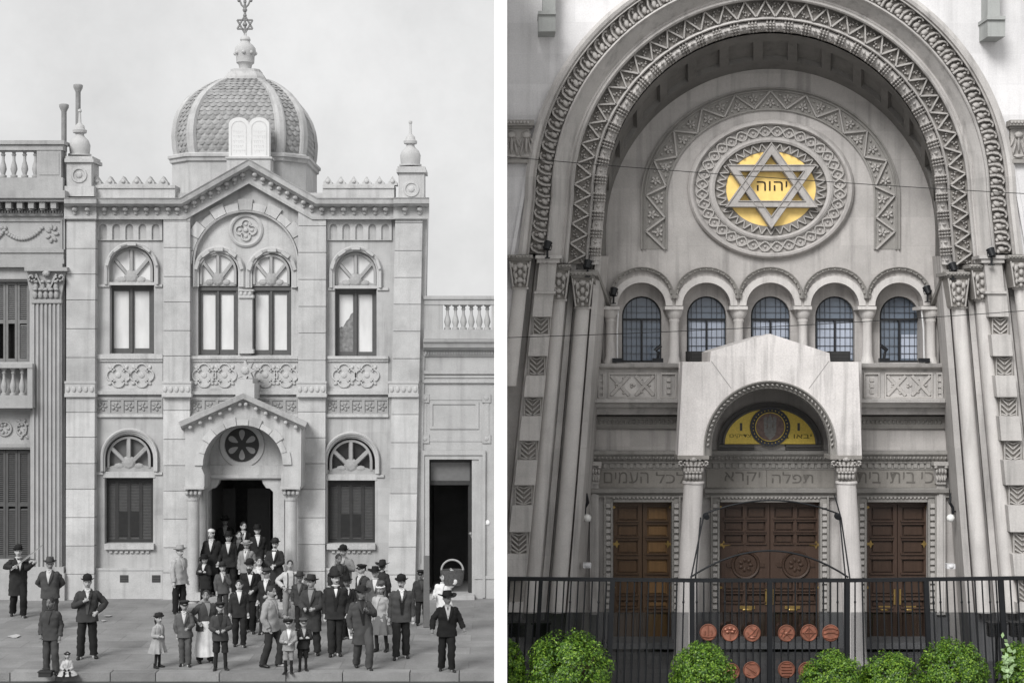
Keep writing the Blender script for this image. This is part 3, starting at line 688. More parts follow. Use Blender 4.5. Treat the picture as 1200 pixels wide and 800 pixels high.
for k in range(34): m.pbox(-38 + 3.3 * k, -38 + 3.3 * k + 2, 247, 249.5, YN - .1, YN)
m.pbox(-40, 74, 249.5, 253, YN - .07, YN)
m.build('bracket_cornice', NC, NH)
m = MB(); m.wall(rect(-40, 73, 257, 292), [rect(-38, 71, 259.5, 290)], YN - .04, YN)
for x0, x1, dp in ((-26, 6, 14), (2, 49, 13)):
    for k in range(17):
        t = k / 16; m.blob(x0 + (x1 - x0) * t, 267 + dp * 4 * t * (1 - t), YN, 2.8, 2.6, .07)
for j in range(7): m.blob(61 + 5 * math.cos(j * .9), 274 + 8 * math.sin(j * .9), YN, 3.6, 2.4, .06, j * .9)
m.pbox(-40, 74.5, 292, 296, YN - .10, YN); m.pbox(-40, 74.5, 296, 304, YN - .06, YN); m.pbox(-40, 75, 304, 309, YN - .12, YN); m.pbox(-40, 73, 309, 313, YN - .16, YN)
m.build('garland_frieze', NC, NH)
# fluted giant pilaster
m = MB(); m.pbox(35.5, 72, 354, 666, YN - .16, YN); n = 7
for k in range(n):
    x = 36.5 + 34.5 * (k + .5) / n
    m.add([P(x - 2.0, 356, YN - .16), P(x - 1.0, 356, YN - .21), P(x + 1.0, 356, YN - .21), P(x + 2.0, 356, YN - .16), P(x - 2.0, 664, YN - .16), P(x - 1.0, 664, YN - .21), P(x + 1.0, 664, YN - .21), P(x + 2.0, 664, YN - .16)], [(0, 1, 5, 4), (1, 2, 6, 5), (2, 3, 7, 6)])
pl = m.build('fluted_pilaster', NS, NH)
m = MB(); m.prism([(30, 316), (77, 316), (71, 353), (36.5, 353)], YN - .2, YN); m.pbox(28.5, 78.5, 313, 317.5, YN - .34, YN)
m.pbox(36, 72, 350.5, 355, YN - .24, YN)
for r_, (y, n, b_) in enumerate(((345, 5, 6), (336, 4, 6.5))):
    for k in range(n): m.blob(38 + (k + .5) * 31 / n, y, YN - .2, 3.4, b_, .10); m.blob(38 + (k + .5) * 31 / n, y - 6, YN - .24, 3.2, 2.2, .10)
for s_ in (-1, 1):
    for k in range(9):
        a = k * .75; rr = 5.2 - .5 * k; m.blob(54 + s_ * (17 - rr * math.cos(a)), 325 + rr * math.sin(a), YN - .24, 1.8, 1.8, .11)
    m.ridge((54 + s_ * 3, 340), (54 + s_ * 12, 321), YN - .22, 3.4, .09)
m.blob(54, 320, YN - .26, 5, 4.5, .12)
m.build('capital', NC, pl)
m = MB(); m.pbox(33, 74.5, 664, 672, YN - .22, YN); m.pbox(31.5, 75.5, 672, 704, YN - .28, YN); m.pbox(-40, 35, 672, 704, YN - .14, YN); m.build('plinth', NS, NH)
# upper shutters
SH = plain('grey_shutter_wood', grey(.16), rough=.6, var=.12); SHD = plain('dark_shutter_wood', grey(.075), rough=.6, var=.12)
def shutters(edges, y0, y1, Y, mt, open_=()):
    for i, (a, b) in enumerate(edges):
        m = MB(); md = (y0 + y1) / 2
        m.wall(rect(a, b, y0, y1), [rect(a + 2.6, b - 2.6, y0 + 4, md - 2), rect(a + 2.6, b - 2.6, md + 2, y1 - 4)], Y, Y + .05)
        sh = m.build('shutter', mt, NH); m = MB(); y = y0 + 4.5
        while y < y1 - 5:
            if abs(y - md) > 3 and not (i in open_ and y > md):
                m.add([(PX(a + 2.4, Y), Y + .005, PZ(y + 1.9, Y)), (PX(b - 2.4, Y), Y + .005, PZ(y + 1.9, Y)), (PX(b - 2.4, Y), Y + .05, PZ(y, Y)), (PX(a + 2.4, Y), Y + .05, PZ(y, Y))], [(0, 1, 2, 3)])
            y += 2.3
        m.pbox(a + 2.2, b - 2.2, md - 2.2, md + 2.2, Y + .006, Y + .045) if len(open_) == 0 or i not in open_ else None; m.build('louvre_panel', mt, sh)
shutters(((-36, -20), (-19.5, -6), (-5, 6.5), (7, 20), (20.5, 34)), 330, 424, .02, SH, (2, 3))
shutters(((-36, -20), (-19.5, -6), (-5, 6.5), (7, 20.5), (21, 35)), 527, 655, .02, SHD)
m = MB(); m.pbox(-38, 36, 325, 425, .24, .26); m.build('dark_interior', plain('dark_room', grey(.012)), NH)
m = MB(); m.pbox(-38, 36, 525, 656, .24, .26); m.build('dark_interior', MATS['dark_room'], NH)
m = MB(); m.pbox(-38, 35, 313.5, 330, -.1, .1); m.build('roller_box', SHD, NH)
# balcony
m = MB(); m.pbox(-40, 38, 426, 431, YN - .42, YN + .1); m.pbox(-40, 38, 463, 478, YN - .45, YN + .1); m.pbox(32, 38, 431, 463, YN - .4, YN - .1); bl = m.build('balcony', NS, NH)
for k in range(6):
    m = MB(); baluster(m, -27 + 10.6 * k, 431, 463, YN - .25, 4); m.build('baluster', NS, bl, smooth=40)
m = MB(); m.wall(rect(-40, 35.5, 481, 524), [rect(-37, 33.5, 485, 520)], YN - .04, YN); m.pbox(-40, 36, 478, 481, YN - .2, YN)
for x, q in ((5, 1), (25, .7)):
    c = [(x + 8 * q * math.cos(t), 502 + 8 * math.sin(t), math.cos(t), math.sin(t)) for t in [2 * math.pi * k / 20 for k in range(20)]]
    m.sweep(c, [(-1.3, YN), (-.8, YN - .05), (.8, YN - .05), (1.3, YN)], closed=True)
    for j in range(6): m.blob(x + 4.5 * math.cos(j), 502 + 5 * math.sin(j), YN, 2.6, 1.8, .05, j)
for j in range(8): m.blob(22 + (j % 4) * 3.3, 493 + (j // 4) * 15 + (j % 2) * 4, YN, 3, 2, .06, j)
m.build('carved_panel', NC, NH)
# two flues behind the corner
for i, (x, y0, y1, r) in enumerate(((75, 122, 235, 3.1), (91.5, 99, 190, 3.0))):
    t = thing('flue_pipe', ('shorter metal flue pipe rising beside the balustrade of the townhouse', 'taller metal flue pipe rising behind the urn on the synagogue corner')[i], 'chimney', tuple(P(x, y1, .75)), 'two roof flues')
    m = MB(); m.col([(x, y1, r), (x, y0 + 6, r)], .75, 12); m.build('pipe', plain('rusty_flue_grey', grey(.2), var=.25, scale=5), t, smooth=40)
    m = MB(); m.col([(x, y0 + 9, r), (x, y0 + 6, r + 1.4), (x, y0 + 4, r + 2.4), (x, y0 + 1, r + 2.6), (x, y0, r + 1)], .75, 14); m.build('cowl', plain('flue_cowl_grey', grey(.3)), t, smooth=40)
# =================================================================== low house at the right of the old photograph's facade
RH = thing('low_house', 'single-storey house with roof balustrade and a tall dark open doorway', 'building', (PX(535, 0), 0, 0))
RS = stone('low_house_stucco', grey(.37), var=.08, stain=.2, streak=.2, bump=.25)
XE = 592
m = MB(); m.wall([(493, 400), (XE, 400), (XE, 704), (486, 704)], [rect(502.5, 553, 538, 703)], -.02, .35); m.box(PX(498, .4), PX(502, .4), .36, 3.4, -.1, PZ(400, .4)); m.box(PX(554, .4), PX(XE, .4), .36, 3.4, -.1, PZ(400, .4)); m.box(PX(502, .4), PX(554, .4), .36, 3.4, PZ(537, .4), PZ(400, .4)); m.box(PX(498, .4), PX(XE, .4), 3.4, 9, -.1, PZ(400, .4)); m.build('wall', RS, RH)
m = MB()
m.pbox(496, XE, 346.5, 350.5, -.14, .3); m.pbox(497, XE, 350.5, 357, -.1, .26); m.pbox(497, 518, 357, 386, -.08, .24); m.pbox(497, XE, 386, 397, -.12, .28); m.pbox(576, XE, 357, 386, -.08, .24); m.build('parapet', RS, RH)
for k in range(6):
    m = MB(); baluster(m, 524.5 + 9.3 * k, 357, 386, .08, 3.9); m.build('baluster', RS, RH, smooth=40)
m = MB(); m.sweep(line(496, XE, 410), [(-8, -.02), (-7, -.08), (-1, -.08), (0, -.16), (2, -.2), (3, -.3), (8, -.34), (9.5, -.4), (12.5, -.42), (13, .1)], caps=True)
for k in range(30): m.pbox(498 + 3.1 * k, 498 + 3.1 * k + 1.9, 411, 415, -.13, -.05)
m.pbox(495, XE, 434, 438, -.08, 0); m.pbox(495, XE, 440, 442.5, -.05, 0); m.pbox(494.5, XE, 444.5, 448.5, -.09, 0)
m.build('cornice', RS, RH)
m = MB(); m.wall(rect(494.5, 573, 463, 517), [rect(500, 567.5, 468.5, 511.5)], -.035, 0); m.wall(rect(503.5, 561, 470.5, 502.5), [rect(507, 557, 473.5, 499.5)], -.05, 0)
for x in (498, 570): 
    for y in (466.5, 514): m.pbox(x - 5, x + 5, y - 5, y + 5, -.056, 0); m.blob(x, y, -.05, 3, 3, .03)
m.build('wall_panel', RS, RH)
m = MB(); Yd = -.06; o_ = [(494, 703), (494, 530), (568, 530), (568, 703), (561, 703), (561, 538), (503, 538), (503, 703)]
m.wall(o_, [], Yd, .0); m.wall([(494, 700), (493, 527.5), (569, 527.5), (568.5, 700), (565.5, 700), (565.5, 533), (497, 533), (497, 700)], [], Yd - .04, Yd + .02); m.build('door_surround', RS, RH)
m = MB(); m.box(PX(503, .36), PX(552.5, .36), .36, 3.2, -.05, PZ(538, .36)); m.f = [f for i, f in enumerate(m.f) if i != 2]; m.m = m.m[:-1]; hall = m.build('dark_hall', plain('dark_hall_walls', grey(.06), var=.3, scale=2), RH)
m = MB(); m.wall(rect(502.5, 553, 538, 568), [rect(505, 550.5, 541.5, 563)], .2, .28); m.pbox(549.5, 553.5, 568, 702, .18, .3); dr = m.build('door', WOODD, RH)
m = MB(); m.pbox(505, 550.5, 541, 563.5, .24, .25); m.build('transom_pane', GLM, dr)
m = MB(); m.box(PX(548.5, .25), PX(549.5, .25), .25, 1.35, .02, PZ(568, .25)); leaf = m.build('open_leaf', WOODD, dr)
m = MB(); m.ball(P(551.5, 625, .17), .05); m.tube([P(551.5, 625, .17), P(553, 630, .15)], .02); m.build('handle', plain('old_brass_grey', grey(.35), rough=.3, metal=.6), dr)
m = MB(); m.ball(P(571, 612, -.03), (.07, .04, .07)); m.build('bell_button', plain('white_enamel', grey(.7)), RH)
m = MB(); m.pbox(556, XE, 674, 678, -.08, 0); m.pbox(556, XE, 678, 704, -.05, 0); m.pbox(486, 503, 660, 704, -.07, 0); m.pbox(500, 556, 697.5, 704, -.3, .4); m.build('plinth', RS, RH)
# =================================================================== ARCHED TEMPLE (right), front plane Y = -9
XC = 903.0; K = .0004
WS = stone('pale_cement_wall', (.73, .72, .725), var=.05, stain=.14, streak=.16, course=.62, cw=1.5, joint=.09, bump=.15, seed=3)
TS = stone('temple_stone', (.54, .52, .503), var=.09, stain=.26, streak=.38, course=.55, cw=1.25, joint=.10, bump=.25, seed=1)
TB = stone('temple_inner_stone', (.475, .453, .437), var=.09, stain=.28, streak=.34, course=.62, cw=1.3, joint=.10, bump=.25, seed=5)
TP = stone('temple_shaft_stone', (.58, .558, .54), var=.07, stain=.2, streak=.34, bump=.2, seed=2)
TC = stone('temple_carved_stone', (.43, .412, .395), var=.12, stain=.25, streak=.1, bump=.5, seed=4)
TG = stone('temple_relief_ground', (.27, .255, .238), var=.2, stain=.3, streak=.1, bump=.5, seed=6)  # darker ground stone set behind the carved reliefs
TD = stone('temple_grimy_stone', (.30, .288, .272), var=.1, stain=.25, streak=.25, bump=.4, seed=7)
TW = stone('porch_white_stone', (.68, .65, .635), var=.09, stain=.24, streak=.5, course=.9, cw=2.4, joint=.06, fine=.12, bump=.2, seed=8)
GRAN = stone('dark_plinth_granite', (.17, .17, .175), var=.1, stain=.1, streak=.05, rough=.5, seed=9)
BLK = plain('black_iron', (.012, .013, .015), rough=.45, var=.1)
TEM = thing('temple', 'grey carved stone temple with one giant arch, star rosette and white gabled porch', 'building', (PX(XC, -9), -9, 0))
def lean(R_, y): return R_ * (1 + K * (y - 231))
def U(R_, ybot=300, n=72, cy=231.0):                       # giant arch line: leaning legs and a round head
    p = []; ny_ = 4
    for k in range(ny_): y = ybot + (cy - ybot) * k / ny_; p.append((XC - lean(R_, y), y, -1, 0))
    for k in range(n + 1): t = math.pi * k / n; p.append((XC - R_ * math.cos(t), cy - R_ * math.sin(t), -math.cos(t), -math.sin(t)))
    for k in range(1, ny_ + 1): y = cy + (ybot - cy) * k / ny_; p.append((XC + lean(R_, y), y, 1, 0))
    return p
def leg(side, R_, y): return XC + side * lean(R_, y)
YR = -9.0
# outer wall
hole = [(x, y) for x, y, _, _ in U(284, 467)]
hole = hole + [(leg(1, 284, 783), 783)]
m = MB(); m.wall([(592.5, -90), (1330, -90), (1330, 786)] + hole[::-1] + [(592.5, 467)], [], YR, YR + .4)
m.build('outer_wall', WS, TEM)
m = MB(); m.box(PX(1330, YR), PX(1331, YR), YR, 8, -.1, PZ(-90, YR)); m.box(PX(592.5, YR), PX(1330, YR), -2.2, 8, -.1, PZ(-90, YR)); m.box(PX(592.5, YR), PX(1330, YR), YR + .41, -2.2, PZ(-45, YR), PZ(-90, YR)); m.build('body_wall', WS, TEM)
# archivolt bands, one part each
m = MB(); m.sweep(U(0, 300), [(0, 0)]); m = MB()
def band(prof, name, mat, ybot=300, smooth=None, extra=None):
    b = MB(); rows = []
    for R_, Y in prof: rows.append([P(x, y, Y) for x, y, _, _ in U(R_, ybot)])
    n = len(rows[0]); vs = [p for r in rows for p in r]
    b.add(vs, [(i * n + k, i * n + k + 1, (i + 1) * n + k + 1, (i + 1) * n + k) for i in range(len(rows) - 1) for k in range(n - 1)])
    if extra: extra(b)
    return b.build(name, mat, TEM, smooth=smooth)
def along(R_, step, ybot=300):                              # evenly spaced stations on an arch line: x, y, angle
    p = [(x, y) for x, y, _, _ in U(R_, ybot, 144)]; L = [0]
    for a, b in zip(p[:-1], p[1:]): L.append(L[-1] + math.dist(a, b))
    n = int(round(L[-1] / step)); out = []; j = 0
    for i in range(n):
        s = L[-1] * (i + .5) / n
        while L[j + 1] < s: j += 1
        t = (s - L[j]) / (L[j + 1] - L[j]); a, b = p[j], p[j + 1]
        out.append((a[0] + (b[0] - a[0]) * t, a[1] + (b[1] - a[1]) * t, math.atan2(b[1] - a[1], b[0] - a[0])))
    return out
band([(288, YR - .0), (288, YR - .10), (284, YR - .16), (280, YR - .13), (278.5, YR - .06), (276.5, YR - .10), (275.5, YR + .02)], 'hood_moulding', TS, 298, 30)
def leaves(b):
    for i, (x, y, a) in enumerate(along(266.5, 13.2, 297)):
        ca, sa = math.cos(a), math.sin(a); T = lambda u, v: (x + u * ca - v * sa, y + u * sa + v * ca)   # u along, v inwards(-)/outwards
        p = [T(-5.5, 8.5), T(-5.8, 1), T(-3, -6), T(1.5, -8.5), T(5, -6.5)]
        b.chain(p, YR + .10, 4.6, .10 + .03 * math.sin(i * 2.3), .3)
        q = T(1.2, 2.5); b.blob(q[0], q[1], YR + .10, 3.6, 5.4, .11, a + .5 + .15 * math.sin(i * 1.7)); q = T(3.6, 6.5); b.blob(q[0], q[1], YR + .10, 2.8, 2.4, .09, a)
        q = T(1.5, -3.2); b.blob(q[0], q[1], YR + .10, 1.8, 3, .09, a + .2)
def two(name, prof, mat, fn, matf, ybot=300):
    base = band(prof, name, mat, ybot)
    b = MB(); fn(b); b.build('carving', matf, base, smooth=35); return base
two('leaf_band', [(276, YR + .02), (275.5, YR + .11), (257.5, YR + .11), (257, YR)], TG, leaves, TC, 297)
band([(257.5, YR + .1), (257, YR - .03), (255.5, YR - .06), (254, YR - .03), (253, YR + .03), (246, YR + .16), (239, YR + .33), (237, YR + .31), (235, YR + .34)], 'plain_band', TS, 308, 25)
band([(236, YR + .34), (235, YR + .29), (233.2, YR + .27), (231.5, YR + .30), (230.5, YR + .42)], 'roll_moulding', TS, 308, 40)
def zig(b):
    st = along(220.5, 11.6, 309); Yz = YR + .52
    for i, (x, y, a) in enumerate(st):
        ca, sa = math.cos(a), math.sin(a); T = lambda u, v: (x + u * ca - v * sa, y + u * sa + v * ca)
        s = 1 if i % 2 else -1
        for w_, off in ((3.0, 0), (1.5, 3.8)):
            b.ridge(T(-5.8 + off * .5, s * (9.5 - off)), T(5.8 - off * .5 if off else 5.8, -s * (9.5 - off * 1.4)), Yz, w_, .11 if not off else .06, .5)
        for u, v in ((0, 0), (2.6, 2.4 * s), (2.2, -2.6 * -s * .3), (-3.2, 6.5 * -s), (4.4, 6.2 * s), (-1.2, 5.0 * -s), (5.2, 3.2 * s)):
            q = T(u, v); b.blob(q[0], q[1], Yz, 1.5, 1.5, .07, 0, 6)
two('zigzag_band', [(231, YR + .40), (230.5, YR + .53), (210.5, YR + .53), (210, YR + .44)], TG, zig, TC, 309)
band([(211, YR + .5), (210, YR + .42), (208.8, YR + .40), (207.5, YR + .46), (207, YR + .60)], 'roll_moulding', TS, 309, 40)
def beads(b):
    for i, (x, y, a) in enumerate(along(201, 10.6, 310)):
        ca, sa = math.cos(a), math.sin(a); T = lambda u, v: (x + u * ca - v * sa, y + u * sa + v * ca)
        if i % 2:
            for u in (-3.4, 0, 3.4):
                for k in range(5):
                    q = T(u * 1.15, -6 + 3 * k); b.blob(q[0], q[1], YR + .50 + .10 * ((k - 2) / 2) ** 2, 1.8, 2.2, .17, a, 6)
        else:
            q = T(0, 0); b.blob(q[0], q[1], YR + .47, 2.6, 2.6, .09, a, 4); q = T(0, 4.6); b.blob(q[0], q[1], YR + .53, 1.3, 1.3, .05, 0, 6)
two('bead_band', [(207, YR + .60), (206, YR + .52), (203.5, YR + .47), (200.5, YR + .455), (197.5, YR + .48), (195, YR + .54), (194, YR + .66), (193.6, YR + .75)], TS, beads, TC, 310)
# coffered vault between the front arch and the back wall
BY = -6.8
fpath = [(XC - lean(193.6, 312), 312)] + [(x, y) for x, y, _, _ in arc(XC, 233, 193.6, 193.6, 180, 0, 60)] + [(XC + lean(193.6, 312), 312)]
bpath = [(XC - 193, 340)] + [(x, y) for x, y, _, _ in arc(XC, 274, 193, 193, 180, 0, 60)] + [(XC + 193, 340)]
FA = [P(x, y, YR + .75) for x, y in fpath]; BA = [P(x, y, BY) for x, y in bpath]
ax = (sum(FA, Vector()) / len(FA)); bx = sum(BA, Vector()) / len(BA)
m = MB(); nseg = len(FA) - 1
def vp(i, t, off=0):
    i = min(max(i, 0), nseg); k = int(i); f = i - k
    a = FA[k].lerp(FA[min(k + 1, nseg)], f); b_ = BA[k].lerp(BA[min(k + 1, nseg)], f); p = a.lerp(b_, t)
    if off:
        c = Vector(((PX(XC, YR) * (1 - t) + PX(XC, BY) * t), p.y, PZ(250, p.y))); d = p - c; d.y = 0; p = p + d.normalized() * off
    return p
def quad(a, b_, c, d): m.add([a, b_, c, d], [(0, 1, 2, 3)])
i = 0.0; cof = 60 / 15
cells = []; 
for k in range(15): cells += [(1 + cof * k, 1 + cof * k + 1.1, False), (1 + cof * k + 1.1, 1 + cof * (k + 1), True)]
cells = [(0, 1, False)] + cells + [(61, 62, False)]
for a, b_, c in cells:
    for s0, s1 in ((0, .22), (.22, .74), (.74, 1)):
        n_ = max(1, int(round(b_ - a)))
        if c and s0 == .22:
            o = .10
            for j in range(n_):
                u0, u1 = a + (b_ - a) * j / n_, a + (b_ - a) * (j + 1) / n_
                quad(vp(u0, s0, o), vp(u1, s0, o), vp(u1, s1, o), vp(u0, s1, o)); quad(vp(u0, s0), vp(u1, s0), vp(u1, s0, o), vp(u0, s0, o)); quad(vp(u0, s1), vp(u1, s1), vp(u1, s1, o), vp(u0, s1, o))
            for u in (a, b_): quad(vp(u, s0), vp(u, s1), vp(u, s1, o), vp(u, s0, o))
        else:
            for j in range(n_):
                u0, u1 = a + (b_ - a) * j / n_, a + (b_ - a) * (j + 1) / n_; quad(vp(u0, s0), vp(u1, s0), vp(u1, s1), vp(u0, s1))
m.build('coffered_vault', stone('shaded_vault_stone', (.20, .192, .182), var=.12, stain=.35, streak=.2, bump=.3, seed=14), TEM)  # shade of the vault is put into a darker stone colour
# ---- back wall with the arcade
CX5 = [752, 828, 903, 978.5, 1054]
def arcade_outline():
    p = []
    for i, c in enumerate(CX5):
        r = 28.3
        if i == 0: p.append((c - r, 425))
        p.append((c - r, 361))
        for k in range(0, 15):
            t = math.pi * k / 14; p.append((c - r * math.cos(t), 358 - 27 * math.sin(t)))
        p.append((c + r, 361))
    p.append((CX5[-1] + 28.3, 425)); return p
bo = [(XC - 197, 425), (XC - 197, 274)] + [(XC - 197 * math.cos(math.pi * k / 40), 274 - 197 * math.sin(math.pi * k / 40)) for k in range(1, 40)] + [(XC + 197, 274), (XC + 197, 425)]
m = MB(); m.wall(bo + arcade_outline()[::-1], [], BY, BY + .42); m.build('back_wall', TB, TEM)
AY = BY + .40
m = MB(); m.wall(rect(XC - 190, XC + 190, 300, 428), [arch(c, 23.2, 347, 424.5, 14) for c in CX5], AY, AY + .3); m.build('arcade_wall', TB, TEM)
LEAD = plain('dark_window_iron', (.02, .021, .024), rough=.5)
WG = plain('leaded_window_glass', (.15, .18, .225), rough=.12, var=.10, scale=1.6, bump=.04, spec=.6)
CU = plain('pale_curtain', (.40, .44, .52), rough=.8, var=.12, scale=6, stretch=(6, 1, .3))
for i, c in enumerate(CX5):
    Yw = AY + .16
    m = MB(); m.sweep(apath(c, 23.4, 346.8, 424.5, 16), [(.3, Yw), (.3, Yw - .05), (-2.0, Yw - .05), (-2.0, Yw + .03)]); m.pbox(c - 23, c + 23, 422, 425.5, Yw - .05, Yw + .03)
    m.pbox(c - 22, c + 22, 373, 375.2, Yw - .05, Yw + .02); m.pbox(c - 1, c + 1, 375.2, 423, Yw - .05, Yw + .02); m.pbox(c - 12.6, c - 11.9, 375, 423, Yw - .02, Yw + .02) if False else None
    wn = m.build('window', LEAD, TEM)
    m = MB(); g = Yw - .012
    for k in range(-3, 4):
        if k == 0: continue
        x = c + k * 5.9; top = 347 + 23.2 - math.sqrt(max(1, 23.2 ** 2 - (x - c) ** 2)); m.pbox(x - .17, x + .17, top, 423, g, g + .02)
    for y in (359, 366, 385, 395, 405, 414): 
        h = 22.6 if y > 370 else math.sqrt(max(1, 22.6 ** 2 - (370 - y) ** 2)); m.pbox(c - h, c + h, y - .17, y + .17, g - .002, g + .018)
    m.build('leading', plain('lead_came', (.06, .062, .07)), wn)
    m = MB(); m.wall(arch(c, 23.3, 347, 424.5, 14), [], Yw + .02, Yw + .03); m.build('pane', WG, wn)
    if i in (1, 2, 3, 4):
        m = MB(); m.pbox(c - (20 if i != 4 else -2), c + 20, 377 if i < 4 else 392, 420, Yw + .011, Yw + .016)
        m.build('curtain', CU, wn)
m = MB()                                                    # archivolts and hoods of the arcade
for c in CX5:
    m.sweep(arc(c, 358, 28.3, 27, 180, 0, 20), [(0, BY + .05), (0, BY - .03), (8, BY - .035), (8.3, BY)])
m.build('arcade_arch', TP, TEM)
m = MB()
for c in CX5:
    m.sweep(arc(c, 347, 33.8, 30.5, 184, -4, 22), [(0, BY), (0, BY - .09), (1.5, BY - .10), (3.7, BY - .14), (4.2, BY - .14), (4.4, BY)], caps=True)
    for k in range(15):
        t = math.pi * (k + .5) / 15; m.blob(c - 34.6 * math.cos(t), 347 - 31.3 * math.sin(t), BY - .09, 1.7, 1.3, .05, 0, 6)
m.build('arcade_hood', TD, TEM)
for i in range(6):
    x = (CX5[0] - 37.5) if i == 0 else (CX5[-1] + 37.5) if i == 5 else (CX5[i - 1] + CX5[i]) / 2
    if i in (0, 5): x += 1 if i == 0 else -1
    Yc = BY + (.17 if i not in (0, 5) else -.10); m = MB(); m.col([(x, 428, 8), (x, 424.5, 8), (x, 423, 7.4), (x, 419, 6.6), (x, 417, 6.0), (x, 378, 5.4), (x, 376, 6.4), (x, 374.5, 6.4), (x, 374, 5.8)], Yc, 18); c_ = m.build('arcade_column', TP, TEM, smooth=35)
    m = MB(); m.col([(x, 374, 5.8), (x, 371, 8.2), (x, 367, 9.8), (x, 363.5, 10.3), (x, 362.5, 10.2)], Yc, 18); m.pbox(x - 10.8, x + 10.8, 358.8, 362.6, BY - .06 - (.26 if i in (0, 5) else 0), BY + .4); m.build('capital', TP, c_, smooth=40)
# triangle band round the star
Ys = BY
def horse(rx, ry, yb=292):
    return [(XC - rx, yb, -1, 0)] + [(XC - rx, 262, -1, 0)] + arc(XC, 233, rx, ry, 180, 0, 48) + [(XC + rx, 262, 1, 0), (XC + rx, yb, 1, 0)]
m = MB(); m.sweep(horse(121, 104), [(0, Ys), (0, Ys - .05), (2.2, Ys - .05), (2.6, Ys - .012), (25, Ys - .012), (25.4, Ys - .05), (27, Ys - .05), (27.4, Ys - .02), (29, Ys - .02), (29.2, Ys - .07), (31, Ys - .07), (31.2, Ys)], caps=True); tb_ = m.build('triangle_band', TD, TEM)
mid = [(x, y) for x, y, _, _ in horse(134.5, 116.5)]; inn = [(x, y) for x, y, _, _ in horse(124, 106.5)]; out = [(x, y) for x, y, _, _ in horse(146, 126.5)]
def station(poly, n):
    L = [0]
    for a, b in zip(poly[:-1], poly[1:]): L.append(L[-1] + math.dist(a, b))
    res = []; j = 0
    for i in range(n + 1):
        s = min(L[-1] * i / n, L[-1] - 1e-6)
        while L[j + 1] < s: j += 1
        t = (s - L[j]) / (L[j + 1] - L[j]); res.append((poly[j][0] + (poly[j + 1][0] - poly[j][0]) * t, poly[j][1] + (poly[j + 1][1] - poly[j][1]) * t))
    return res
m = MB(); n = 26; A_, B_ = station(inn, n), station(out, n); Yt = Ys - .012
for i in range(n):
    p, q = (A_[i], B_[i + 1]) if i % 2 == 0 else (B_[i], A_[i + 1]); m.ridge(p, q, Yt, 3.2, .07, .5)
Vz = [A_[i] if i % 2 == 0 else B_[i] for i in range(n + 1)]
for i in range(1, n):
    gx, gy = [(Vz[i - 1][q] + Vz[i][q] + Vz[i + 1][q]) / 3 for q in (0, 1)]
    for k in range(5): a = k * 1.257 + i * .7; m.blob(gx + 3.4 * math.cos(a), gy + 2.9 * math.sin(a), Yt, 3.0, 1.9, .06, a, 6)
    m.blob(gx, gy, Yt, 1.8, 1.6, .075, 0, 6)
    for f_ in (.45,): 
        for c_ in (Vz[i - 1], Vz[i], Vz[i + 1]): m.blob(gx + (c_[0] - gx) * f_, gy + (c_[1] - gy) * f_, Yt, 1.9, 1.4, .05, math.atan2(c_[1] - gy, c_[0] - gx), 6)
m.build('carving', TC, tb_, smooth=35)
# star rosette
SX, SY = 903.5, 221.5
ros = MB(); ros.sweep(arc(SX, SY, 66, 55, 0, 360, 72)[:-1], [(0, Ys - .03), (0, Ys - .12), (3, Ys - .14), (6, Ys - .12), (6.4, Ys - .05), (23.5, Ys - .05), (24, Ys - .12), (26, Ys - .17), (29, Ys - .16), (31.5, Ys - .10), (32, Ys)], closed=True)
rs_ = ros.build('star_rosette', TB, TEM, smooth=25)
m = MB(); Yg = Ys - .05
for ph in (0, math.pi):
    pts = []
    for k in range(181):
        t = 2 * math.pi * k / 180; r = 1 + .085 * math.sin(18 * t + ph); pts.append((SX + 81 * r * math.cos(t), SY - 67.6 * r * math.sin(t)))
    m.chain(pts, Yg - (.004 if ph else 0), 2.6, .06, .5)
for k in range(36):
    t = 2 * math.pi * (k + .5) / 36; m.blob(SX + 81 * math.cos(t), SY - 67.6 * math.sin(t), Yg, 2, 2, .05, 0, 6)
m.sweep(arc(SX, SY, 72.7, 60.6, 0, 360, 60)[:-1], [(-.6, Yg), (-.4, Yg - .05), (.6, Yg - .05), (.8, Yg)], closed=True)
m.build('guilloche_ring', TC, rs_, smooth=35)
m = MB(); m.sweep(arc(SX, SY, 52.5, 43.8, 0, 360, 72)[:-1], [(0, Ys + .06), (0, Ys - .01), (.8, Ys - .02), (13, Ys - .02), (13.6, Ys - .08)], closed=True); zr = m.build('sawtooth_ring', TG, rs_)
m = MB()
for k in range(72):
    t0, t1 = 2 * math.pi * k / 72, 2 * math.pi * (k + 1) / 72; a, b = ((54, 45), (64.5, 53.8)) if k % 2 else ((64.5, 53.8), (54, 45))
    m.ridge((SX + a[0] * math.cos(t0), SY - a[1] * math.sin(t0)), (SX + b[0] * math.cos(t1), SY - b[1] * math.sin(t1)), Ys - .02, 2, .06, .5)
m.build('carving', TC, zr)
GOLD = plain('gold_mosaic', (.93, .67, .235), rough=.4, metal=.2, var=.12, scale=5, bump=.05)
m = MB(); m.prism([(SX + 53.2 * math.cos(R(6 * k)), SY - 44.4 * math.sin(R(6 * k))) for k in range(60)], Ys - .005, Ys + .05); gd = m.build('gold_disc', GOLD, rs_)
letters('יהוה', 887, 922.5, 212.6, 223.6, Ys - .012, .02, plain('black_letters', (.03, .022, .015), rough=.6), 'lettering', gd)
m = MB(); t1 = [(904.2, 166.5), (959, 243), (850.5, 242.5)]; t2 = [(904.2, 268.5), (851.5, 193), (957.3, 193)]
def inset(t, f): c = (sum(p[0] for p in t) / 3, sum(p[1] for p in t) / 3); return [(c[0] + (p[0] - c[0]) * f, c[1] + (p[1] - c[1]) * f) for p in t]
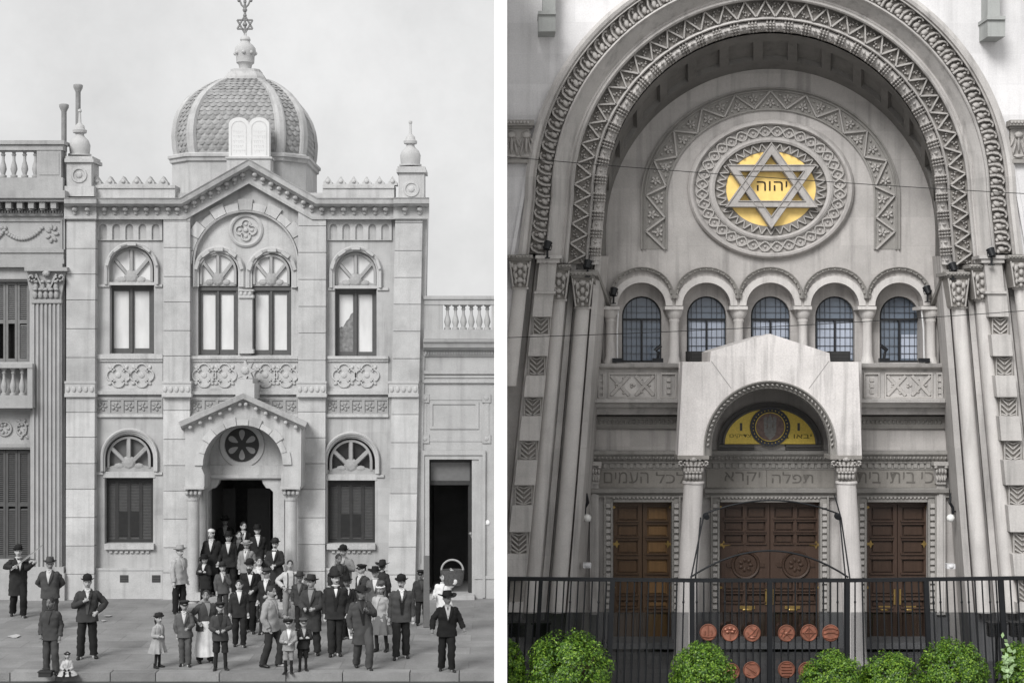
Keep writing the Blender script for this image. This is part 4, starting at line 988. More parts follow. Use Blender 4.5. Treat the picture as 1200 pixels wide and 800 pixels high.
m.wall(t1, [inset(t1, .70)], Ys - .19, Ys + .02, True); m.wall(t2, [inset(t2, .70)], Ys - .187, Ys + .02, True)
for t_ in (t1, t2):
    for f_, k_ in ((.975, 0), (.725, 1)): q_ = inset(t_, f_); m.chain(q_ + [q_[0]], Ys - .186 - .001 * k_, 1.3, .03, .4)
m.build('star_of_david', TB, rs_)
# ---- jambs: stepped splay with shafts, both sides
def jamb_strip(side, prof, y0, y1, name, mat):
    b = MB(); ys = [y0 + (y1 - y0) * k / 12 for k in range(13)]; vs = []
    for y in ys:
        for R_, Y in prof:
            x = leg(side, R_, y); x = max(x, 593) if side < 0 else x; vs.append(P(x, y, Y))
    n_ = len(prof)
    b.add(vs, [(i * n_ + k, i * n_ + k + 1, (i + 1) * n_ + k + 1, (i + 1) * n_ + k) for i in range(12) for k in range(n_ - 1)])
    return b.build(name, mat, TEM)
JP = [(284, YR + .02), (283.5, YR + .42), (268, YR + .42), (266.5, YR + .2), (243, YR + .25), (242, YR + .64), (228, YR + .64), (226.5, YR + .60), (220.5, YR + .62), (219.5, YR + .80), (201, YR + .80), (199.5, YR + .60), (193, YR + .75), (186.5, YR + 1.6), (184, BY + .05)]
for sd_ in (-1, 1):
    jamb_strip(sd_, JP, 300, 717, 'jamb', TS)
    jamb_strip(sd_, [(R_ + .6, Y - .03) for R_, Y in JP], 717, 784, 'granite_plinth', GRAN)
    for R_, Y, y0, r in ((281.5, YR - .02, 339, 8.2), (236.8, YR + .36, 353, 8.0), (209.5, YR + .54, 362, 8.3)):
        yb = 717 if sd_ > 0 or R_ < 270 else 452
        m = MB(); pts = []
        for k in range(9):
            y = yb + (y0 - yb) * k / 8
            pts.append((leg(sd_, R_, y), y, r * (1 + K * (y - 340))))
        xt = leg(sd_, R_, y0); pts += [(xt, y0 - .2, r * 1.25), (xt, y0 - 2.4, r * 1.25), (xt, y0 - 2.6, r * 1.05)]
        m.col(pts, Y, 22); sh = m.build('shaft', TP, TEM, smooth=35)
        # capital: carved block with abacus
        h = 34 if R_ > 270 else 37
        m = MB(); yt = y0 - h; x = xt; Yf = Y - r * SC(Y)
        a = sd_ * -1
        m.prism([(x - 13, yt), (x + 13, yt), (x + 8.2, y0 - 2.5), (x - 8.2, y0 - 2.5)], Yf - .06, Yf + .5)
        cp = m.build('capital', TG, sh)
        m = MB()
        for (u, v, aa, bb) in ((0, 6, 5, 4), (-6, 9, 3, 5), (6, 9, 3, 5), (0, 14, 3, 4.5), (-5, 18, 2.4, 4), (5, 18, 2.4, 4), (0, 23, 4.2, 3.6), (-9.5, 6, 2.4, 4), (9.5, 6, 2.4, 4), (-5.2, 25, 2, 3.5), (5.2, 25, 2, 3.5), (0, 29, 2.5, 3)):
            m.blob(x + u, yt + v * h / 34, Yf - .06, aa, bb, .09)
        for s_ in (-1, 1): m.ridge((x + s_ * 12, yt + 1), (x + s_ * 7.8, y0 - 3), Yf - .06, 2.6, .08)
        c = arc(x, yt + 15, 7, 10, 0, 360, 20)[:-1]; m.sweep(c, [(-.7, Yf - .06), (-.4, Yf - .12), (.6, Yf - .12), (.9, Yf - .06)], closed=True)
        m.build('leaf_carving', TC, cp, smooth=35)
        m = MB(); m.pbox(x - 15, x + 15, yt - 6.5, yt - 2.2, Yf - .16, Yf + .55); m.pbox(x - 13.5, x + 13.5, yt - 2.2, yt + .4, Yf - .10, Yf + .5)
        for k in range(7): m.blob(x - 12.5 + 4.2 * k, yt - 4.3, Yf - .16, 2, 1.6, .04, 0, 6)
        m.build('abacus', TD, cp)
    # pilaster with carved square sinkings
    m = MB(); sq = [(371, 392), (417, 440), (465, 487.5), (516, 539), (568, 592), (623, 649), (679, 706)]
    def pil(b, y0, y1, R0, R1, Yf, Yb):
        q = []
        for R_, y in ((R0, y0), (R1, y0), (R1, y1), (R0, y1)):
            x = leg(sd_, R_, y); q.append((max(x, 593) if sd_ < 0 else x, y))
        if abs(q[0][0] - q[1][0]) < 1 and abs(q[2][0] - q[3][0]) < 1: return
        b.prism(q if sd_ > 0 else q[::-1], Yf, Yb)
    ed = [344] + [v for s_ in sq for v in s_] + [717]
    pil(m, 308, 341, 263, 243, YR + .0, YR + .4); pil(m, 341, 344, 265, 241, YR - .05, YR + .4); pil(m, 303, 308, 266, 240, YR - .06, YR + .4); pil(m, 299, 303, 268, 238, YR - .1, YR + .4)
    for k in range(0, len(ed), 2): pil(m, ed[k], ed[k + 1], 264.5, 243, YR + .0, YR + .4)
    m.mi = 1; pil(m, 300, 717, 263.5, 244, YR + .16, YR + .38); m.mi = 2
    for y0, y1 in sq:
        yc = (y0 + y1) / 2; x0, x1 = leg(sd_, 263, yc), leg(sd_, 245, yc); x0, x1 = min(x0, x1), max(x0, x1)
        if x0 < 594: continue
        xm = (x0 + x1) / 2; m.wall(rect(x0, x1, y0 - .5, y1 + .5), [rect(x0 + 1.2, x1 - 1.2, y0 + 1, y1 - 1)], YR + .12, YR + .165)
        for k in range(-1, 4):
            yy = y0 + 2 + k * 6; P3 = [(x0 + 1.5, max(y0 + 1, yy)), (xm, min(y1 - 1, max(y0 + 1, yy + 8))), (x1 - 1.5, max(y0 + 1, yy))]
            if P3[0][1] < y1 - 2: m.chain(P3, YR + .155, 2.4, .05, .5)
    m.build('pilaster', [TS, TG, TC], TEM)
    # thin cornice on the side wall of the recess
    m = MB(); 
    for R_, Y, dy in ((199, YR + .5, 0),):
        a, b_ = P(leg(sd_, 203, 323), 323, YR + .48), P(leg(sd_, 186, 357), 359, BY - .02)
        for (dz0, dz1, o) in ((0, .12, .14), (-.12, 0, .07)):
            q = Vector((-sd_ * o, 0, 0)); Z0, Z1 = Vector((0, 0, dz0)), Vector((0, 0, dz1)); bk = Vector((sd_ * .5, 0, 0))
            m.add([a + bk + Z0, a + q + Z0, a + q + Z1, a + bk + Z1, b_ + bk + Z0, b_ + q + Z0, b_ + q + Z1, b_ + bk + Z1], [(0, 1, 2, 3), (4, 7, 6, 5), (0, 4, 5, 1), (1, 5, 6, 2), (2, 6, 7, 3)])
    m.build('impost_cornice', TD, TEM)
# capital bands on the outer wall and upper brackets
for x0, x1 in ((592.5, 621), (1184, 1235)):
    m = MB(); m.pbox(x0, x1 + 5 * (x0 < 700) - 0, 140.5, 147, YR - .26, YR); m.pbox(x0, x1 + 3 * (x0 < 700), 147, 150.5, YR - .16, YR); m.pbox(x0, x1, 150.5, 187, YR - .08, YR); m.pbox(x0, x1, 187, 191, YR - .13, YR); fb = m.build('wall_capital', TD, TEM)
    m = MB(); m.pbox(x0 + .5, x1 - .5, 142, 186, YR - .09, YR - .02); x = x0 + 7 + (0 if x0 < 700 else 3)
    while x < x1 - 4:
        m.blob(x, 158, YR - .08, 6, 5, .10); m.blob(x, 170, YR - .08, 2, 11, .12)
        for s_ in (-1, 1): m.blob(x + s_ * 5, 174, YR - .08, 1.8, 9, .09, -.25 * s_); m.blob(x + s_ * 7.5, 167, YR - .08, 1.6, 7, .07, -.4 * s_)
        m.blob(x, 183, YR - .08, 7, 2.5, .06); x += 17
    for k in range(int((x1 - x0) / 4)): m.blob(x0 + 2 + 4 * k, 143.5, YR - .262, 1.8, 2, .04, 0, 6)
    m.build('leaf_carving', TC, fb, smooth=35)
m = MB(); m.prism([(617, 193), (621.5, 193), (600, 312), (596, 312)], YR - .07, YR); m.build('corner_moulding', WS, TEM)
m = MB(); m.prism([(1185, 193), (1189, 193), (1210, 312), (1205.5, 312)], YR - .07, YR); m.build('corner_moulding', WS, TEM)
for x0, x1, yb in ((631, 651, 37), (1157.5, 1178, 43)):
    m = MB(); d = 1 if x0 < 900 else -1
    m.pbox(x0, x1, yb - 22, yb, YR - .55, YR); m.col([(x0, yb - 2, 0)] * 2, YR) if False else None
    a, b_ = (x0 + 5, x1) if d > 0 else (x0, x1 - 6)
    m.pbox(a, b_, -60, yb - 22, YR - .42, YR); m.pbox(x0 - .5, x1 + .5, yb - 24, yb - 20, YR - .6, YR)
    m.build('wall_bracket', stone('bracket_stone', (.36, .37, .36), var=.1, stain=.2), TEM)
# ---- lower storey: balcony panels, frieze, inscription, doors
LY = BY - .0
m = MB()
dsurr = [rect(718.5, 787, 587.5, 757), rect(843.5, 961, 587.5, 757), rect(1016, 1087.5, 587.5, 757)]
m.wall([(XC - 215, 426), (XC + 215, 426), (XC + 235, 759), (XC - 235, 759)], dsurr, LY + .02, LY + .4); m.build('lower_wall', TB, TEM)
for x0, x1 in ((697, 800), (1006, 1108)):
    s_ = 1 if x0 < 900 else -1
    m = MB(); m.sweep(line(x0 + 2, x1, 430), [(-3, LY), (-2.5, LY - .44), (0, LY - .56), (4, LY - .60), (4.8, LY + .3)], caps=True)
    m.pbox(x0 + 1, x1, 432, 470, LY - .40, LY + .05)
    m.sweep(line(x0, x1, 470), [(-16, LY), (-15.5, LY - .40), (-10, LY - .46), (-7.5, LY - .46), (-7, LY - .60), (-3, LY - .66), (-1.5, LY - .74), (2, LY - .76), (3.4, LY - .42), (3.6, LY)], caps=True)
    bal = m.build('balcony', TS, TEM)
    m = MB(); Yb_ = LY - .40
    if s_ > 0: main, small, tiny = (713, 769), (774, 793), (701, 708)
    else: main, small, tiny = (1037, 1093), (1012.5, 1031), (1097.5, 1105)
    for a, b in (main, small, tiny):
        m.wall(rect(a, b, 436.5, 466.5), [rect(a + 1.6, b - 1.6, 438.5, 464.5)], Yb_ - .05, Yb_)
    a, b = main; q = (a + b) / 2; y0, y1 = 440, 463; xm = q
    for u0, v0, u1, v1 in ((a + 3, y0, xm + 0, y1 + 4), (a + 3, y1, xm, y0 - 4), (b - 3, y0, xm, y1 + 4), (b - 3, y1, xm, y0 - 4)):
        t = (y1 - v0 if v1 > v0 else v0 - y0) / abs(v1 - v0); m.ridge((u0, v0), (u0 + (u1 - u0) * t, v0 + (v1 - v0) * t), Yb_ - .003 * (v0 > 451) - .0015 * (u0 > q), 4.2, .035, .8)
    for dx, dy in ((0, 0), (-9, -7), (9, -7), (-9, 7.5), (9, 7.5), (-18, 0), (18, 0)):
        for k in range(3): m.blob(q + dx + 2 * math.cos(k * 2.1), 451.5 + dy + 1.6 * math.sin(k * 2.1), Yb_, 2, 1.6, .04, 0, 6)
    for (a, b) in (small, tiny):
        for k in range(3): xq = (a + b) / 2; m.pbox(xq - 2.3, xq + 2.3, 442.5 + 7 * k, 447 + 7 * k, Yb_ - .03, Yb_)
    m.build('carving', TC, bal)
    m = MB(); m.sweep(line(x0 - 4, x1 + (0 if s_ > 0 else 6), 502), [(0, LY), (0, LY - .05), (4, LY - .08), (12, LY - .10), (14, LY - .14), (16, LY)], caps=True)
    for k in range(20): m.blob(x0 + 1 + 5 * k, 494, LY - .09, 1.9, 3, .04, 0, 6)
    m.build('frieze', TD, TEM)
m = MB()
for x0, x1 in ((690, 806), (826, 980), (1000, 1112)):
    m.sweep(line(x0, x1, 541), [(0, LY), (0, LY - .06), (3, LY - .12), (6, LY - .14), (9, LY - .20), (13, LY - .2), (13.5, LY)], caps=True)
    for k in range(int((x1 - x0) / 4.6)): m.blob(x0 + 2.3 + 4.6 * k, 536.5, LY - .13, 1.7, 2.2, .05, 0, 6)
    m.sweep(line(x0, x1, 550), [(0, LY), (0, LY - .06), (1.4, LY - .07), (1.5, LY - .03), (7.5, LY - .03), (7.6, LY - .08), (9, LY - .08), (9.2, LY)], caps=True)
    for k in range(int((x1 - x0) / 7.6)): m.pbox(x0 + 2 + 7.6 * k, x0 + 6.6 + 7.6 * k, 543, 548, LY - .07, LY - .03)
    m.sweep(line(x0, x1, 580), [(-2.5, LY), (-2.5, LY - .1), (0, LY - .1), (3, LY - .2), (7, LY - .22), (8.5, LY - .1), (9, LY)], caps=True)
m.build('moulding', TD, TEM)
INS = stone('inscription_stone', (.27, .255, .235), var=.07, stain=.2, streak=.2, bump=.2, seed=11)
CUT = plain('incised_shadow_stone', (.135, .126, .115), rough=.9, var=.2)
for (x0, x1), txts in (((704, 797), (('לכל', 768.5, 803), ('העמים', 707.5, 760))), ((832, 974), (('תפלה', 904.5, 953), ('יקרא', 849, 891))), ((1008, 1096), (('כי', 1079.5, 1094.5), ('ביתי', 1039, 1072.5), ('בית', 1004.5, 1032)))):
    m = MB(); m.pbox(x0 - 4, x1 + 4, 550, 571, LY - .045, LY + .01); pn = m.build('inscription', INS, TEM)
    for tx, a, b in txts: letters(tx, a, b, 552.8, 565.8 if tx not in ('יקרא',) else 567.5, LY - .047, .012, CUT, 'lettering', pn)
m = MB(); m.pbox(898, 898.6, 551, 570, LY - .05, LY - .04); m.build('stone_joint', CUT, TEM)
for x in (696.5, 1103):                                     # little capitals and strips beside the outer doors
    m = MB(); m.prism([(x - 7.5, 545), (x + 7.5, 545), (x + 5.5, 567), (x - 5.5, 567)], LY - .2, LY); m.pbox(x - 8.5, x + 8.5, 541, 545.5, LY - .28, LY)
    for k in range(4): m.blob(x - 5 + 3.4 * k, 552, LY - .2, 2, 4, .09); m.blob(x - 4 + 2.8 * k, 561, LY - .2, 1.8, 3.6, .07)
    for k in (-1, 1): m.blob(x + 6 * k, 547.5, LY - .22, 2.6, 2.4, .1)
    m.build('capital', TC, TEM)
    m = MB(); m.pbox(x - 5, x + 5, 567, 720, LY - .12, LY); m.pbox(x - 2.5, x + 2.5, 572, 716, LY - .15, LY - .12); m.build('strip_pilaster', TS, TEM)
def wood(name, c): return plain(name, c, rough=.42, var=.18, scale=3.2, stretch=(9, 9, .7), bump=.12, spec=.4)
WD = wood('dark_brown_oak', (.066, .041, .030)); WD2 = wood('deep_brown_oak', (.056, .034, .024)); WL = wood('golden_brown_oak', (.090, .055, .032)); WLP = wood('orange_brown_oak', (.10, .058, .030)); WLG = wood('paler_golden_oak', (.18, .102, .042))  # the last is a paler oak for the panels of one leaf
BR = plain('aged_brass', (.36, .25, .09), rough=.4, metal=.7, var=.15)
def door(x0, x1, cols, m1, mp, label, medal=False):
    Yd = LY + .16; m = MB(); xm = (x0 + x1) / 2
    m.pbox(x0, x1, 586, 590.5, Yd - .03, Yd + .2); d = m.build('double_door', m1, TEM); d['label'] = label
    for s_, (a, b) in enumerate(((x0, xm - .4), (xm + .4, x1))):
        m = MB(); holes = []; w_ = (b - a - 5) / cols; rows = []; y = 594.5; ph = 15.6 if cols == 2 else 21
        if cols == 2: rows = [(594, 606.5), (611, 621.5), (626, 636), (680, 690.5), (695.5, 705), (717, 748)]
        else: rows = [(594, 609.5), (614.5, 628), (633, 648), (655, 671), (679, 696), (703, 711), (717, 748)]
        for r0, r1 in rows:
            for c in range(cols): holes.append(rect(a + 2.5 + w_ * c + 2.4, a + 2.5 + w_ * (c + 1) - 2.4, r0, r1))
        m.wall(rect(a, b, 590.5, 756), holes, Yd, Yd + .085); m.mi = 1
        for i, h in enumerate(holes):
            (p, q), (_, _), (r_, t), _ = h
            m.pbox(p - .3, r_ + .3, q - .3, t + .3, Yd + .065, Yd + .09); m.prism([(p + 2.0, q + 1.8), (r_ - 2.0, q + 1.8), (r_ - 2.0, t - 1.8), (p + 2.0, t - 1.8)], Yd + .030, Yd + .066)
            m.mi = 0; m.pbox(p - 1.2, r_ + 1.2, t + .2, t + 1.7, Yd - .05, Yd + .02); m.pbox(p - .8, r_ + .8, q - 1.4, q - .2, Yd - .03, Yd + .02); m.mi = 1
        lf = m.build('door_leaf', [m1, WLG if (mp is WLP and s_ == 1) else mp], d)
        if medal:
            xc = 873.8 if s_ == 0 else 932.8
            m = MB(); m.sweep(arc(xc, 661.5, 14, 14, 0, 360, 36)[:-1], [(-1, Yd), (0, Yd - .05), (2.2, Yd - .06), (3, Yd)], closed=True)
            for q in (-1, 1): m.pbox(xc + q * 15 - (7 if q < 0 else 0), xc + q * 15 + (7 if q > 0 else 0), 659.5, 664, Yd - .03, Yd)
            m.prism([(xc + 13 * math.cos(R(12 * k)), 661.5 + 13 * math.sin(R(12 * k))) for k in range(30)], Yd - .015, Yd + .02)
            for k in range(7): m.blob(xc + 6 * math.cos(k * .9), 661.5 + 6 * math.sin(k * .9), Yd - .015, 3, 2.2, .03, k * .9)
            m.build('round_medallion', mp, lf)
        m = MB(); hx, sg = (a, 1) if s_ == 0 else (b, -1)
        for y in ((594, 638, 688) if cols == 2 else (594, 637, 688)):
            L = 13 if y == 638 else (8 if y == 637 else 3)
            m.prism([(hx, y - 1.6), (hx + sg * L * .7, y - 1.2), (hx + sg * L, y), (hx + sg * L * .7, y + 1.2), (hx, y + 1.6)], Yd - .02, Yd)
            if L > 5:
                for q in (-1, 1): m.prism([(hx + sg * 2, y), (hx + sg * 4.5, y + q * 5), (hx + sg * 6, y + q * 1)], Yd - .022, Yd - .002)
        m.build('hinge', BR, lf)
        if label != 'golden brown double door':
            m = MB(); hx = xm - sg * (4.5 if cols == 2 else 3.3) * 1.0
            m.pbox(hx - 1, hx + 1, 690, 708, Yd - .05, Yd - .02); m.pbox(hx - .8, hx + .8, 691, 693, Yd - .03, Yd); m.pbox(hx - .8, hx + .8, 705, 707, Yd - .03, Yd)
            c = (a + b) / 2 + (3 if s_ == 0 else -3); hw = 9 if cols == 2 else 7; m.pbox(c - hw, c + hw, 709.5, 713, Yd - .03, Yd); m.blob(c, 714, Yd - .01, hw * .7, 2, .03)
            m.build('handle', BR, lf)
    # carved surround
    m = MB(); Ys_ = LY
    for (a, b) in ((x0 - 10.5, x0 - .2), (x1 + .2, x1 + 10.5)):
        y = 581
        m.pbox(a, b, 580.5, 716.5, Ys_ - .06, Ys_ + .02); m.pbox(a + (0 if a < x0 - 1 else 8.4), a + (1.9 if a < x0 - 1 else 10.3), 580.5, 716, Ys_ - .12, Ys_ - .06); q = a + (7.8 if a < x0 - 1 else .3); m.pbox(q, q + 2.0, 588, 716, Ys_ - .12, Ys_ - .06)
    m.pbox(x0 - .2, x1 + .2, 580.5, 588, Ys_ - .06, Ys_ + .02); m.pbox(x0 + 1, x1 - 1, 585.6, 588, Ys_ - .11, Ys_ - .06); m.mi = 1
    for (a, b) in ((x0 - 8.2, x0 - 3), (x1 + 3, x1 + 8.2)):
        y = 590
        while y < 714: m.pbox(a, b, y, y + 4.6, Ys_ - .11, Ys_ - .06); y += 7.4
    x = x0 - 1
    while x < x1: m.blob(x + 2, 583.2, Ys_ - .06, 1.9, 2, .06, 0, 6); x += 4.6
    m.build('door_surround', [TD, TC], d)
    m = MB()
    for a, b in ((x0 - 10.6, x0 - .1), (x1 + .1, x1 + 10.6)): m.pbox(a, b, 716.5, 757, Ys_ - .07, Ys_ + .02)
    m.build('granite_base', GRAN, d)
    m = MB(); m.pbox(x0 - 11, x1 + 11, 752.5, 760, LY - .55, LY + .3); m.build('step', GRAN, TEM)
door(718.5, 787, 1, WL, WLP, 'golden brown double door')
door(843.7, 960.8, 2, WD, WD2, 'wide dark brown double door with round medallions', True)
door(1016, 1087.3, 1, WD, WD2, 'narrow dark brown double door with brass handles')
m = MB(); m.box(PX(688, LY), PX(1110, LY), LY + .40, LY + .44, -.05, 5.0); m.build('inner_wall', plain('dark_inner_wall', grey(.02)), TEM)
m = MB()
for a, b in ((692, 707), (798, 832), (972, 1005), (1098, 1112)): m.pbox(a, b, 717, 759, LY - .05, LY + .01)
m.build('granite_plinth', GRAN, TEM)
# ---- white porch
QY = YR + .25
sof = [(825.7, 533.5)] + [(902.4 - 76.7 * math.cos(t), 524 - 77 * math.sin(t)) for t in [math.pi * k / 36 for k in range(37)]] + [(979.6, 533.5)]
out_ = [(794.6, 533.5), (800, 423.8), (832, 423.8), (833, 412), (902.5, 391), (972, 413.5), (973, 423.8), (1005.8, 423.8), (1010, 533.5)]
m = MB(); m.wall(out_ + sof[::-1], [], QY, QY + .5); po = m.build('porch', TW, TEM)
m = MB()
for (a, b) in (((833.5, 423), (857, 455)), ((971.5, 423), (948, 455)), ): m.ridge(a, b, QY, .9, .004, .9)
m.build('stone_joint', plain('joint_mortar', (.30, .29, .28)), po)
m = MB()                                                     # box of the porch behind its front: cheeks and roof
X0, X1 = PX(800, QY), PX(1005.8, QY)
for a, b, c, d in ((795.5, 826, 806, 828), (979.5, 1009.5, 979.5, 1009.5)):
    z0, z1 = PZ(533.4, QY), PZ(424.5, QY); Ya, Yb2 = QY + .49, BY - .02
    m.add([(PX(x, Ya), Ya, z) for x in (a, b) for z in (z0, z1)] + [(PX(x, Yb2), Yb2, z) for x in (c, d) for z in (z0, z1)], [(0, 2, 3, 1), (4, 5, 7, 6), (0, 1, 5, 4), (2, 6, 7, 3), (1, 3, 7, 5), (0, 4, 6, 2)])
zt, zp = PZ(412.5, QY), PZ(392, QY); xa, xm_, xb = PX(833, QY), PX(902.5, QY), PX(972, QY)
m.add([(xa, QY + .5, zt), (xm_, QY + .5, zp), (xb, QY + .5, zt), (xa, BY - .15, zt), (xm_, BY - .15, zp), (xb, BY - .15, zt), (xa, QY + .5, zt - .5), (xb, QY + .5, zt - .5), (xa, BY - .15, zt - .5), (xb, BY - .15, zt - .5)], [(0, 1, 4, 3), (1, 2, 5, 4), (0, 3, 8, 6), (2, 7, 9, 5), (3, 4, 5, 9, 8)])
m.build('porch_roof', TW, po)
# vault of the porch and its back wall with the gold lunette
fr = [P(x, y, QY + .5) for x, y in sof]; bk_ = [P(902.4 + (x - 902.4) * .93, 526 + (y - 526) * .93 + (3 if y < 533 else 0), BY - .01) for x, y in sof]
m = MB(); n = len(fr); m.add(fr + bk_, [(i, i + 1, n + i + 1, n + i) for i in range(n - 1)]); m.build('porch_vault', TD, po, smooth=60)
m = MB()
for i in (6, 12, 18, 24, 30): p = fr[i].lerp(bk_[i], .35); m.ball(p, .07, 8, 5)
m.build('ceiling_spotlight', plain('white_lamp_cap', (.6, .6, .58)), po)
m = MB(); pth = [(825.7, 533.5, -1, 0)] + [(902.4 - 76.7 * math.cos(t), 524 - 77 * math.sin(t), -math.cos(t), -math.sin(t)) for t in [math.pi * k / 36 for k in range(37)]] + [(979.6, 533.5, 1, 0)]
m.sweep(pth, [(1.2, QY), (1, QY - .06), (-.5, QY - .05), (-1, QY + .02), (-6.5, QY + .10), (-7.5, QY + .06), (-8.5, QY + .12), (-8.6, QY + .5)]); ab = m.build('carved_arch', TD, po)
m = MB()
for k in range(40):
    t = math.pi * (k + .5) / 40; m.blob(902.4 - 73 * math.cos(t), 524 - 73.3 * math.sin(t), QY + .06, 2.6, 1.5, .09, -(math.pi / 2 - t) + .6, 6)
m.build('carving', TC, ab)
GO2 = plain('yellow_gold_mosaic', (.86, .65, .14), rough=.5, metal=.1, var=.14, scale=26, bump=.1)
lun = [(902.4 + 53.5 * math.cos(t), 520 - 41.5 * math.sin(t)) for t in [math.pi * k / 30 for k in range(31)]]
m = MB(); m.prism(lun, BY - .09, BY); lu = m.build('gold_lunette', GO2, po)
m = MB(); m.sweep([(902.4 + 53.5 * math.cos(t), 520 - 41.5 * math.sin(t), math.cos(t), -math.sin(t)) for t in [math.pi * k / 36 for k in range(37)]], [(-.5, BY - .09), (0, BY - .12), (2, BY - .12), (2.4, BY - .06), (5.5, BY - .06), (6, BY - .1), (7.2, BY - .1), (7.5, BY)], caps=True)
for a, b in ((842, 884), (921, 963)): m.pbox(a, b, 521, 523.6, BY - .12, BY); m.pbox(a, b, 525, 527, BY - .08, BY)
m.build('lunette_frame', plain('dark_lunette_stone', (.13, .126, .122), var=.15), lu)
IND = plain('dark_blue_mosaic', (.07, .074, .09), rough=.5, var=.2, scale=40)
m = MB(); m.prism([(902.6 + 23.5 * math.cos(R(8 * k)), 500 + 22.5 * math.sin(R(8 * k))) for k in range(45)], BY - .13, BY - .05); md = m.build('medallion', IND, lu)
m = MB(); m.prism([(902.6 + 16.8 * math.cos(R(10 * k)), 500 + 16.2 * math.sin(R(10 * k))) for k in range(36)], BY - .15, BY - .12); m.build('medallion_field', plain('pinkish_brown_mosaic', (.23, .165, .15), var=.3, scale=14), md)
m = MB(); m.sweep(arc(902.6, 500, 17.2, 16.6, 0, 360, 40)[:-1], [(-.5, BY - .13), (-.3, BY - .165), (.4, BY - .165), (.6, BY - .13)], closed=True)
for k in range(30): t = 2 * math.pi * k / 30; m.blob(902.6 + 20.3 * math.cos(t), 500 + 19.5 * math.sin(t), BY - .13, .8, .8, .015, 0, 5)
m.build('gold_ring', GO2, md)
m = MB(); m.prism([(902.6, 485), (906, 493), (905, 500), (909, 509), (902.6, 515.5), (896, 509), (900, 500), (899, 493)], BY - .165, BY - .14); m.prism([(895, 489), (899, 488), (898.5, 506), (895.5, 507)], BY - .162, BY - .14); m.prism([(906, 488), (910, 489), (909.5, 507), (906.5, 506)], BY - .162, BY - .14); m.build('grey_motif', plain('grey_mosaic', (.28, .275, .265), var=.2, scale=20), md)
m = MB()
for x in (868.5, 936): m.pbox(x - 1.4, x + 1.4, 495.5, 504.5, BY - .10, BY - .088)
m.build('black_mark', CUT, lu)
letters('יבאו בו', 915, 951, 508.6, 513.4, BY - .092, .006, plain('olive_letters', (.14, .11, .03)), 'lettering', lu)
letters('צדיקים', 855, 880, 508.6, 513.4, BY - .092, .006, MATS['olive_letters'], 'lettering', lu)
# porch columns
for s_, xt, xb in ((-1, 812.6, 802), (1, 991.7, 1003)):
    Yc = QY + .24; m = MB(); pts = [(xb, 783, 15), (xb, 776, 15), (xb, 774, 13.5), (xb, 768, 13)]
    for k in range(8): t = k / 7; pts.append((xb + (xt - xb) * t, 766 + (567 - 766) * t, 12.6 - 1.2 * t))
    pts += [(xt, 566, 12.8), (xt, 564, 12.8), (xt, 563, 11.5)]
    m.col(pts, Yc, 26); c_ = m.build('porch_column', TW if False else stone('porch_column_stone', (.57, .545, .53), var=.06, stain=.16, streak=.3, bump=.2, seed=12), po, smooth=35)
    m = MB(); m.col([(xt, 564, 11.5), (xt, 555, 12), (xt, 546, 14), (xt, 539, 17)], Yc, 8)
    m.pbox(xt - 18.5, xt + 18.5, 533.6, 538, QY - .08, QY + .55); cp = m.build('capital', TG, c_)
    m = MB(); Yk = QY + .02
    for r_, (y, n_, w2) in enumerate(((558, 5, 10), (550, 6, 12), (543, 6, 15))):
        for k in range(n_):
            u = (k + .5) / n_ * 2 - 1; yy = Yc - math.sqrt(max(.01, 1 - (u * .9) ** 2)) * 12.5 * SC(Yc)
            m.blob(xt + u * w2, y, yy, 2.5, 4.6, .09); m.blob(xt + u * w2, y - 4.5, yy - .05, 2.3, 1.6, .08)
    for q in (-1, 1):
        for k in range(7): a = k * .8; rr = 4.2 - .5 * k; m.blob(xt + q * (14.5 - rr * math.cos(a)), 542 + rr * math.sin(a), QY - .02, 1.5, 1.5, .08)
    m.blob(xt, 538, QY - .04, 3.5, 3, .1); m.build('leaf_carving', TC, cp, smooth=35)
# =================================================================== small things on the temple
def floodlight(px, py, Y, label, ang=0.):
    c = P(px, py, Y); t = thing('floodlight', label, 'floodlight', tuple(c), 'floodlights on the carved temple')
    m = MB(); m.box(c.x - .05, c.x + .05, c.y - .05, c.y + .05, c.z - .22, c.z - .20); m.tube([c + Vector((0, 0, -.2)), c + Vector((0, 0, -.02))], .022); m.tube([c + Vector((-.09, 0, .04)), c + Vector((-.07, 0, -.05)), c + Vector((.07, 0, -.05)), c + Vector((.09, 0, .04))], .011); m.build('bracket', BLK, t)
    m = MB(); a = Vector((math.sin(ang) * .5, .35, .8)).normalized(); b = c + Vector((0, 0, .03)); m.tube([b - a * .09, b - a * .08, b + a * .03, b + a * .085], [.035, .06, .075, .088], 12); m.build('lamp_head', BLK, t, smooth=40)
    m = MB(); m.tube([b + a * .086, b + a * .09], .078, 12); m.build('lens', plain('lamp_glass', (.5, .55, .62), rough=.1), t)
for px, py, Y, l in ((641.5, 290, YR - .12, 'black floodlight on the ledge above the left chevron pilaster'), (688.5, 312, YR + .28, 'black floodlight on the capital of the innermost left shaft'), (719, 344, BY - .3, 'black floodlight at the left end of the window arcade'),
                     (1162, 298, YR - .12, 'black floodlight on the ledge above the right chevron pilaster'), (1117, 315, YR + .28, 'black floodlight on the capital of the innermost right shaft'), (1087, 342, BY - .3, 'black floodlight at the right end of the window arcade')): floodlight(px, py, Y, l, .4 if px < 900 else -.4)
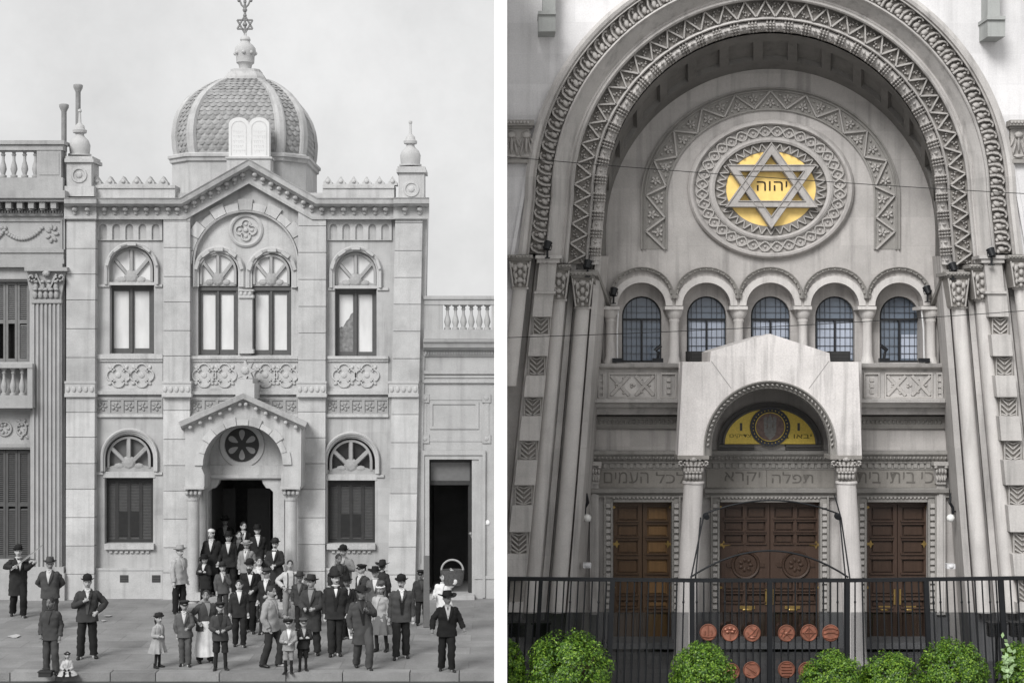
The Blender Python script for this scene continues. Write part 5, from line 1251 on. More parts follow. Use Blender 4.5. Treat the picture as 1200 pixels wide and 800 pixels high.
for px, py, l in ((723.5, 418, 'small black spotlight on the sill left of the first arcade window'), (771, 418, 'small black spotlight on the sill beside the second arcade column'), (1036, 418, 'small black spotlight on the sill beside the fifth arcade column'), (1083, 418, 'small black spotlight on the sill right of the last arcade window')):
    c = P(px, 424.5, BY - .3); t = thing('spotlight', l, 'spotlight', tuple(c), 'spotlights on the arcade sill')
    m = MB(); m.box(c.x - .11, c.x + .11, c.y - .06, c.y + .06, c.z, c.z + .09); m.build('housing', BLK, t)
    m = MB(); s_ = 1 if px < 900 else -1
    if px in (771, 1036): m.tube([c + Vector((0, 0, .08)), c + Vector((.02, 0, .22)), c + Vector((-.06 * s_, 0, .26)), c + Vector((.07 * s_, 0, .36))], [.03, .03, .045, .04]); 
    else: m.tube([c + Vector((0, 0, .05)), c + Vector((.0, .05, .7)), c + Vector((.03 * s_, .1, 1.15))], .018)
    m.build('arm', BLK if px in (771, 1036) else plain('white_conduit', (.6, .6, .6)), t)
for (x0, x1), l in (((809, 832.5), 'black air conditioner below the second arcade window, left of the white gable'), ((972.5, 996), 'black air conditioner below the fourth arcade window, right of the white gable')):
    c = P((x0 + x1) / 2, 423.5, BY - .3); t = thing('air_conditioner', l, 'air conditioner', tuple(c), 'two window air conditioners'); m = MB(); Yq = BY - .55; m.pbox(x0, x1, 411.5, 423.3, Yq, BY + .3); m.build('casing', plain('black_painted_casing', (.02, .02, .02), rough=.6), t)
    m = MB()
    for k in range(6): m.pbox(x0 + 1.5, x1 - 1.5, 413 + 1.6 * k, 413.9 + 1.6 * k, Yq - .012, Yq)
    m.build('grille', plain('dark_grille', (.045, .045, .045)), t)
for px, py, s_, l in ((685, 601, 1, 'iron wall lamp with white globe left of the golden brown door'), (1117, 601, -1, 'iron wall lamp with white globe right of the narrow dark door')):
    c = P(px, py, YR + 1.2); t = thing('wall_lamp', l, 'wall lamp', tuple(c), 'two globe wall lamps'); m = MB(); u = .018
    wall_ = c + Vector((-s_ * .22, .25, .02))
    m.tube([wall_, c + Vector((-s_ * .1, .05, .03)), c + Vector((0, 0, .04))], u); m.tube([c + Vector((s_ * .0, 0, -.02)), c + Vector((s_ * .01, 0, .12)), c + Vector((s_ * .07, 0, .22)), c + Vector((s_ * .05, 0, .42))], [.03, .03, .035, .012]); m.tube([wall_ + Vector((0, .02, -.1)), wall_ + Vector((0, .02, .1))], .04); m.tube([c + Vector((-s_ * .22, .2, .0)), c + Vector((-s_ * .24, .1, -.12))], .014)
    m.build('bracket', BLK, t)
    m = MB(); m.ball(c + Vector((s_ * .06, -.02, -.10)), .085, 14, 10); m.build('globe', plain('opal_glass', (.8, .8, .78), rough=.15, var=0, bump=0), t, smooth=60)
for px, py, l in ((688, 662, 'small white alarm box on the jamb left of the golden brown door'), (1114, 663, 'small white alarm box on the jamb right of the narrow dark door')):
    c = P(px, py, YR + 1.0); m = MB(); m.box(c.x - .085, c.x + .085, c.y - .05, c.y + .12, c.z - .05, c.z + .05); m.ball(c + Vector((0, -.04, 0)), (.06, .04, .05)); o = m.build('alarm_box', plain('white_plastic', (.65, .65, .66), rough=.4, var=.05)); tag(o, l, 'alarm', 'two white alarm boxes')
# overhead cables
for (y0, y1, sag), l in (((184, 226, 3), 'thin overhead cable crossing in front of the star rosette'), ((395.5, 363, 4), 'thin overhead cable crossing in front of the window arcade')):
    Yw = -10.2; m = MB(); pts = [P(594 + 660 * k / 24, y0 + (y1 - y0) * k / 22 + sag * 4 * (k / 24) * (1 - k / 24), Yw) for k in range(25)]
    m.tube(pts, .0072, 6); tag(m.build('cable', plain('black_cable', (.02, .02, .02))), l, 'cable', 'overhead cables')
# =================================================================== railing, gate, discs, shrubs
FY = -13.0
IRON = plain('black_gloss_iron', (.011, .012, .014), rough=.6, var=.15, spec=.25)
TINT = NT('smoked_glass'); g = TINT.t.nodes; trn = TINT.n('ShaderNodeBsdfTransparent'); trn.inputs[0].default_value = (.68, .685, .69, 1); gls = TINT.n('ShaderNodeBsdfGlossy'); gls.inputs['Roughness'].default_value = .12; gls.inputs['Color'].default_value = (.8, .8, .8, 1)
fr_ = TINT.n('ShaderNodeFresnel'); fr_.inputs['IOR'].default_value = 1.45; mxs = TINT.n('ShaderNodeMixShader'); TINT.l(fr_.outputs[0], mxs.inputs[0]); TINT.l(trn.outputs[0], mxs.inputs[1]); TINT.l(gls.outputs[0], mxs.inputs[2]); TINT.l(mxs.outputs[0], g['Material Output'].inputs['Surface'])
def fx(x, y):                                           # bars lean outwards a little at the foot, as the old railing does
    return x + (x - 903) * .00022 * (y - 678) * (1 if abs(x - 903) > 100 else 0)
YBT = VY + ZC / SC(FY) - .5
def railing(name, label, cat, x0, x1, posts, ys=678, ye=678, step=8.25, off=0, grp=None):
    t = thing(name, label, cat, tuple(P((x0 + x1) / 2, YBT, FY)), grp)
    m = MB(); m.tube([P(x0, ys, FY), P(x1, ye, FY)], .045, 4); m.build('top_rail', IRON, t)
    m = MB(); m.tube([P(fx(x0, YBT - 6), YBT - 6, FY), P(fx(x1, YBT - 6), YBT - 6, FY)], .03, 4); m.build('bottom_rail', IRON, t)
    for p, w_ in posts:
        m = MB(); m.tube([P(p, ys, FY), P(fx(p, YBT), YBT, FY)], w_, 4); m.build('post', IRON, t)
    m = MB(); m.pbox(x0 + 1, x1 - 1, 717, YBT - 8, FY + .09, FY + .105); m.build('smoked_glass_panel', TINT.m, t)
    x = x0 + off
    while x < x1 - 2:
        if min([abs(x - p) for p, _ in posts] + [99]) > 3.2:
            m = MB(); q = ys + (ye - ys) * (x - x0) / (x1 - x0); m.tube([P(x, q, FY), P(fx(x, YBT), YBT, FY)], .0135, 6)
            m.ball(P(fx(x, 705), 705, FY), (.022, .022, .03), 6, 4) if int(x) % 3 == 0 else None
            m.build('bar', IRON, t)
        x += step
    return t
railing('iron_railing', 'black iron railing in front of the golden brown door, beside the white divider', 'railing', 594.5, 808, ((596, .05), (634, .05), (718, .058)), 677.5, 679.5, off=9, grp='black iron railings')
railing('iron_railing', 'black iron railing in front of the narrow dark door, behind three round shrubs', 'railing', 996, 1262, ((1085, .058), (1172, .052), (1258, .06)), 679.5, 676, off=6, grp='black iron railings')
gate = railing('iron_gate', 'black iron double gate with round copper emblems and arched bars above', 'gate', 808, 996, ((811, .055), (902, .06), (993, .055)), 679.5, 679.5, off=8.5)
m = MB(); m.tube([P(809 + 185 * k / 24, 676 - 31 * (1 - ((k - 12) / 12) ** 2), FY) for k in range(25)], .017, 8); m.build('arched_bar', IRON, gate)
m = MB(); m.tube([P(825 + 158 * k / 24, 602 - 16 * (1 - ((k - 12) / 12) ** 2), FY + .7) for k in range(25)], .015, 8)
for a, b in (((825, 602), (809.5, 678)), ((821, 606), (815, 678)), ((983.5, 602), (991, 678)), ((978, 580), (985.5, 606)), ((985.5, 606), (996, 678))):
    m.tube([P(a[0], a[1], FY + .7), P(b[0], b[1], FY + .04)], .014, 6)
for x in (827, 981): m.tube([P(x, 604, FY + .7), P(x + 1.5, 606, FY + .6)], [.06, .05], 8)
m.build('canopy_frame', IRON, gate)
COP = plain('copper_relief', (.33, .150, .105), rough=.45, metal=.5, var=.32, scale=9)
def disc(px, py, motif):
    m = MB(); Yc = FY - .055; r = 10.2
    m.sweep(arc(px, py, r, r, 0, 360, 32)[:-1], [(0, Yc + .04), (0, Yc), (-.9, Yc - .02), (-1.6, Yc)], closed=True); m.prism([(px + 8.8 * math.cos(R(12 * k)), py + 8.8 * math.sin(R(12 * k))) for k in range(30)], Yc, Yc + .04)
    rg = lambda *p, w=1.5: m.chain([(px + a, py + b) for a, b in p], Yc, w, .028, .4)
    if motif == 0: rg((-8, 4), (0, 5.5), (8, 4), w=3); rg((0, -8), (0, 3)); rg((-4, -2), (-4, 3)); rg((4, -2), (4, 3))
    if motif == 1: [m.blob(px + dx, py + dy, Yc, 2.6, 2.2, .04) for dx, dy in ((-5, -4), (0, -5), (5, -4), (-3, -1), (3, -1))]; rg((0, -1), (0, 7), w=2); rg((-6, 1), (-8, -4)); rg((6, 1), (8, -4))
    if motif == 2: rg((-6, -2), (-2, 3), (4, 3), (7, -4)); rg((-5, 5), (0, 0), (5, -6)); rg((-2, -7), (2, -3)); m.blob(px, py + 5, Yc, 4, 2, .03)
    if motif == 3: rg((-7, -1), (7, 1)); rg((-4, -6), (5, 6)); rg((5, -5), (-4, 5)); m.blob(px, py, Yc, 3, 2.5, .04); rg((-7, 4), (-2, -6))
    if motif == 4: rg((-8, 0), (8, 0)); rg((0, -8), (0, 8)); rg((0, -7), (6, 0), (0, 7)); rg((0, -7), (-6, 0), (0, 7))
    if motif == 5: rg((-8, -4), (-3, -6), (3, -6), (8, -4), w=2.4); rg((-8, 1), (-3, -1), (3, -1), (8, 1), w=2.4); rg((-7, 5), (0, 7), (7, 5), w=2)
    if motif == 6: rg((-6, -4), (0, 0), (5, 3), w=2.6); rg((-3, -7), (4, -7)); rg((0, 2), (5, 6)); rg((-6, 4), (-2, 6))
    if motif == 7: [rg((-6, k), (6, k), w=1.9) for k in (-3.5, 0, 3.5)]; rg((-4, -7), (4, -7)); rg((-4, 7), (4, 7))
    return m.build('copper_emblem', COP, gate)
for px, py, k in ((830, 740.5, 0), (855.5, 741, 1), (881.5, 741.5, 2), (921.7, 741.5, 3), (948, 741, 4), (973.5, 741.3, 5), (857, 786.5, 1), (880.8, 784.5, 6), (921.7, 784, 7), (945.5, 785, 0)): disc(px, py, k)
# lamps standing behind the railing
for px, l in ((606, 'dark floodlight behind the railing beside the white divider'), (634, 'dark floodlight behind the railing next to its first stout post'), (1168, 'dark floodlight behind the railing below the right jamb shafts'), (1194, 'dark floodlight behind the railing at the far right edge')):
    c = P(px, 745, FY + 1.6); t = thing('ground_floodlight', l, 'floodlight', (c.x, c.y, 0), 'floodlights behind the railing')
    m = MB(); m.tube([(c.x, c.y, 0), (c.x, c.y, c.z)], .03); m.box(c.x - .2, c.x + .2, c.y - .1, c.y + .1, 0, .02); m.build('stand', BLK, t)
    m = MB(); s = .16; m.box(c.x - s, c.x + s, c.y - .1, c.y + .1, c.z, c.z + .24); m.box(c.x - s - .03, c.x + s + .03, c.y - .13, c.y + .13, c.z + .24, c.z + .27); m.build('lamp_head', BLK, t)
# round clipped shrubs
LEAFM = NT('boxwood_leaf'); gq = LEAFM.n('ShaderNodeNewGeometry'); rp = LEAFM.n('ShaderNodeValToRGB'); LEAFM.l(gq.outputs['Random Per Island'], rp.inputs[0])
rp.color_ramp.elements[0].color = (.022, .062, .009, 1); rp.color_ramp.elements[1].color = (.26, .41, .045, 1); e = rp.color_ramp.elements.new(.55); e.color = (.10, .215, .02, 1)
LEAFM.l(rp.outputs[0], LEAFM.b.inputs['Base Color']); LEAFM.b.inputs['Roughness'].default_value = .45
tr = LEAFM.n('ShaderNodeBsdfTranslucent'); LEAFM.l(rp.outputs[0], tr.inputs[0]); ms = LEAFM.n('ShaderNodeMixShader'); ms.inputs[0].default_value = .3; LEAFM.l(LEAFM.b.outputs[0], ms.inputs[1]); LEAFM.l(tr.outputs[0], ms.inputs[2]); LEAFM.l(ms.outputs[0], LEAFM.t.nodes['Material Output'].inputs['Surface'])
BARK = plain('shrub_bark', (.06, .045, .03), rough=.9, var=.3)
HY = -15.0
def shrub(px, py, rx, ry, label, seed, Y=HY):
    rnd = random.Random(seed); c = P(px, py, Y); sx = rx * SC(Y); sz = ry * SC(Y)
    t = thing('round_shrub', label, 'shrub', (c.x, c.y, -.02), 'round clipped shrubs in front of the railing')
    m = MB(); m.tube([(c.x, c.y, -.05), (c.x + .03, c.y, .3), (c.x, c.y, c.z - .2)], [.06, .05, .04], 8)
    for k in range(9):
        a = k * .7; m.tube([(c.x, c.y, .35 + .05 * k), (c.x + math.cos(a) * sx * .35, c.y + math.sin(a) * sx * .35, c.z - .1), (c.x + math.cos(a) * sx * .75, c.y + math.sin(a) * sx * .7, c.z + .25 * sz * (k % 3))], [.025, .018, .008], 5)
    m.v = [(max(.13, x), y, z) for x, y, z in m.v]; m.build('stem', BARK, t)
    m = MB(); off = Vector((seed * 3.1, 0, 0))
    clumps = [(rnd.gauss(0, 1), rnd.gauss(0, 1), rnd.gauss(0, 1)) for _ in range(110)]
    def leaf(p, nrm, L):
        u = nrm.orthogonal().normalized(); u.rotate(__import__('mathutils').Quaternion(nrm, rnd.uniform(0, 6.28))); v = nrm.cross(u)
        m.add([p - u * L * .5, p + v * L * .28 + nrm * L * .12, p + u * L * .55 + nrm * L * .25, p - v * L * .28 + nrm * L * .12], [(0, 1, 2, 3)])
    for q in clumps:
        d = Vector(q).normalized(); w_ = 1 + .17 * noise.noise(d * 2.3 + off)
        cc = Vector((d.x * sx * .86 * w_, d.y * sx * .8 * w_, d.z * sz * .86 * w_)); cr_ = rnd.uniform(.10, .21) * sx / .7
        for _ in range(165):
            e = Vector((rnd.gauss(0, 1), rnd.gauss(0, 1), rnd.gauss(0, 1))).normalized()
            p = cc + e * cr_ * rnd.uniform(.55, 1.05) ** .6
            rr = math.sqrt((p.x / sx) ** 2 + (p.y / (sx * .94)) ** 2 + (p.z / sz) ** 2)
            if rr > 1.09: p = p * (1.09 / rr)
            if p.z + c.z < .25 or p.y > sx * .75 or c.x + p.x < .14: continue
            nrm = (e * .5 + d + Vector((rnd.gauss(0, .45), rnd.gauss(0, .45), rnd.gauss(.2, .45)))).normalized(); leaf(c + p, nrm, rnd.uniform(.028, .052))
    for _ in range(1500):
        d = Vector((rnd.gauss(0, 1), rnd.gauss(0, 1), rnd.gauss(0, 1))).normalized(); k = rnd.uniform(.5, .8)
        p = Vector((d.x * sx * k, d.y * sx * k, d.z * sz * k)); leaf(Vector((max(.15, c.x + p.x), c.y + p.y, c.z + p.z)), (d + Vector((rnd.gauss(0, .6), rnd.gauss(0, .6), rnd.gauss(0, .6)))).normalized(), .06)
    for _ in range(70):                                  # stray shoots
        d = Vector((rnd.gauss(0, 1), rnd.gauss(-.4, 1), abs(rnd.gauss(.3, 1)))).normalized(); b = Vector((d.x * sx, d.y * sx * .94, d.z * sz))
        if c.x + b.x < .2: continue
        for k in range(5): leaf(c + b * (1.0 + .022 * k) + Vector((rnd.gauss(0, .012), 0, rnd.gauss(0, .012))), (d + Vector((rnd.gauss(0, .7), rnd.gauss(0, .7), 0))).normalized(), .045)
    m.build('foliage', LEAFM.m, t)
shrub(592, 785, 21, 36, 'darker round shrub cut off by the white divider', 1)
shrub(667, 788, 49, 48, 'largest round green shrub, in front of the golden brown door', 2)
shrub(823.5, 793, 36, 39, 'round green shrub below the left half of the copper emblem gate', 3)
shrub(976.5, 806, 38, 42, 'round green shrub below the right half of the copper emblem gate', 4)
shrub(1043.5, 804, 35, 40, 'low round green shrub in front of the narrow dark door', 5)
shrub(1116, 796, 40, 47, 'round green shrub right of the narrow dark door, before the shafts', 6)
shrub(1204, 796, 34, 44, 'round green shrub cut by the right edge, with pale leaves beside it', 7)
rnd = random.Random(5); m = MB()
for k in range(40):
    c = P(1180 + rnd.gauss(0, 4), 772 + rnd.gauss(0, 9), HY - .35); u = Vector((rnd.gauss(0, 1), rnd.gauss(0, .4), rnd.gauss(0, 1))).normalized() * .05; v = Vector((-u.z, rnd.gauss(0, .02), u.x)) * .6
    m.add([c - u, c - v, c + u, c + v], [(0, 1, 2, 3)])
m.tube([P(1182, 830, HY - .3), P(1181, 790, HY - .33), P(1180, 765, HY - .35)], .008, 5); m.tube([P(1181, 795, HY - .33), P(1188, 785, HY - .35), P(1173, 780, HY - .35)], .006, 5)
tag(m.build('variegated_plant', plain('pale_green_leaf', (.28, .40, .20), rough=.5, var=.15)), 'thin pale leaved plant growing beside the shrub at the right edge', 'plant')
# =================================================================== PEOPLE in front of the old synagogue
def cloth(v):
    v = round(v, 3); return plain('cloth_grey_%d' % int(v * 1000), grey(v), rough=.9, var=.16, scale=7, bump=.5, spec=.1)
SKINM = NT('grey_skin'); at_ = SKINM.n('ShaderNodeAttribute', attribute_name='tone'); SKINM.l(at_.outputs['Color'], SKINM.b.inputs['Base Color']); SKINM.b.inputs['Roughness'].default_value = .6; SKINM.b.inputs['Specular IOR Level'].default_value = .2
HAIR = plain('dark_hair', grey(.022), rough=.6, var=.3, scale=30, bump=.6); HAIRG = plain('grey_hair', grey(.2), rough=.7, var=.3, scale=30, bump=.6)
V3 = lambda *a: Vector(a)
def ell(c, rx, ry, n=18, tilt=0., p=2.4):
    out = []
    for k in range(n):
        t = 2 * math.pi * k / n; a, b = math.cos(t), math.sin(t)
        x = rx * math.copysign(abs(a) ** (2 / p), a); y = ry * math.copysign(abs(b) ** (2 / p), b)
        out.append(c + V3(x, y, tilt * y))
    return out
PENDING = []
def limb(m, pts, rad, n=10, folds=0.):
    """smooth tube through the joints (a rounded bend at each)"""
    P_, R_ = [], []; n_ = 7; L = len(pts) - 1
    for i in range(L):
        for k in range(n_):
            t = k / n_; q = pts[i].lerp(pts[i + 1], t); r_ = rad[i] + (rad[i + 1] - rad[i]) * t
            if i > 0 and t < .25: q = q.lerp((pts[i - 1].lerp(pts[i], .88) + pts[i].lerp(pts[i + 1], .12)) / 2, .35 * (1 - t / .25))
            P_.append(q); R_.append(r_)
    P_.append(pts[-1]); R_.append(rad[-1])
    if folds:
        R_ = [r_ * (1 + folds * math.sin(k * 2.4 + rad[0] * 500 + pts[0].x * 30) * (.4 + .6 * abs(math.sin(k * .9)))) for k, r_ in enumerate(R_)]; R_[0] = rad[0]
    m.tube(P_, R_, n)
def hand(m, wr, el, side, curl=.5):
    d = (wr - el).normalized(); s = d.cross(V3(0, 1, 0)); s = (s if s.length > .2 else d.cross(V3(1, 0, 0))).normalized(); nrm = s.cross(d).normalized()
    palm = wr + d * .05
    m.tube([wr - d * .02, wr + d * .02, palm, wr + d * .085], [.026, .032, .038, .034], 8)
    for k in range(4):
        L = (.07, .08, .076, .06)[k]; o = s * (-.029 + .0193 * k); b = wr + d * .08 + o; q = -nrm * curl
        m.tube([b - d * .02, b + d * L * .4, b + d * L * .75 + q * L * .4, b + d * L * .9 + q * L * .9], [.0095, .0095, .0085, .007], 6)
    tb = wr + d * .03 - s * .028 * side
    m.tube([tb, tb - s * .025 * side + d * .025, tb - s * .03 * side + d * .06 - nrm * .015], [.012, .011, .008], 6)
ARMS = {'down': ((.235, .03, 1.12), (.240, -.05, .88)), 'hip': ((.385, .06, 1.17), (.215, -.10, 1.0)), 'back': ((.31, .12, 1.14), (.09, .19, .98)),
        'cross': ((.255, -.10, 1.14), (-.06, -.24, 1.20)), 'clasp': ((.26, -.04, 1.13), (.055, -.24, 1.03)), 'chin': ((.20, -.20, 1.17), (.04, -.20, 1.45)),
        'chest': ((.27, -.04, 1.15), (.09, -.20, 1.27)), 'fore': ((.25, .0, 1.13), (.20, -.25, 1.10)), 'bow': ((.36, -.08, 1.30), (.16, -.34, 1.28)), 'fiddle': ((.20, -.20, 1.20), (.26, -.46, 1.38)),
        'up': ((.34, -.04, 1.52), (.22, -.04, 1.78)), 'side': ((.30, .0, 1.16), (.36, -.12, .98)), 'plank': ((.27, -.08, 1.14), (.24, -.32, 1.22)), 'lap': ((.24, -.08, 1.12), (.10, -.26, 1.08))}
def person(label, px, top, foot=None, Y=None, z0=0., face=0., arms=('down', 'down'), hat='bowler', hatv=.02, jacket=.03, trous=.025, shirt=.55, tie='bow', vest=None, coat=False, skirt=None, apron=None,
           knick=False, beard=0, hair=True, skin=.33, sleeves=None, lean_=0., step=0., look=0., grp='people gathered before the old synagogue', child=False, hatdx=0., braces=False, stock=.02, lapel=True, sit=False, turn=None):
    if Y is None:
        d = (ZC - z0) * F / (foot - VY); Y = CY + d
    x0, ztop = PX(px, Y), PZ(top, Y)
    hat_h = {'none': 0, 'bowler': .06, 'fedora': .06, 'cap': .03, 'straw': .05, 'kippah': .02, 'wide': .06, 'band': 0, 'girlhat': .05}[hat]
    Hh = ztop - z0
    sH = 1.0
    hs = 1.0
    zo = -.835 if sit else 0.
    S_ = Hh / (1.75 + hat_h + zo)
    hs = (min(1.42, (1 / S_) ** .62) if S_ < 1 else 1.0) * 1.05      # children have larger heads for their height
    S_ = Hh / (1.50 + .243 * hs + hat_h * 1.1 * hs + zo)
    rnd = random.Random(sum(map(ord, label)) * 7 + int(px))
    k_ = rnd.uniform(1.0, 2.1)
    if jacket is not None and jacket < .03: jacket *= k_
    if trous < .03: trous *= rnd.uniform(1.0, 2.0)
    # skeleton
    sway = rnd.uniform(-.045, .045); tip = rnd.uniform(-.03, .05); lean_ += tip
    if not face: face = rnd.uniform(-16, 16)
    turn = rnd.uniform(-28, 28) if turn is None else turn
    off = lambda z: V3(sway * math.sin(max(0, z - .85) / .75 * 2.6), -lean_ * max(0, z - .95), 0)
    hipx, shx = .085, (.168 if not child else .155)
    st = rnd.uniform(.06, .14)
    if not step: step = rnd.uniform(-.35, .35)
    legs = []
    for s in (-1, 1):
        fwd = step * s
        if sit: legs.append([V3(s * hipx, -.04, .93), V3(s * .13, -.34, .95), V3(s * .12, -.60, .91)]); continue
        legs.append([V3(s * hipx, 0, .93), V3(s * (hipx + st) / 2 * 1.05, -.02 - max(0, fwd) * .35 + (.0 if fwd >= 0 else .05), .50), V3(s * st, -fwd * .30 + .02 + (abs(fwd) * .0), .075)])
    shs = [V3(s * shx, 0, 1.395) + off(1.4) for s in (-1, 1)]
    A_ = []
    for i, s in enumerate((-1, 1)):
        e, w_ = ARMS[arms[i]]; j = lambda: V3(rnd.uniform(-.028, .028), rnd.uniform(-.04, .04), rnd.uniform(-.025, .025))
        A_.append([shs[i], V3(s * e[0], e[1], e[2]) + off(e[2]) + j(), V3(s * w_[0], w_[1], w_[2]) + off(w_[2]) + j()])
    hc = V3(0, -.015, 1.50 + .125 * hs) + off(1.6)
    ct_, st_ = math.cos(R(turn)), math.sin(R(turn)); nod = rnd.uniform(-.02, .16)
    def hv(x, y, z):                                        # head space, turned and nodded on the neck
        y, z = y - nod * z * .9, z + nod * y * .9
        return V3(x * ct_ - y * st_, x * st_ + y * ct_, z)
    # --- body (one mesh, fused below)
    b = MB()
    tors = [(.86, .15, .10), (.96, .16, .105), (1.08, .145, .10), (1.22, .165, .11), (1.34, .18, .105), (1.42, .15, .09), (1.47, .08, .07)]
    b.rings([ell(V3(0, 0, z) + off(z), rx, ry, 16) for z, rx, ry in tors])
    b.tube([V3(0, .01, 1.42) + off(1.42), V3(0, .0, 1.5) + off(1.5), hc + V3(0, .02, -.06 * hs)], [.062, .055, .055], 12)
    # head: egg with jaw, brow, nose, ears
    n, k_ = 22, 16; rows = []
    for r_ in range(k_ + 1):
        a = math.pi * (r_ + .03) / (k_ + .06) - math.pi / 2; row = []
        for q in range(n):
            t = 2 * math.pi * q / n; x, y, z = math.cos(a) * math.cos(t) * .077, math.cos(a) * math.sin(t) * .098, math.sin(a) * .118
            if z < 0: x *= 1 - .30 * (-z / .118) ** 1.5; y = y * (1 - .12 * (-z / .118)) - .012 * (-z / .118)
            if y < 0:
                f = -y / .098
                y += .012 * math.exp(-((z - .018) / .016) ** 2) * f * (1 if abs(x) > .015 else .2)           # eye sockets
                y -= .008 * math.exp(-((z - .040) / .014) ** 2) * f
                y -= .006 * math.exp(-((z + .098) / .02) ** 2) * math.exp(-(x / .03) ** 2)
            row.append(hc + hv(x, y, z) * hs)
        rows.append(row)
    b.rings(rows)
    b.tube([hc + hv(0, -.088, .025) * hs, hc + hv(0, -.104, 0) * hs, hc + hv(0, -.116, -.022) * hs, hc + hv(0, -.092, -.034) * hs], [.010 * hs, .012 * hs, .016 * hs, .012 * hs], 8)
    for s in (-1, 1): b.ball(hc + hv(s * .078, .012, .0) * hs, (.012 * hs, .02 * hs, .032 * hs), 8, 6)
    for i, s in enumerate((-1, 1)):
        limb(b, A_[i], [.055, .045, .030]); hand(b, A_[i][2], A_[i][1], s, .6 if arms[i] != 'down' else .35)
        limb(b, legs[i], [.085, .058, .042])
        an = legs[i][2]; b.tube([an + V3(0, .05, -.035), an + V3(0, -.02, -.03), an + V3(0, -.13, -.05)], [.035, .042, .03], 8)
    b.v = [(x * S_, y * S_, (z + zo) * S_) for x, y, z in b.v]
    bo = b.build('person', SKINM.m)
    bo.location = (x0, Y, z0); bo.rotation_euler = (0, 0, R(face))
    tag(bo, label, 'person', grp)
    md = bo.modifiers.new('fuse', 'REMESH'); md.mode = 'VOXEL'; md.voxel_size = .0088 * max(.75, S_); md.use_smooth_shade = True
    PENDING.append((bo, (hc + V3(0, 0, zo)) * S_, hs * S_, skin, skirt is not None or knick, stock, S_, R(turn), nod))
    W = lambda m: [(x * S_, y * S_, (z + zo) * S_) for x, y, z in m.v]
    def put(m, name, mat, parent=bo, smooth=60):
        m.v = W(m); o = m.build(name, mat, None, smooth=smooth); o.parent = parent; return o
    nz = lambda p, a: p + V3(noise.noise(p * 11 + V3(px, 0, 0)), noise.noise(p * 9 + V3(0, px, 5)), 0) * a
    # --- trousers / skirt
    if sit:
        m = MB(); m.rings([[nz(p, .03) for p in ell(V3(0, y, z), rx, ry, 30)] for z, rx, ry, y in ((1.10, .16, .13, 0), (1.02, .22, .2, -.05), (.96, .33, .33, -.16), (.90, .42, .42, -.22), (.84, .46, .46, -.24))]); put(m, 'skirt', cloth(skirt[0]))
    elif skirt is not None:
        v, hem = skirt; m = MB(); rs = []
        for k in range(9):
            t = k / 8; z = 1.06 + (hem - 1.06) * t; rr = .15 + .16 * t ** .8
            rs.append([p + V3((p.x) * .05 * math.sin(9 * math.atan2(p.y, p.x) + px) * t * 3, p.y * .05 * math.sin(9 * math.atan2(p.y, p.x) + px) * t * 3, 0) for p in ell(V3(0, .01, z), rr, rr * .85, 36)])
        m.rings(rs); put(m, 'skirt', cloth(v))
    else:
        m = MB(); hem = .47 if knick else .075
        m.rings([[nz(p, .012) for p in ell(V3(0, .005, z), rx, ry, 18)] for z, rx, ry in ((.84, .168, .118), (.92, .175, .125), (1.0, .165, .118), (1.06, .158, .112))])
        for L_ in legs:
            pts = [L_[0], L_[1], L_[2]] if not knick else [L_[0], L_[0].lerp(L_[1], .5), L_[1] + V3(0, 0, -.03)]
            rd = [.106, .088, .08] if not knick else [.098, .092, .085]
            mm = MB(); limb(mm, pts, rd, 14, .07); k0 = len(m.v); m.v += [tuple(nz(Vector(q), .024)) for q in mm.v]; m.f += [tuple(k0 + i for i in f) for f in mm.f]; m.m += mm.m
        put(m, 'trousers', cloth(trous))
    for L_ in legs:
        an = L_[2]; m = MB(); ft = (.32 if an.x > 0 else -.32) * rnd.uniform(.4, 1.3); V3_ = V3; m.tube([an + V3(0, .075, -.045), an + V3(0, .05, -.03), an + V3(.03 * ft, -.03, -.022), an + V3(.10 * ft, -.10, -.042), an + V3(.165 * ft, -.165, -.05), an + V3(.185 * ft, -.185, -.055)], [.018, .046, .05, .044, .034, .014], 10)
        if knick or skirt is not None: m.tube([an + V3(0, .02, -.02), an + V3(0, .015, .14 if not hat == 'girlhat' else .1)], [.05, .055], 10)
        m.v = [(x, y, max(z, .004 - zo)) for x, y, z in m.v]; put(m, 'shoe', plain('black_boot', grey(.015), rough=.4, var=.2))
    if apron is not None:
        m = MB(); rs = []
        for k in range(8):
            t = k / 7; z = 1.04 - .86 * t; rr = .175 + .10 * t; rs.append([V3(rr * math.sin(a), -rr * .92 * math.cos(a) + .01, z) * 1.0 for a in [R(-105 + 210 * q / 20) + .0 for q in range(21)]])
        for k in range(8):
            for q in range(21): rs[k][q] += V3(0, -.02 * math.sin(q * 1.9 + px) * k / 7, 0)
        vs = [p for r_ in rs for p in r_]; m.add(vs, [(i * 21 + k, i * 21 + k + 1, (i + 1) * 21 + k + 1, (i + 1) * 21 + k) for i in range(7) for k in range(20)]); put(m, 'apron', cloth(apron))
    # --- jacket or shirt
    hemz = .55 if coat else (.80 if jacket is not None and not braces else .98)
    up = jacket if jacket is not None else shirt
    prof = [(z, a * 1.16, b * 1.15) if z < 1.43 else (z, a, b) for z, a, b in [(hemz, .20 if hemz < .9 else .165, .145 if hemz < .9 else .12), (.96, .188, .132), (1.08, .178, .126), (1.22, .192, .134), (1.34, .203, .128), (1.405, .170, .110), (1.452, .110, .090), (1.485, .08, .078)]]
    if coat: prof.insert(1, (.8, .22, .16))
    if child: prof = [(z, rx * .93, ry) for z, rx, ry in prof]
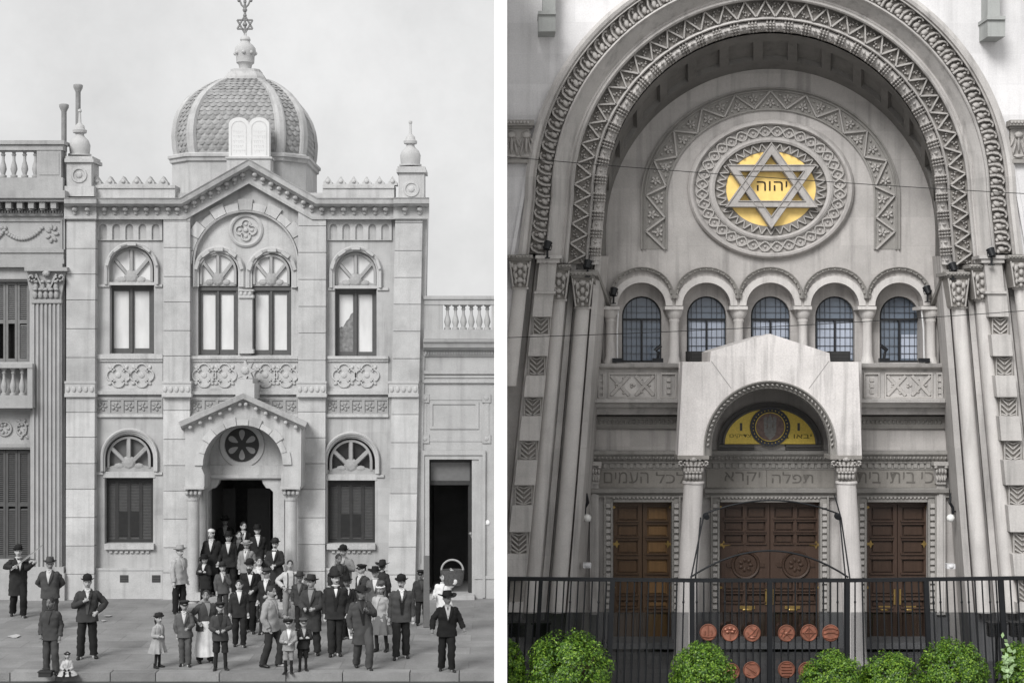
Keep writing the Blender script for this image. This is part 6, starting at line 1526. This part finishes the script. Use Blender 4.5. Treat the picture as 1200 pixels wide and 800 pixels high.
    def ring_at(z):
        for a, c in zip(prof[:-1], prof[1:]):
            if a[0] <= z <= c[0]: t = (z - a[0]) / (c[0] - a[0]); return a[1] + (c[1] - a[1]) * t, a[2] + (c[2] - a[2]) * t
        return prof[-1][1:] if z > 1 else prof[0][1:]
    m = MB(); zs = sorted(set([p[0] for p in prof] + [.62, .68, .74, .84, .88, .92, .99, 1.02, 1.05, 1.11, 1.15, 1.18, 1.25, 1.28, 1.31, 1.37]))
    rs = []
    for z in zs:
        if z < hemz: continue
        rx, ry = ring_at(z); rs.append([nz(p, .026) for p in ell(V3(0, 0, z) + off(z), rx, ry, 28)])
    m.rings(rs)
    for i in range(2):
        mm = MB(); limb(mm, [A_[i][0] + V3(0, 0, -.01), A_[i][1], A_[i][1].lerp(A_[i][2], .93)], [.084, .073, .058], 14, .08)
        k0 = len(m.v); m.v += [tuple(nz(Vector(q), .022)) for q in mm.v]; m.f += [tuple(k0 + j for j in f) for f in mm.f]; m.m += mm.m
        m.ball(A_[i][0] + V3(0, 0, -.012), (.080, .078, .074), 12, 8)
    put(m, 'jacket' if jacket is not None and not braces else 'shirt', cloth(up))
    def patch(zlo, zhi, half, o, name, v, z_a=None, n=9, par=bo):   # piece of cloth lying on the chest front
        m = MB(); rs = []
        for k in range(n):
            z = zlo + (zhi - zlo) * k / (n - 1); rx, ry = ring_at(z); a, c = half(z); row = []
            for q in range(7):
                x = a + (c - a) * q / 6; u = min(.98, abs(x) / rx); y = -ry * (1 - u ** 2.4) ** (1 / 2.4) - o - .014
                row.append(V3(x, y, z) + off(z))
            rs.append(row)
        vs = [p for r_ in rs for p in r_] + [p + V3(0, .02, 0) for r_ in rs for p in r_]; N = 7 * n
        fs = [(i * 7 + k, i * 7 + k + 1, (i + 1) * 7 + k + 1, (i + 1) * 7 + k) for i in range(n - 1) for k in range(6)]
        fs += [(i * 7, (i + 1) * 7, N + (i + 1) * 7, N + i * 7) for i in range(n - 1)] + [(i * 7 + 6, (i + 1) * 7 + 6, N + (i + 1) * 7 + 6, N + i * 7 + 6) for i in range(n - 1)]
        m.add(vs, fs); return put(m, name, cloth(v), par)
    if jacket is not None and not braces:
        lo = 1.17 if vest is None else 1.26
        if vest is not None:
            patch(.97, 1.47, lambda z: (-.02 - .055 * max(0, (z - 1.0)) / .4, .02 + .055 * max(0, (z - 1.0)) / .4), .004, 'vest', vest)
        patch(lo, 1.485, lambda z: (-.062 * (z - lo + .01) / .29, .062 * (z - lo + .01) / .29), .010, 'shirt_front', shirt)
        if lapel:
            for s in (-1, 1): patch(lo - .04, 1.475, lambda z: tuple(sorted((s * (.066 * max(.0, z - lo) / .29), s * (.066 * max(.0, z - lo) / .29 + .012 + .05 * max(0, min(1, (z - lo + .04) / .16)) * (1 if z < 1.42 else .7))))), .014, 'lapel', up * .85 + .003)
    if jacket is not None and not braces or tie == 'scarf':
        m = MB(); m.tube([V3(.075 * math.cos(t), -.012 - .078 * math.sin(t), 1.495 + .01 * math.sin(t)) + off(1.49) for t in [2 * math.pi * k / 16 for k in range(17)]], .014, 6); put(m, 'collar', cloth(shirt))
    tz = V3(0, -.118, 1.462) + off(1.46)
    if tie == 'bow':
        m = MB(); m.ball(tz, (.014, .014, .014), 8, 5)
        for s in (-1, 1): m.tube([tz, tz + V3(s * .022, -.004, 0), tz + V3(s * .05, 0, 0)], [.008, .016, .024], 6)
        put(m, 'bow_tie', cloth(.015))
    elif tie == 'long':
        m = MB(); m.tube([tz, tz + V3(0, -.018, -.05), tz + V3(0, -.03, -.2)], [.014, .014, .026], 6); put(m, 'tie', cloth(.02))
    elif tie == 'scarf':
        m = MB(); m.tube([V3(-.05, -.08, 1.48) + off(1.48), tz + V3(0, -.01, -.02), V3(.05, -.08, 1.48) + off(1.48)], .024, 8); m.tube([tz, tz + V3(.02, -.02, -.1)], [.02, .03], 8); put(m, 'neckerchief', cloth(shirt))
    if braces:
        for s in (-1, 1):
            patch(1.0, 1.44, lambda z: tuple(sorted((s * .075, s * .10))), .006, 'brace_strap', .03)
    # --- hair, beard, hat
    m = MB(); rows = []
    for r_ in range(9):
        a = math.pi / 2 * r_ / 8 - (.0 if r_ else .12); rows.append([hc + hv(.083 * math.cos(a) * math.cos(t), .012 + .100 * math.cos(a) * math.sin(t) - (.0 if math.sin(t) > -.2 else 0), .018 + (.109 * math.sin(a)) - (.05 * max(0, math.sin(t)) if r_ == 0 else 0) + (.028 * max(0, -math.sin(t)) if r_ < 2 else 0)) * hs for t in [2 * math.pi * k / 18 for k in range(18)]])
    m.rings(rows)
    if hat == 'girlhat' or hat == 'band': m.tube([hc + hv(0, .08, .04) * hs, hc + hv(0, .10, -.08) * hs, hc + hv(0, .09, -.2) * hs], [.05 * hs, .06 * hs, .03], 10)
    put(m, 'hair', HAIRG if beard == 3 else HAIR)
    if beard:
        m = MB(); m.tube([hc + hv(-.032, -.092, -.044) * hs, hc + hv(0, -.104, -.038) * hs, hc + hv(.032, -.092, -.044) * hs], [.007, .011, .007], 8)
        if beard > 1:
            m.ball(hc + hv(0, -.07, -.115) * hs, (.052, .04, .06), 12, 8); m.tube([hc + hv(-.07, -.0, -.02) * hs, hc + hv(-.05, -.06, -.085) * hs, hc + hv(.05, -.06, -.085) * hs, hc + hv(.07, 0, -.02) * hs], [.012, .026, .026, .012], 8)
        put(m, 'beard' if beard > 1 else 'moustache', HAIRG if beard == 3 else HAIR)
    if hat != 'none':
        base = hc + hv(hatdx, .006, .047) * hs; m = MB()
        def hatlathe(prof, sy=1.2, brim=0.):
            rs = []
            for r_, z in prof:
                rs.append([base + hv(r_ * math.cos(t), r_ * sy * math.sin(t), z - .012 * math.sin(t) + (brim * max(0, r_ - .085) / .05 * abs(math.cos(t)) ** 2)) * hs for t in [2 * math.pi * k / 24 for k in range(24)]])
            m.rings(rs)
        if hat == 'bowler': hatlathe([(.083, -.004), (.128, .0), (.136, .008), (.130, .010), (.09, .008), (.093, .05), (.088, .085), (.070, .115), (.035, .13), (.004, .133)], 1.2, .03)
        if hat in ('fedora', 'wide'):
            w_ = .150 if hat == 'fedora' else .185
            hatlathe([(.083, -.006), (w_ - .008, -.004), (w_, .003), (w_ - .01, .008), (.092, .006), (.092, .035), (.084, .085), (.078, .118), (.060, .122), (.035, .105), (.004, .100)], 1.18, .028)
        if hat == 'straw': hatlathe([(.083, -.002), (.158, .0), (.160, .008), (.09, .009), (.089, .065), (.086, .07), (.004, .072)], 1.12)
        if hat == 'girlhat': hatlathe([(.083, -.01), (.125, .0), (.128, .02), (.1, .03), (.095, .08), (.07, .1), (.004, .105)], 1.15, .02)
        if hat == 'cap':
            hatlathe([(.082, -.008), (.088, .02), (.112, .04), (.112, .056), (.085, .072), (.004, .076)], 1.16)
            rs = []; 
            for z in (0, .008): rs.append([base + hv(.085 * math.cos(t) * (1 if k < 10 else .9), -.06 - .095 * math.sin(t) if k < 10 else -.05, -.002 + z - .02 * math.sin(t)) * hs for k, t in [(k, math.pi * k / 9) for k in range(10)]])
            m.rings(rs)
        if hat == 'kippah': hatlathe([(.089, .008), (.09, .03), (.083, .06), (.05, .082), (.004, .088)], 1.15)
        if hat == 'band': m.tube([base + hv(.088 * math.cos(t), .104 * math.sin(t), .012) * hs for t in [2 * math.pi * k / 20 for k in range(21)]], .018 * hs, 8)
        put(m, 'headband' if hat == 'band' else 'hat', cloth(hatv))
        if hat in ('bowler', 'fedora', 'straw'):
            m = MB(); m.tube([base + hv(.0945 * math.cos(t), .0945 * 1.18 * math.sin(t), .018 - .01 * math.sin(t)) * hs for t in [2 * math.pi * k / 24 for k in range(25)]], .009, 6); put(m, 'hat_band', cloth(.02 if hatv > .1 else .012))
    return bo, S_, A_
Pn = person
# --- left group
mus, sM, aM = Pn('fiddler in a long black coat and round hat playing by the shuttered house', 21, 637, 722, arms=('bow', 'fiddle'), hat='bowler', jacket=.016, trous=.014, coat=True, face=28, step=.7, tie='bow')
Pn('man in brimmed hat and grey open jacket, hands behind his back', 59, 651, 738, arms=('back', 'back'), hat='fedora', hatv=.07, jacket=.06, trous=.05, vest=None, shirt=.45, tie='scarf', skin=.2)
Pn('bareheaded lad in dark pullover standing by the seated toddler', 60, 699, 789, arms=('down', 'down'), hat='none', jacket=.055, trous=.06, shirt=.05, tie=None, skin=.14, child=True, lapel=False)
Pn('man in black bowler and charcoal jacket with one fist at his chest, standing alone', 102, 671, 771, arms=('chest', 'hip'), hat='bowler', jacket=.045, trous=.016, vest=.08, shirt=.5, tie='scarf', face=12, skin=.3)
Pn('man in pale hat and loose white shirt turned sideways beside the porch column', 210, 637, 719, arms=('down', 'down'), hat='fedora', hatv=.3, jacket=.34, trous=.015, shirt=.36, tie=None, face=55, lapel=False)
Pn('toddler in white dress and dark round bonnet sitting on the pavement', 79, 763, 789, hat='band', hatv=.03, jacket=.42, trous=.2, shirt=.5, tie=None, skirt=(.42, .5), child=True, sit=True, arms=('lap', 'lap'), lapel=False, skin=.3, face=14, turn=10)
# --- on the steps and in the doorway
Pn('dim figure in brimmed hat deepest in the dark doorway', 263, 603, Y=1.3, z0=.45, hat='fedora', hatv=.03, jacket=.012, trous=.012, shirt=.3, tie=None, skin=.2)
Pn('young man in white skullcap and black coat at the left edge of the doorway', 247, 619, Y=-.4, z0=.15, hat='kippah', hatv=.6, jacket=.013, trous=.013, coat=True, shirt=.5, tie='scarf')
Pn('man in black felt hat and black suit between the white skullcap and the straw hat', 269, 621, Y=-.3, z0=.15, hat='fedora', jacket=.014, trous=.013, shirt=.5, tie=None, face=10, skin=.26)
Pn('moustached bareheaded man with white shirt front and dark tie in the doorway', 285.5, 611, Y=.3, z0=.3, hat='none', jacket=.014, trous=.013, shirt=.6, tie='long', beard=1, skin=.36)
Pn('child whose pale face peeps between the dark suits in the doorway', 280.5, 622, Y=.1, z0=.3, hat='none', jacket=.02, trous=.02, shirt=.3, tie=None, child=True, skin=.3)
Pn('man in black hat with open white shirt collar on the right of the doorway', 301, 613, Y=.2, z0=.3, hat='fedora', jacket=.016, trous=.014, shirt=.6, tie=None, skin=.36)
Pn('boy in flat straw hat and pale jacket with dark tie on the steps', 289.5, 630, Y=-1.0, z0=.15, hat='straw', hatv=.3, jacket=.22, trous=.1, shirt=.5, tie='long', child=True, skin=.3)
Pn('man in bowler with wide white shirt front, hands clasped, by the right porch column', 323.5, 629, Y=-1.35, z0=.15, hat='bowler', hatv=.03, jacket=.015, trous=.014, shirt=.62, tie='bow', arms=('clasp', 'clasp'), beard=1, coat=True)
Pn('man in black wide hat and coat with folded arms at the left of the steps', 241, 648, 706, arms=('cross', 'cross'), hat='fedora', jacket=.013, trous=.013, coat=True, shirt=.5, tie=None, skin=.3, face=-8)
Pn('man in grey overcoat with hand raised to his chin on the steps', 261, 657, 722, arms=('down', 'chin'), hat='bowler', hatv=.03, jacket=.075, trous=.04, shirt=.5, tie='scarf', face=14, skin=.25)
Pn('bearded man in tall bowler, black suit and bow tie at the middle of the crowd', 292.5, 653, 741, arms=('down', 'clasp'), hat='bowler', jacket=.013, trous=.012, shirt=.6, tie='bow', beard=2, skin=.32, face=6)
Pn('small child in white shirt with pale neckerchief behind the bearded man', 304, 652, 728, hat='none', jacket=.40, trous=.06, shirt=.6, tie='scarf', child=True, lapel=False, skin=.3)
Pn('boy in black suit with white collar and cap behind the striped shirt youth', 313.5, 664, 742, hat='cap', hatv=.05, jacket=.018, trous=.016, shirt=.6, tie='scarf', child=True, arms=('down', 'lap'))
Pn('boy in white shirt and braces, hands on hips, by the porch column', 339.5, 656, 728, hat='none', jacket=.42, trous=.28, shirt=.5, tie=None, braces=True, arms=('hip', 'hip'), child=True, skin=.26)
Pn('bareheaded youth in neat dark suit with open white collar in front of the steps', 280.5, 679, 757, hat='none', jacket=.022, trous=.02, shirt=.62, tie=None, child=True, skin=.36)
Pn('youth in pale striped shirt and dark trousers turned away sideways', 318, 686, 781, hat='none', jacket=.28, trous=.02, shirt=.3, tie=None, face=75, arms=('down', 'fore'), lapel=False, step=.5, skin=.25)
Pn('stout man in dark hat and dark suit, hands joined before his chest', 365, 671, 767, arms=('lap', 'lap'), hat='fedora', hatv=.04, jacket=.05, trous=.04, coat=True, shirt=.2, tie=None, face=-10, skin=.28)
Pn('dim man in dark hat squeezed behind the white braced boy', 352, 668, 738, hat='fedora', hatv=.05, jacket=.05, trous=.03, shirt=.15, tie=None, skin=.2)
# --- front row
Pn('small girl in dark bonnet, pale dress and black stockings turned to the crowd', 185, 716, 782, hat='girlhat', hatv=.025, jacket=.30, trous=.02, shirt=.4, tie=None, face=60, skirt=(.30, .52), child=True, arms=('fore', 'down'), lapel=False, skin=.3)
Pn('boy in flat cap and grey buttoned suit next to the aproned man', 217, 701, 780, hat='cap', hatv=.03, jacket=.10, trous=.085, shirt=.5, tie='scarf', child=True, arms=('down', 'lap'), face=12, skin=.28)
Pn('man in long white apron and dark waistcoat with bare forearms', 240.5, 691, 776, hat='none', jacket=.06, trous=.04, shirt=.2, tie=None, apron=.62, arms=('hip', 'down'), face=28, lapel=False, skin=.2, sleeves=.3)
Pn('boy in black cap, black tunic and knee breeches with tall boots', 258.5, 703, 785, hat='cap', hatv=.03, jacket=.025, trous=.022, shirt=.03, tie=None, knick=True, child=True, arms=('lap', 'lap'), lapel=False, skin=.3)
Pn('small boy in pale suit with knee breeches and white shirt near the kerb', 338, 723, 789, hat='cap', hatv=.03, jacket=.26, trous=.25, shirt=.62, tie=None, knick=True, child=True, arms=('lap', 'lap'), skin=.34)
Pn('small boy in dark suit and cap, arms folded, beside the pale suited boy', 355, 722, 786, hat='cap', hatv=.08, jacket=.018, trous=.018, shirt=.3, tie=None, knick=True, child=True, arms=('cross', 'cross'), skin=.34)
# --- right group
pap, sP, aP = Pn('moustached man in black suit and bow tie holding a white paper bag', 392.5, 667, 768, hat='fedora', hatv=.03, jacket=.016, trous=.014, vest=.02, shirt=.62, tie='bow', beard=1, arms=('down', 'down'), face=6)
Pn('man in round hat and pale shawl at the back beneath the shuttered window', 402, 637, Y=-2.4, z0=0, hat='bowler', hatv=.02, jacket=.22, trous=.05, shirt=.3, tie=None, arms=('down', 'chest'), lapel=False, skin=.25)
Pn('dark child held at the shoulder of the man in the pale shawl', 396, 649, Y=-2.9, z0=.0, hat='none', jacket=.03, trous=.03, shirt=.05, tie=None, child=True, skin=.15)
Pn('short dark boy with small white badge behind the paper bag man', 405.5, 673, 748, hat='fedora', hatv=.02, jacket=.016, trous=.016, shirt=.5, tie='scarf', child=True, skin=.12)
Pn('man in dark cap seen in profile talking at the back of the right group', 425, 659, 738, hat='cap', hatv=.02, jacket=.05, trous=.03, shirt=.5, tie='scarf', face=-45, skin=.28)
Pn('man in black hat, grey jacket and white shirt at the back of the right group', 439.5, 662, 742, hat='wide', hatv=.02, jacket=.10, trous=.03, shirt=.55, tie=None, face=-6, skin=.28)
Pn('person in broad black hat and black cape with its back to the wall', 447.5, 655, 728, hat='wide', hatv=.025, jacket=.016, trous=.016, shirt=.03, tie=None, face=150, coat=True, lapel=False, skin=.3)
Pn('young man in long grey coat and dark hat stepping forward at the kerb', 425, 684, 783, hat='wide', hatv=.03, jacket=.06, trous=.065, coat=True, vest=.02, shirt=.03, tie=None, arms=('down', 'chest'), step=.8, face=18, skin=.15)
Pn('girl in white headband, pale blouse and grey skirt with black stockings', 447, 684, 763, hat='band', hatv=.6, jacket=.33, trous=.02, shirt=.4, tie=None, skirt=(.13, .48), child=True, lapel=False, skin=.22, face=-25)
Pn('man in bowler with grey jacket open over black waistcoat, thick moustache', 470, 671, 771, hat='bowler', hatv=.02, jacket=.06, trous=.014, vest=.018, shirt=.6, tie='scarf', beard=1, face=6, skin=.3)
plk, sK, aK = Pn('man in dark clothes half hidden behind an upright wooden plank', 494, 666, 732, hat='cap', hatv=.02, jacket=.02, trous=.02, shirt=.06, tie=None, arms=('down', 'plank'), face=10, skin=.2)
bsk, sB, aB = Pn('man in white jacket carrying a wicker basket on his shoulder', 521, 670, 744, hat='none', jacket=.60, trous=.05, shirt=.6, tie=None, arms=('fore', 'up'), face=-12, lapel=False, skin=.3)
Pn('man in broad black hat and black suit striding apart at the right kerb', 523.5, 690, 786, hat='wide', hatv=.016, jacket=.012, trous=.012, shirt=.35, tie='long', arms=('side', 'side'), face=6, skin=.14, step=.3)
# fuse the bodies, keep face tones as a point colour
bpy.context.view_layer.update(); dg = bpy.context.evaluated_depsgraph_get()
for bo, hc, hs, skin0, legs_, stock, S_, tn, nod in PENDING:
    me = bpy.data.meshes.new_from_object(bo.evaluated_get(dg)); bo.modifiers.clear(); old = bo.data; bo.data = me; bpy.data.meshes.remove(old); me.name = 'person'
    ca = me.color_attributes.new('tone', 'FLOAT_COLOR', 'POINT'); data = []
    for v in me.vertices:
        p = (v.co - hc) / hs; t = skin = skin0 * 1.18; p.rotate(Matrix.Rotation(-tn, 3, 'Z')); p = Vector((p.x, p.y + nod * p.z * .9, p.z - nod * p.y * .9))
        if p.length < .16:
            if p.y < -.05:
                ex = abs(abs(p.x) - .030)
                if abs(p.z - .016) < .0085 and ex < .014: t = skin * .35
                elif abs(p.z - .040) < .005 and ex < .018: t = skin * .45
                elif abs(p.z + .062) < .008 and abs(p.x) < .024: t = skin * .5
                elif abs(p.z + .028) < .02 and ex < .018: t = skin * 1.1
            t *= 1 + .10 * noise.noise(v.co * 14)
        elif legs_ and v.co.z < .85 * S_ and abs(v.co.x) < .2 * S_: t = stock
        data += [t, t, t, 1]
    ca.data.foreach_set('color', data)
    me.polygons.foreach_set('use_smooth', [True] * len(me.polygons))
# =================================================================== things the people hold or have set down
def wpt(o, S_, p): return o.matrix_world @ (Vector(p) * S_)
bpy.context.view_layer.update()
PALE = plain('pale_wicker', grey(.3), rough=.8, var=.2, scale=30, bump=.5)
t = thing('violin', 'violin under the chin of the fiddler by the shuttered house', 'violin', tuple(wpt(mus, sM, aM[1][2])))
a, b = wpt(mus, sM, (.05, -.14, 1.47)), wpt(mus, sM, aM[1][2] + V3(0, -.03, .06)); d = (b - a)
m = MB(); sd = d.normalized().cross(V3(0, 0, 1)).normalized(); upv = sd.cross(d.normalized())
pts = [(0, .06), (.1, .1), (.2, .085), (.27, .06), (.36, .07), (.45, .085), (.55, .06), (.58, 0)]
out_l = [a + d * u * 1.05 + sd * w_ for u, w_ in pts] + [a + d * u * 1.05 - sd * w_ for u, w_ in pts[::-1]]; nO = len(out_l)
m.add([p + upv * .02 for p in out_l] + [p - upv * .02 for p in out_l], [tuple(range(nO)), tuple(range(2 * nO - 1, nO - 1, -1))] + [(i, (i + 1) % nO, nO + (i + 1) % nO, nO + i) for i in range(nO)]); m.build('sound_box', plain('dark_varnish', grey(.06), rough=.3), t)
m = MB(); m.tube([a + d * .5 + upv * .03, b + d * .1 + upv * .03], [.016, .012], 8); m.build('neck', plain('dark_varnish', grey(.06)), t)
t = thing('violin_bow', 'pale violin bow slanting up over the shoulder of the fiddler', 'bow', tuple(wpt(mus, sM, aM[0][2])))
q0, q1 = P(12, 700, mus.location.y - .45), P(36, 640, mus.location.y - .35)
hb = wpt(mus, sM, aM[0][2]) + V3(0, -.05, 0); m = MB(); m.tube([hb + V3(-.05, -.03, -.05), hb + V3(.66, .15, .52)], .011, 6); m.build('stick', plain('pale_bow_wood', grey(.2)), t)
m = MB(); m.tube([hb + V3(-.04, -.05, -.07), hb + V3(.66, .13, .49)], .006, 5); m.build('bow_hair', plain('bow_hair_white', grey(.4)), t)
c = P(52, 793, CY + ZC * F / (793 - VY)); t = thing('shoeshine_box', 'small dark wooden box on the kerb at the bareheaded feet of the lad', 'box', (c.x, c.y, 0)); t['label'] = 'small dark wooden box on the kerb before the bareheaded lad'
m = MB(); m.box(c.x - .12, c.x + .12, c.y + .0, c.y + .18, 0, .09); m.box(c.x - .135, c.x + .135, c.y - .015, c.y + .195, .09, .11); m.build('box', plain('dark_box_wood', grey(.03)), t)
m = MB(); m.tube([(c.x - .07, c.y + .09, .10), (c.x - .07, c.y + .09, .15), (c.x + .07, c.y + .09, .15), (c.x + .07, c.y + .09, .10)], .01, 6); m.build('handle', plain('dark_box_wood', grey(.03)), t)
h = wpt(pap, sP, aP[1][2] + V3(.02, -.02, -.09)); m = MB()
vs = [h + V3(-.05, -.01, .03), h + V3(.05, -.01, .02), h + V3(.17, -.03, -.38), h + V3(.03, -.03, -.42)]; m.add(vs + [v + V3(0, .035, 0) for v in vs], [(0, 1, 2, 3), (7, 6, 5, 4), (0, 4, 5, 1), (1, 5, 6, 2), (2, 6, 7, 3), (3, 7, 4, 0)])
tag(m.build('paper_bag', plain('white_paper', grey(.62), var=.1, bump=.4)), 'white paper bag hanging from the hand of the moustached man in black', 'bag')
Yk = CY + ZC * F / (735 - VY); m = MB(); m.prism([(496.5, 651), (503, 651), (503.5, 734.5), (496, 734.5)], Yk - .02, Yk + .04)
tag(m.build('plank', stone('raw_plank', grey(.13), var=.1, streak=.4, stain=.1)), 'tall wooden plank held upright before the low house doorway', 'plank')
hb = wpt(bsk, sB, aB[1][2]) + V3(.02, 0, .08); t = thing('basket', 'wicker basket with round hoop handle carried on the shoulder of the man in white', 'basket', tuple(hb))
Yb = bsk.location.y; m = MB(); m.rings([[V3(PX(530, Yb) + r_ * math.cos(u) * 1.1, Yb + .0 + r_ * .7 * math.sin(u), z) for u in [2 * math.pi * k / 24 for k in range(24)]] for r_, z in ((.20, PZ(685, Yb)), (.23, PZ(678, Yb)), (.245, PZ(670, Yb)), (.25, PZ(667, Yb)), (.23, PZ(667.5, Yb)), (.2, PZ(676, Yb)))]); m.build('basket', plain('dark_wicker', grey(.07), rough=.9, var=.3, scale=30, bump=.8), t)
m = MB(); m.tube([V3(PX(530, Yb) + .245 * math.cos(u), Yb, PZ(668, Yb) + .24 * math.sin(u)) for u in [math.pi * k / 16 for k in range(17)]], .022, 8); m.build('handle', plain('pale_wicker', grey(.3)), t)
# no deeper than thing > part > sub-part
def depth(o):
    d = 0
    while o.parent is not None: o = o.parent; d += 1
    return d
for o in list(COL.objects):
    if o.type == 'MESH' and depth(o) > 2:
        p = o
        while depth(p) > 1: p = p.parent
        o.parent = p; o.location = (0, 0, 0)
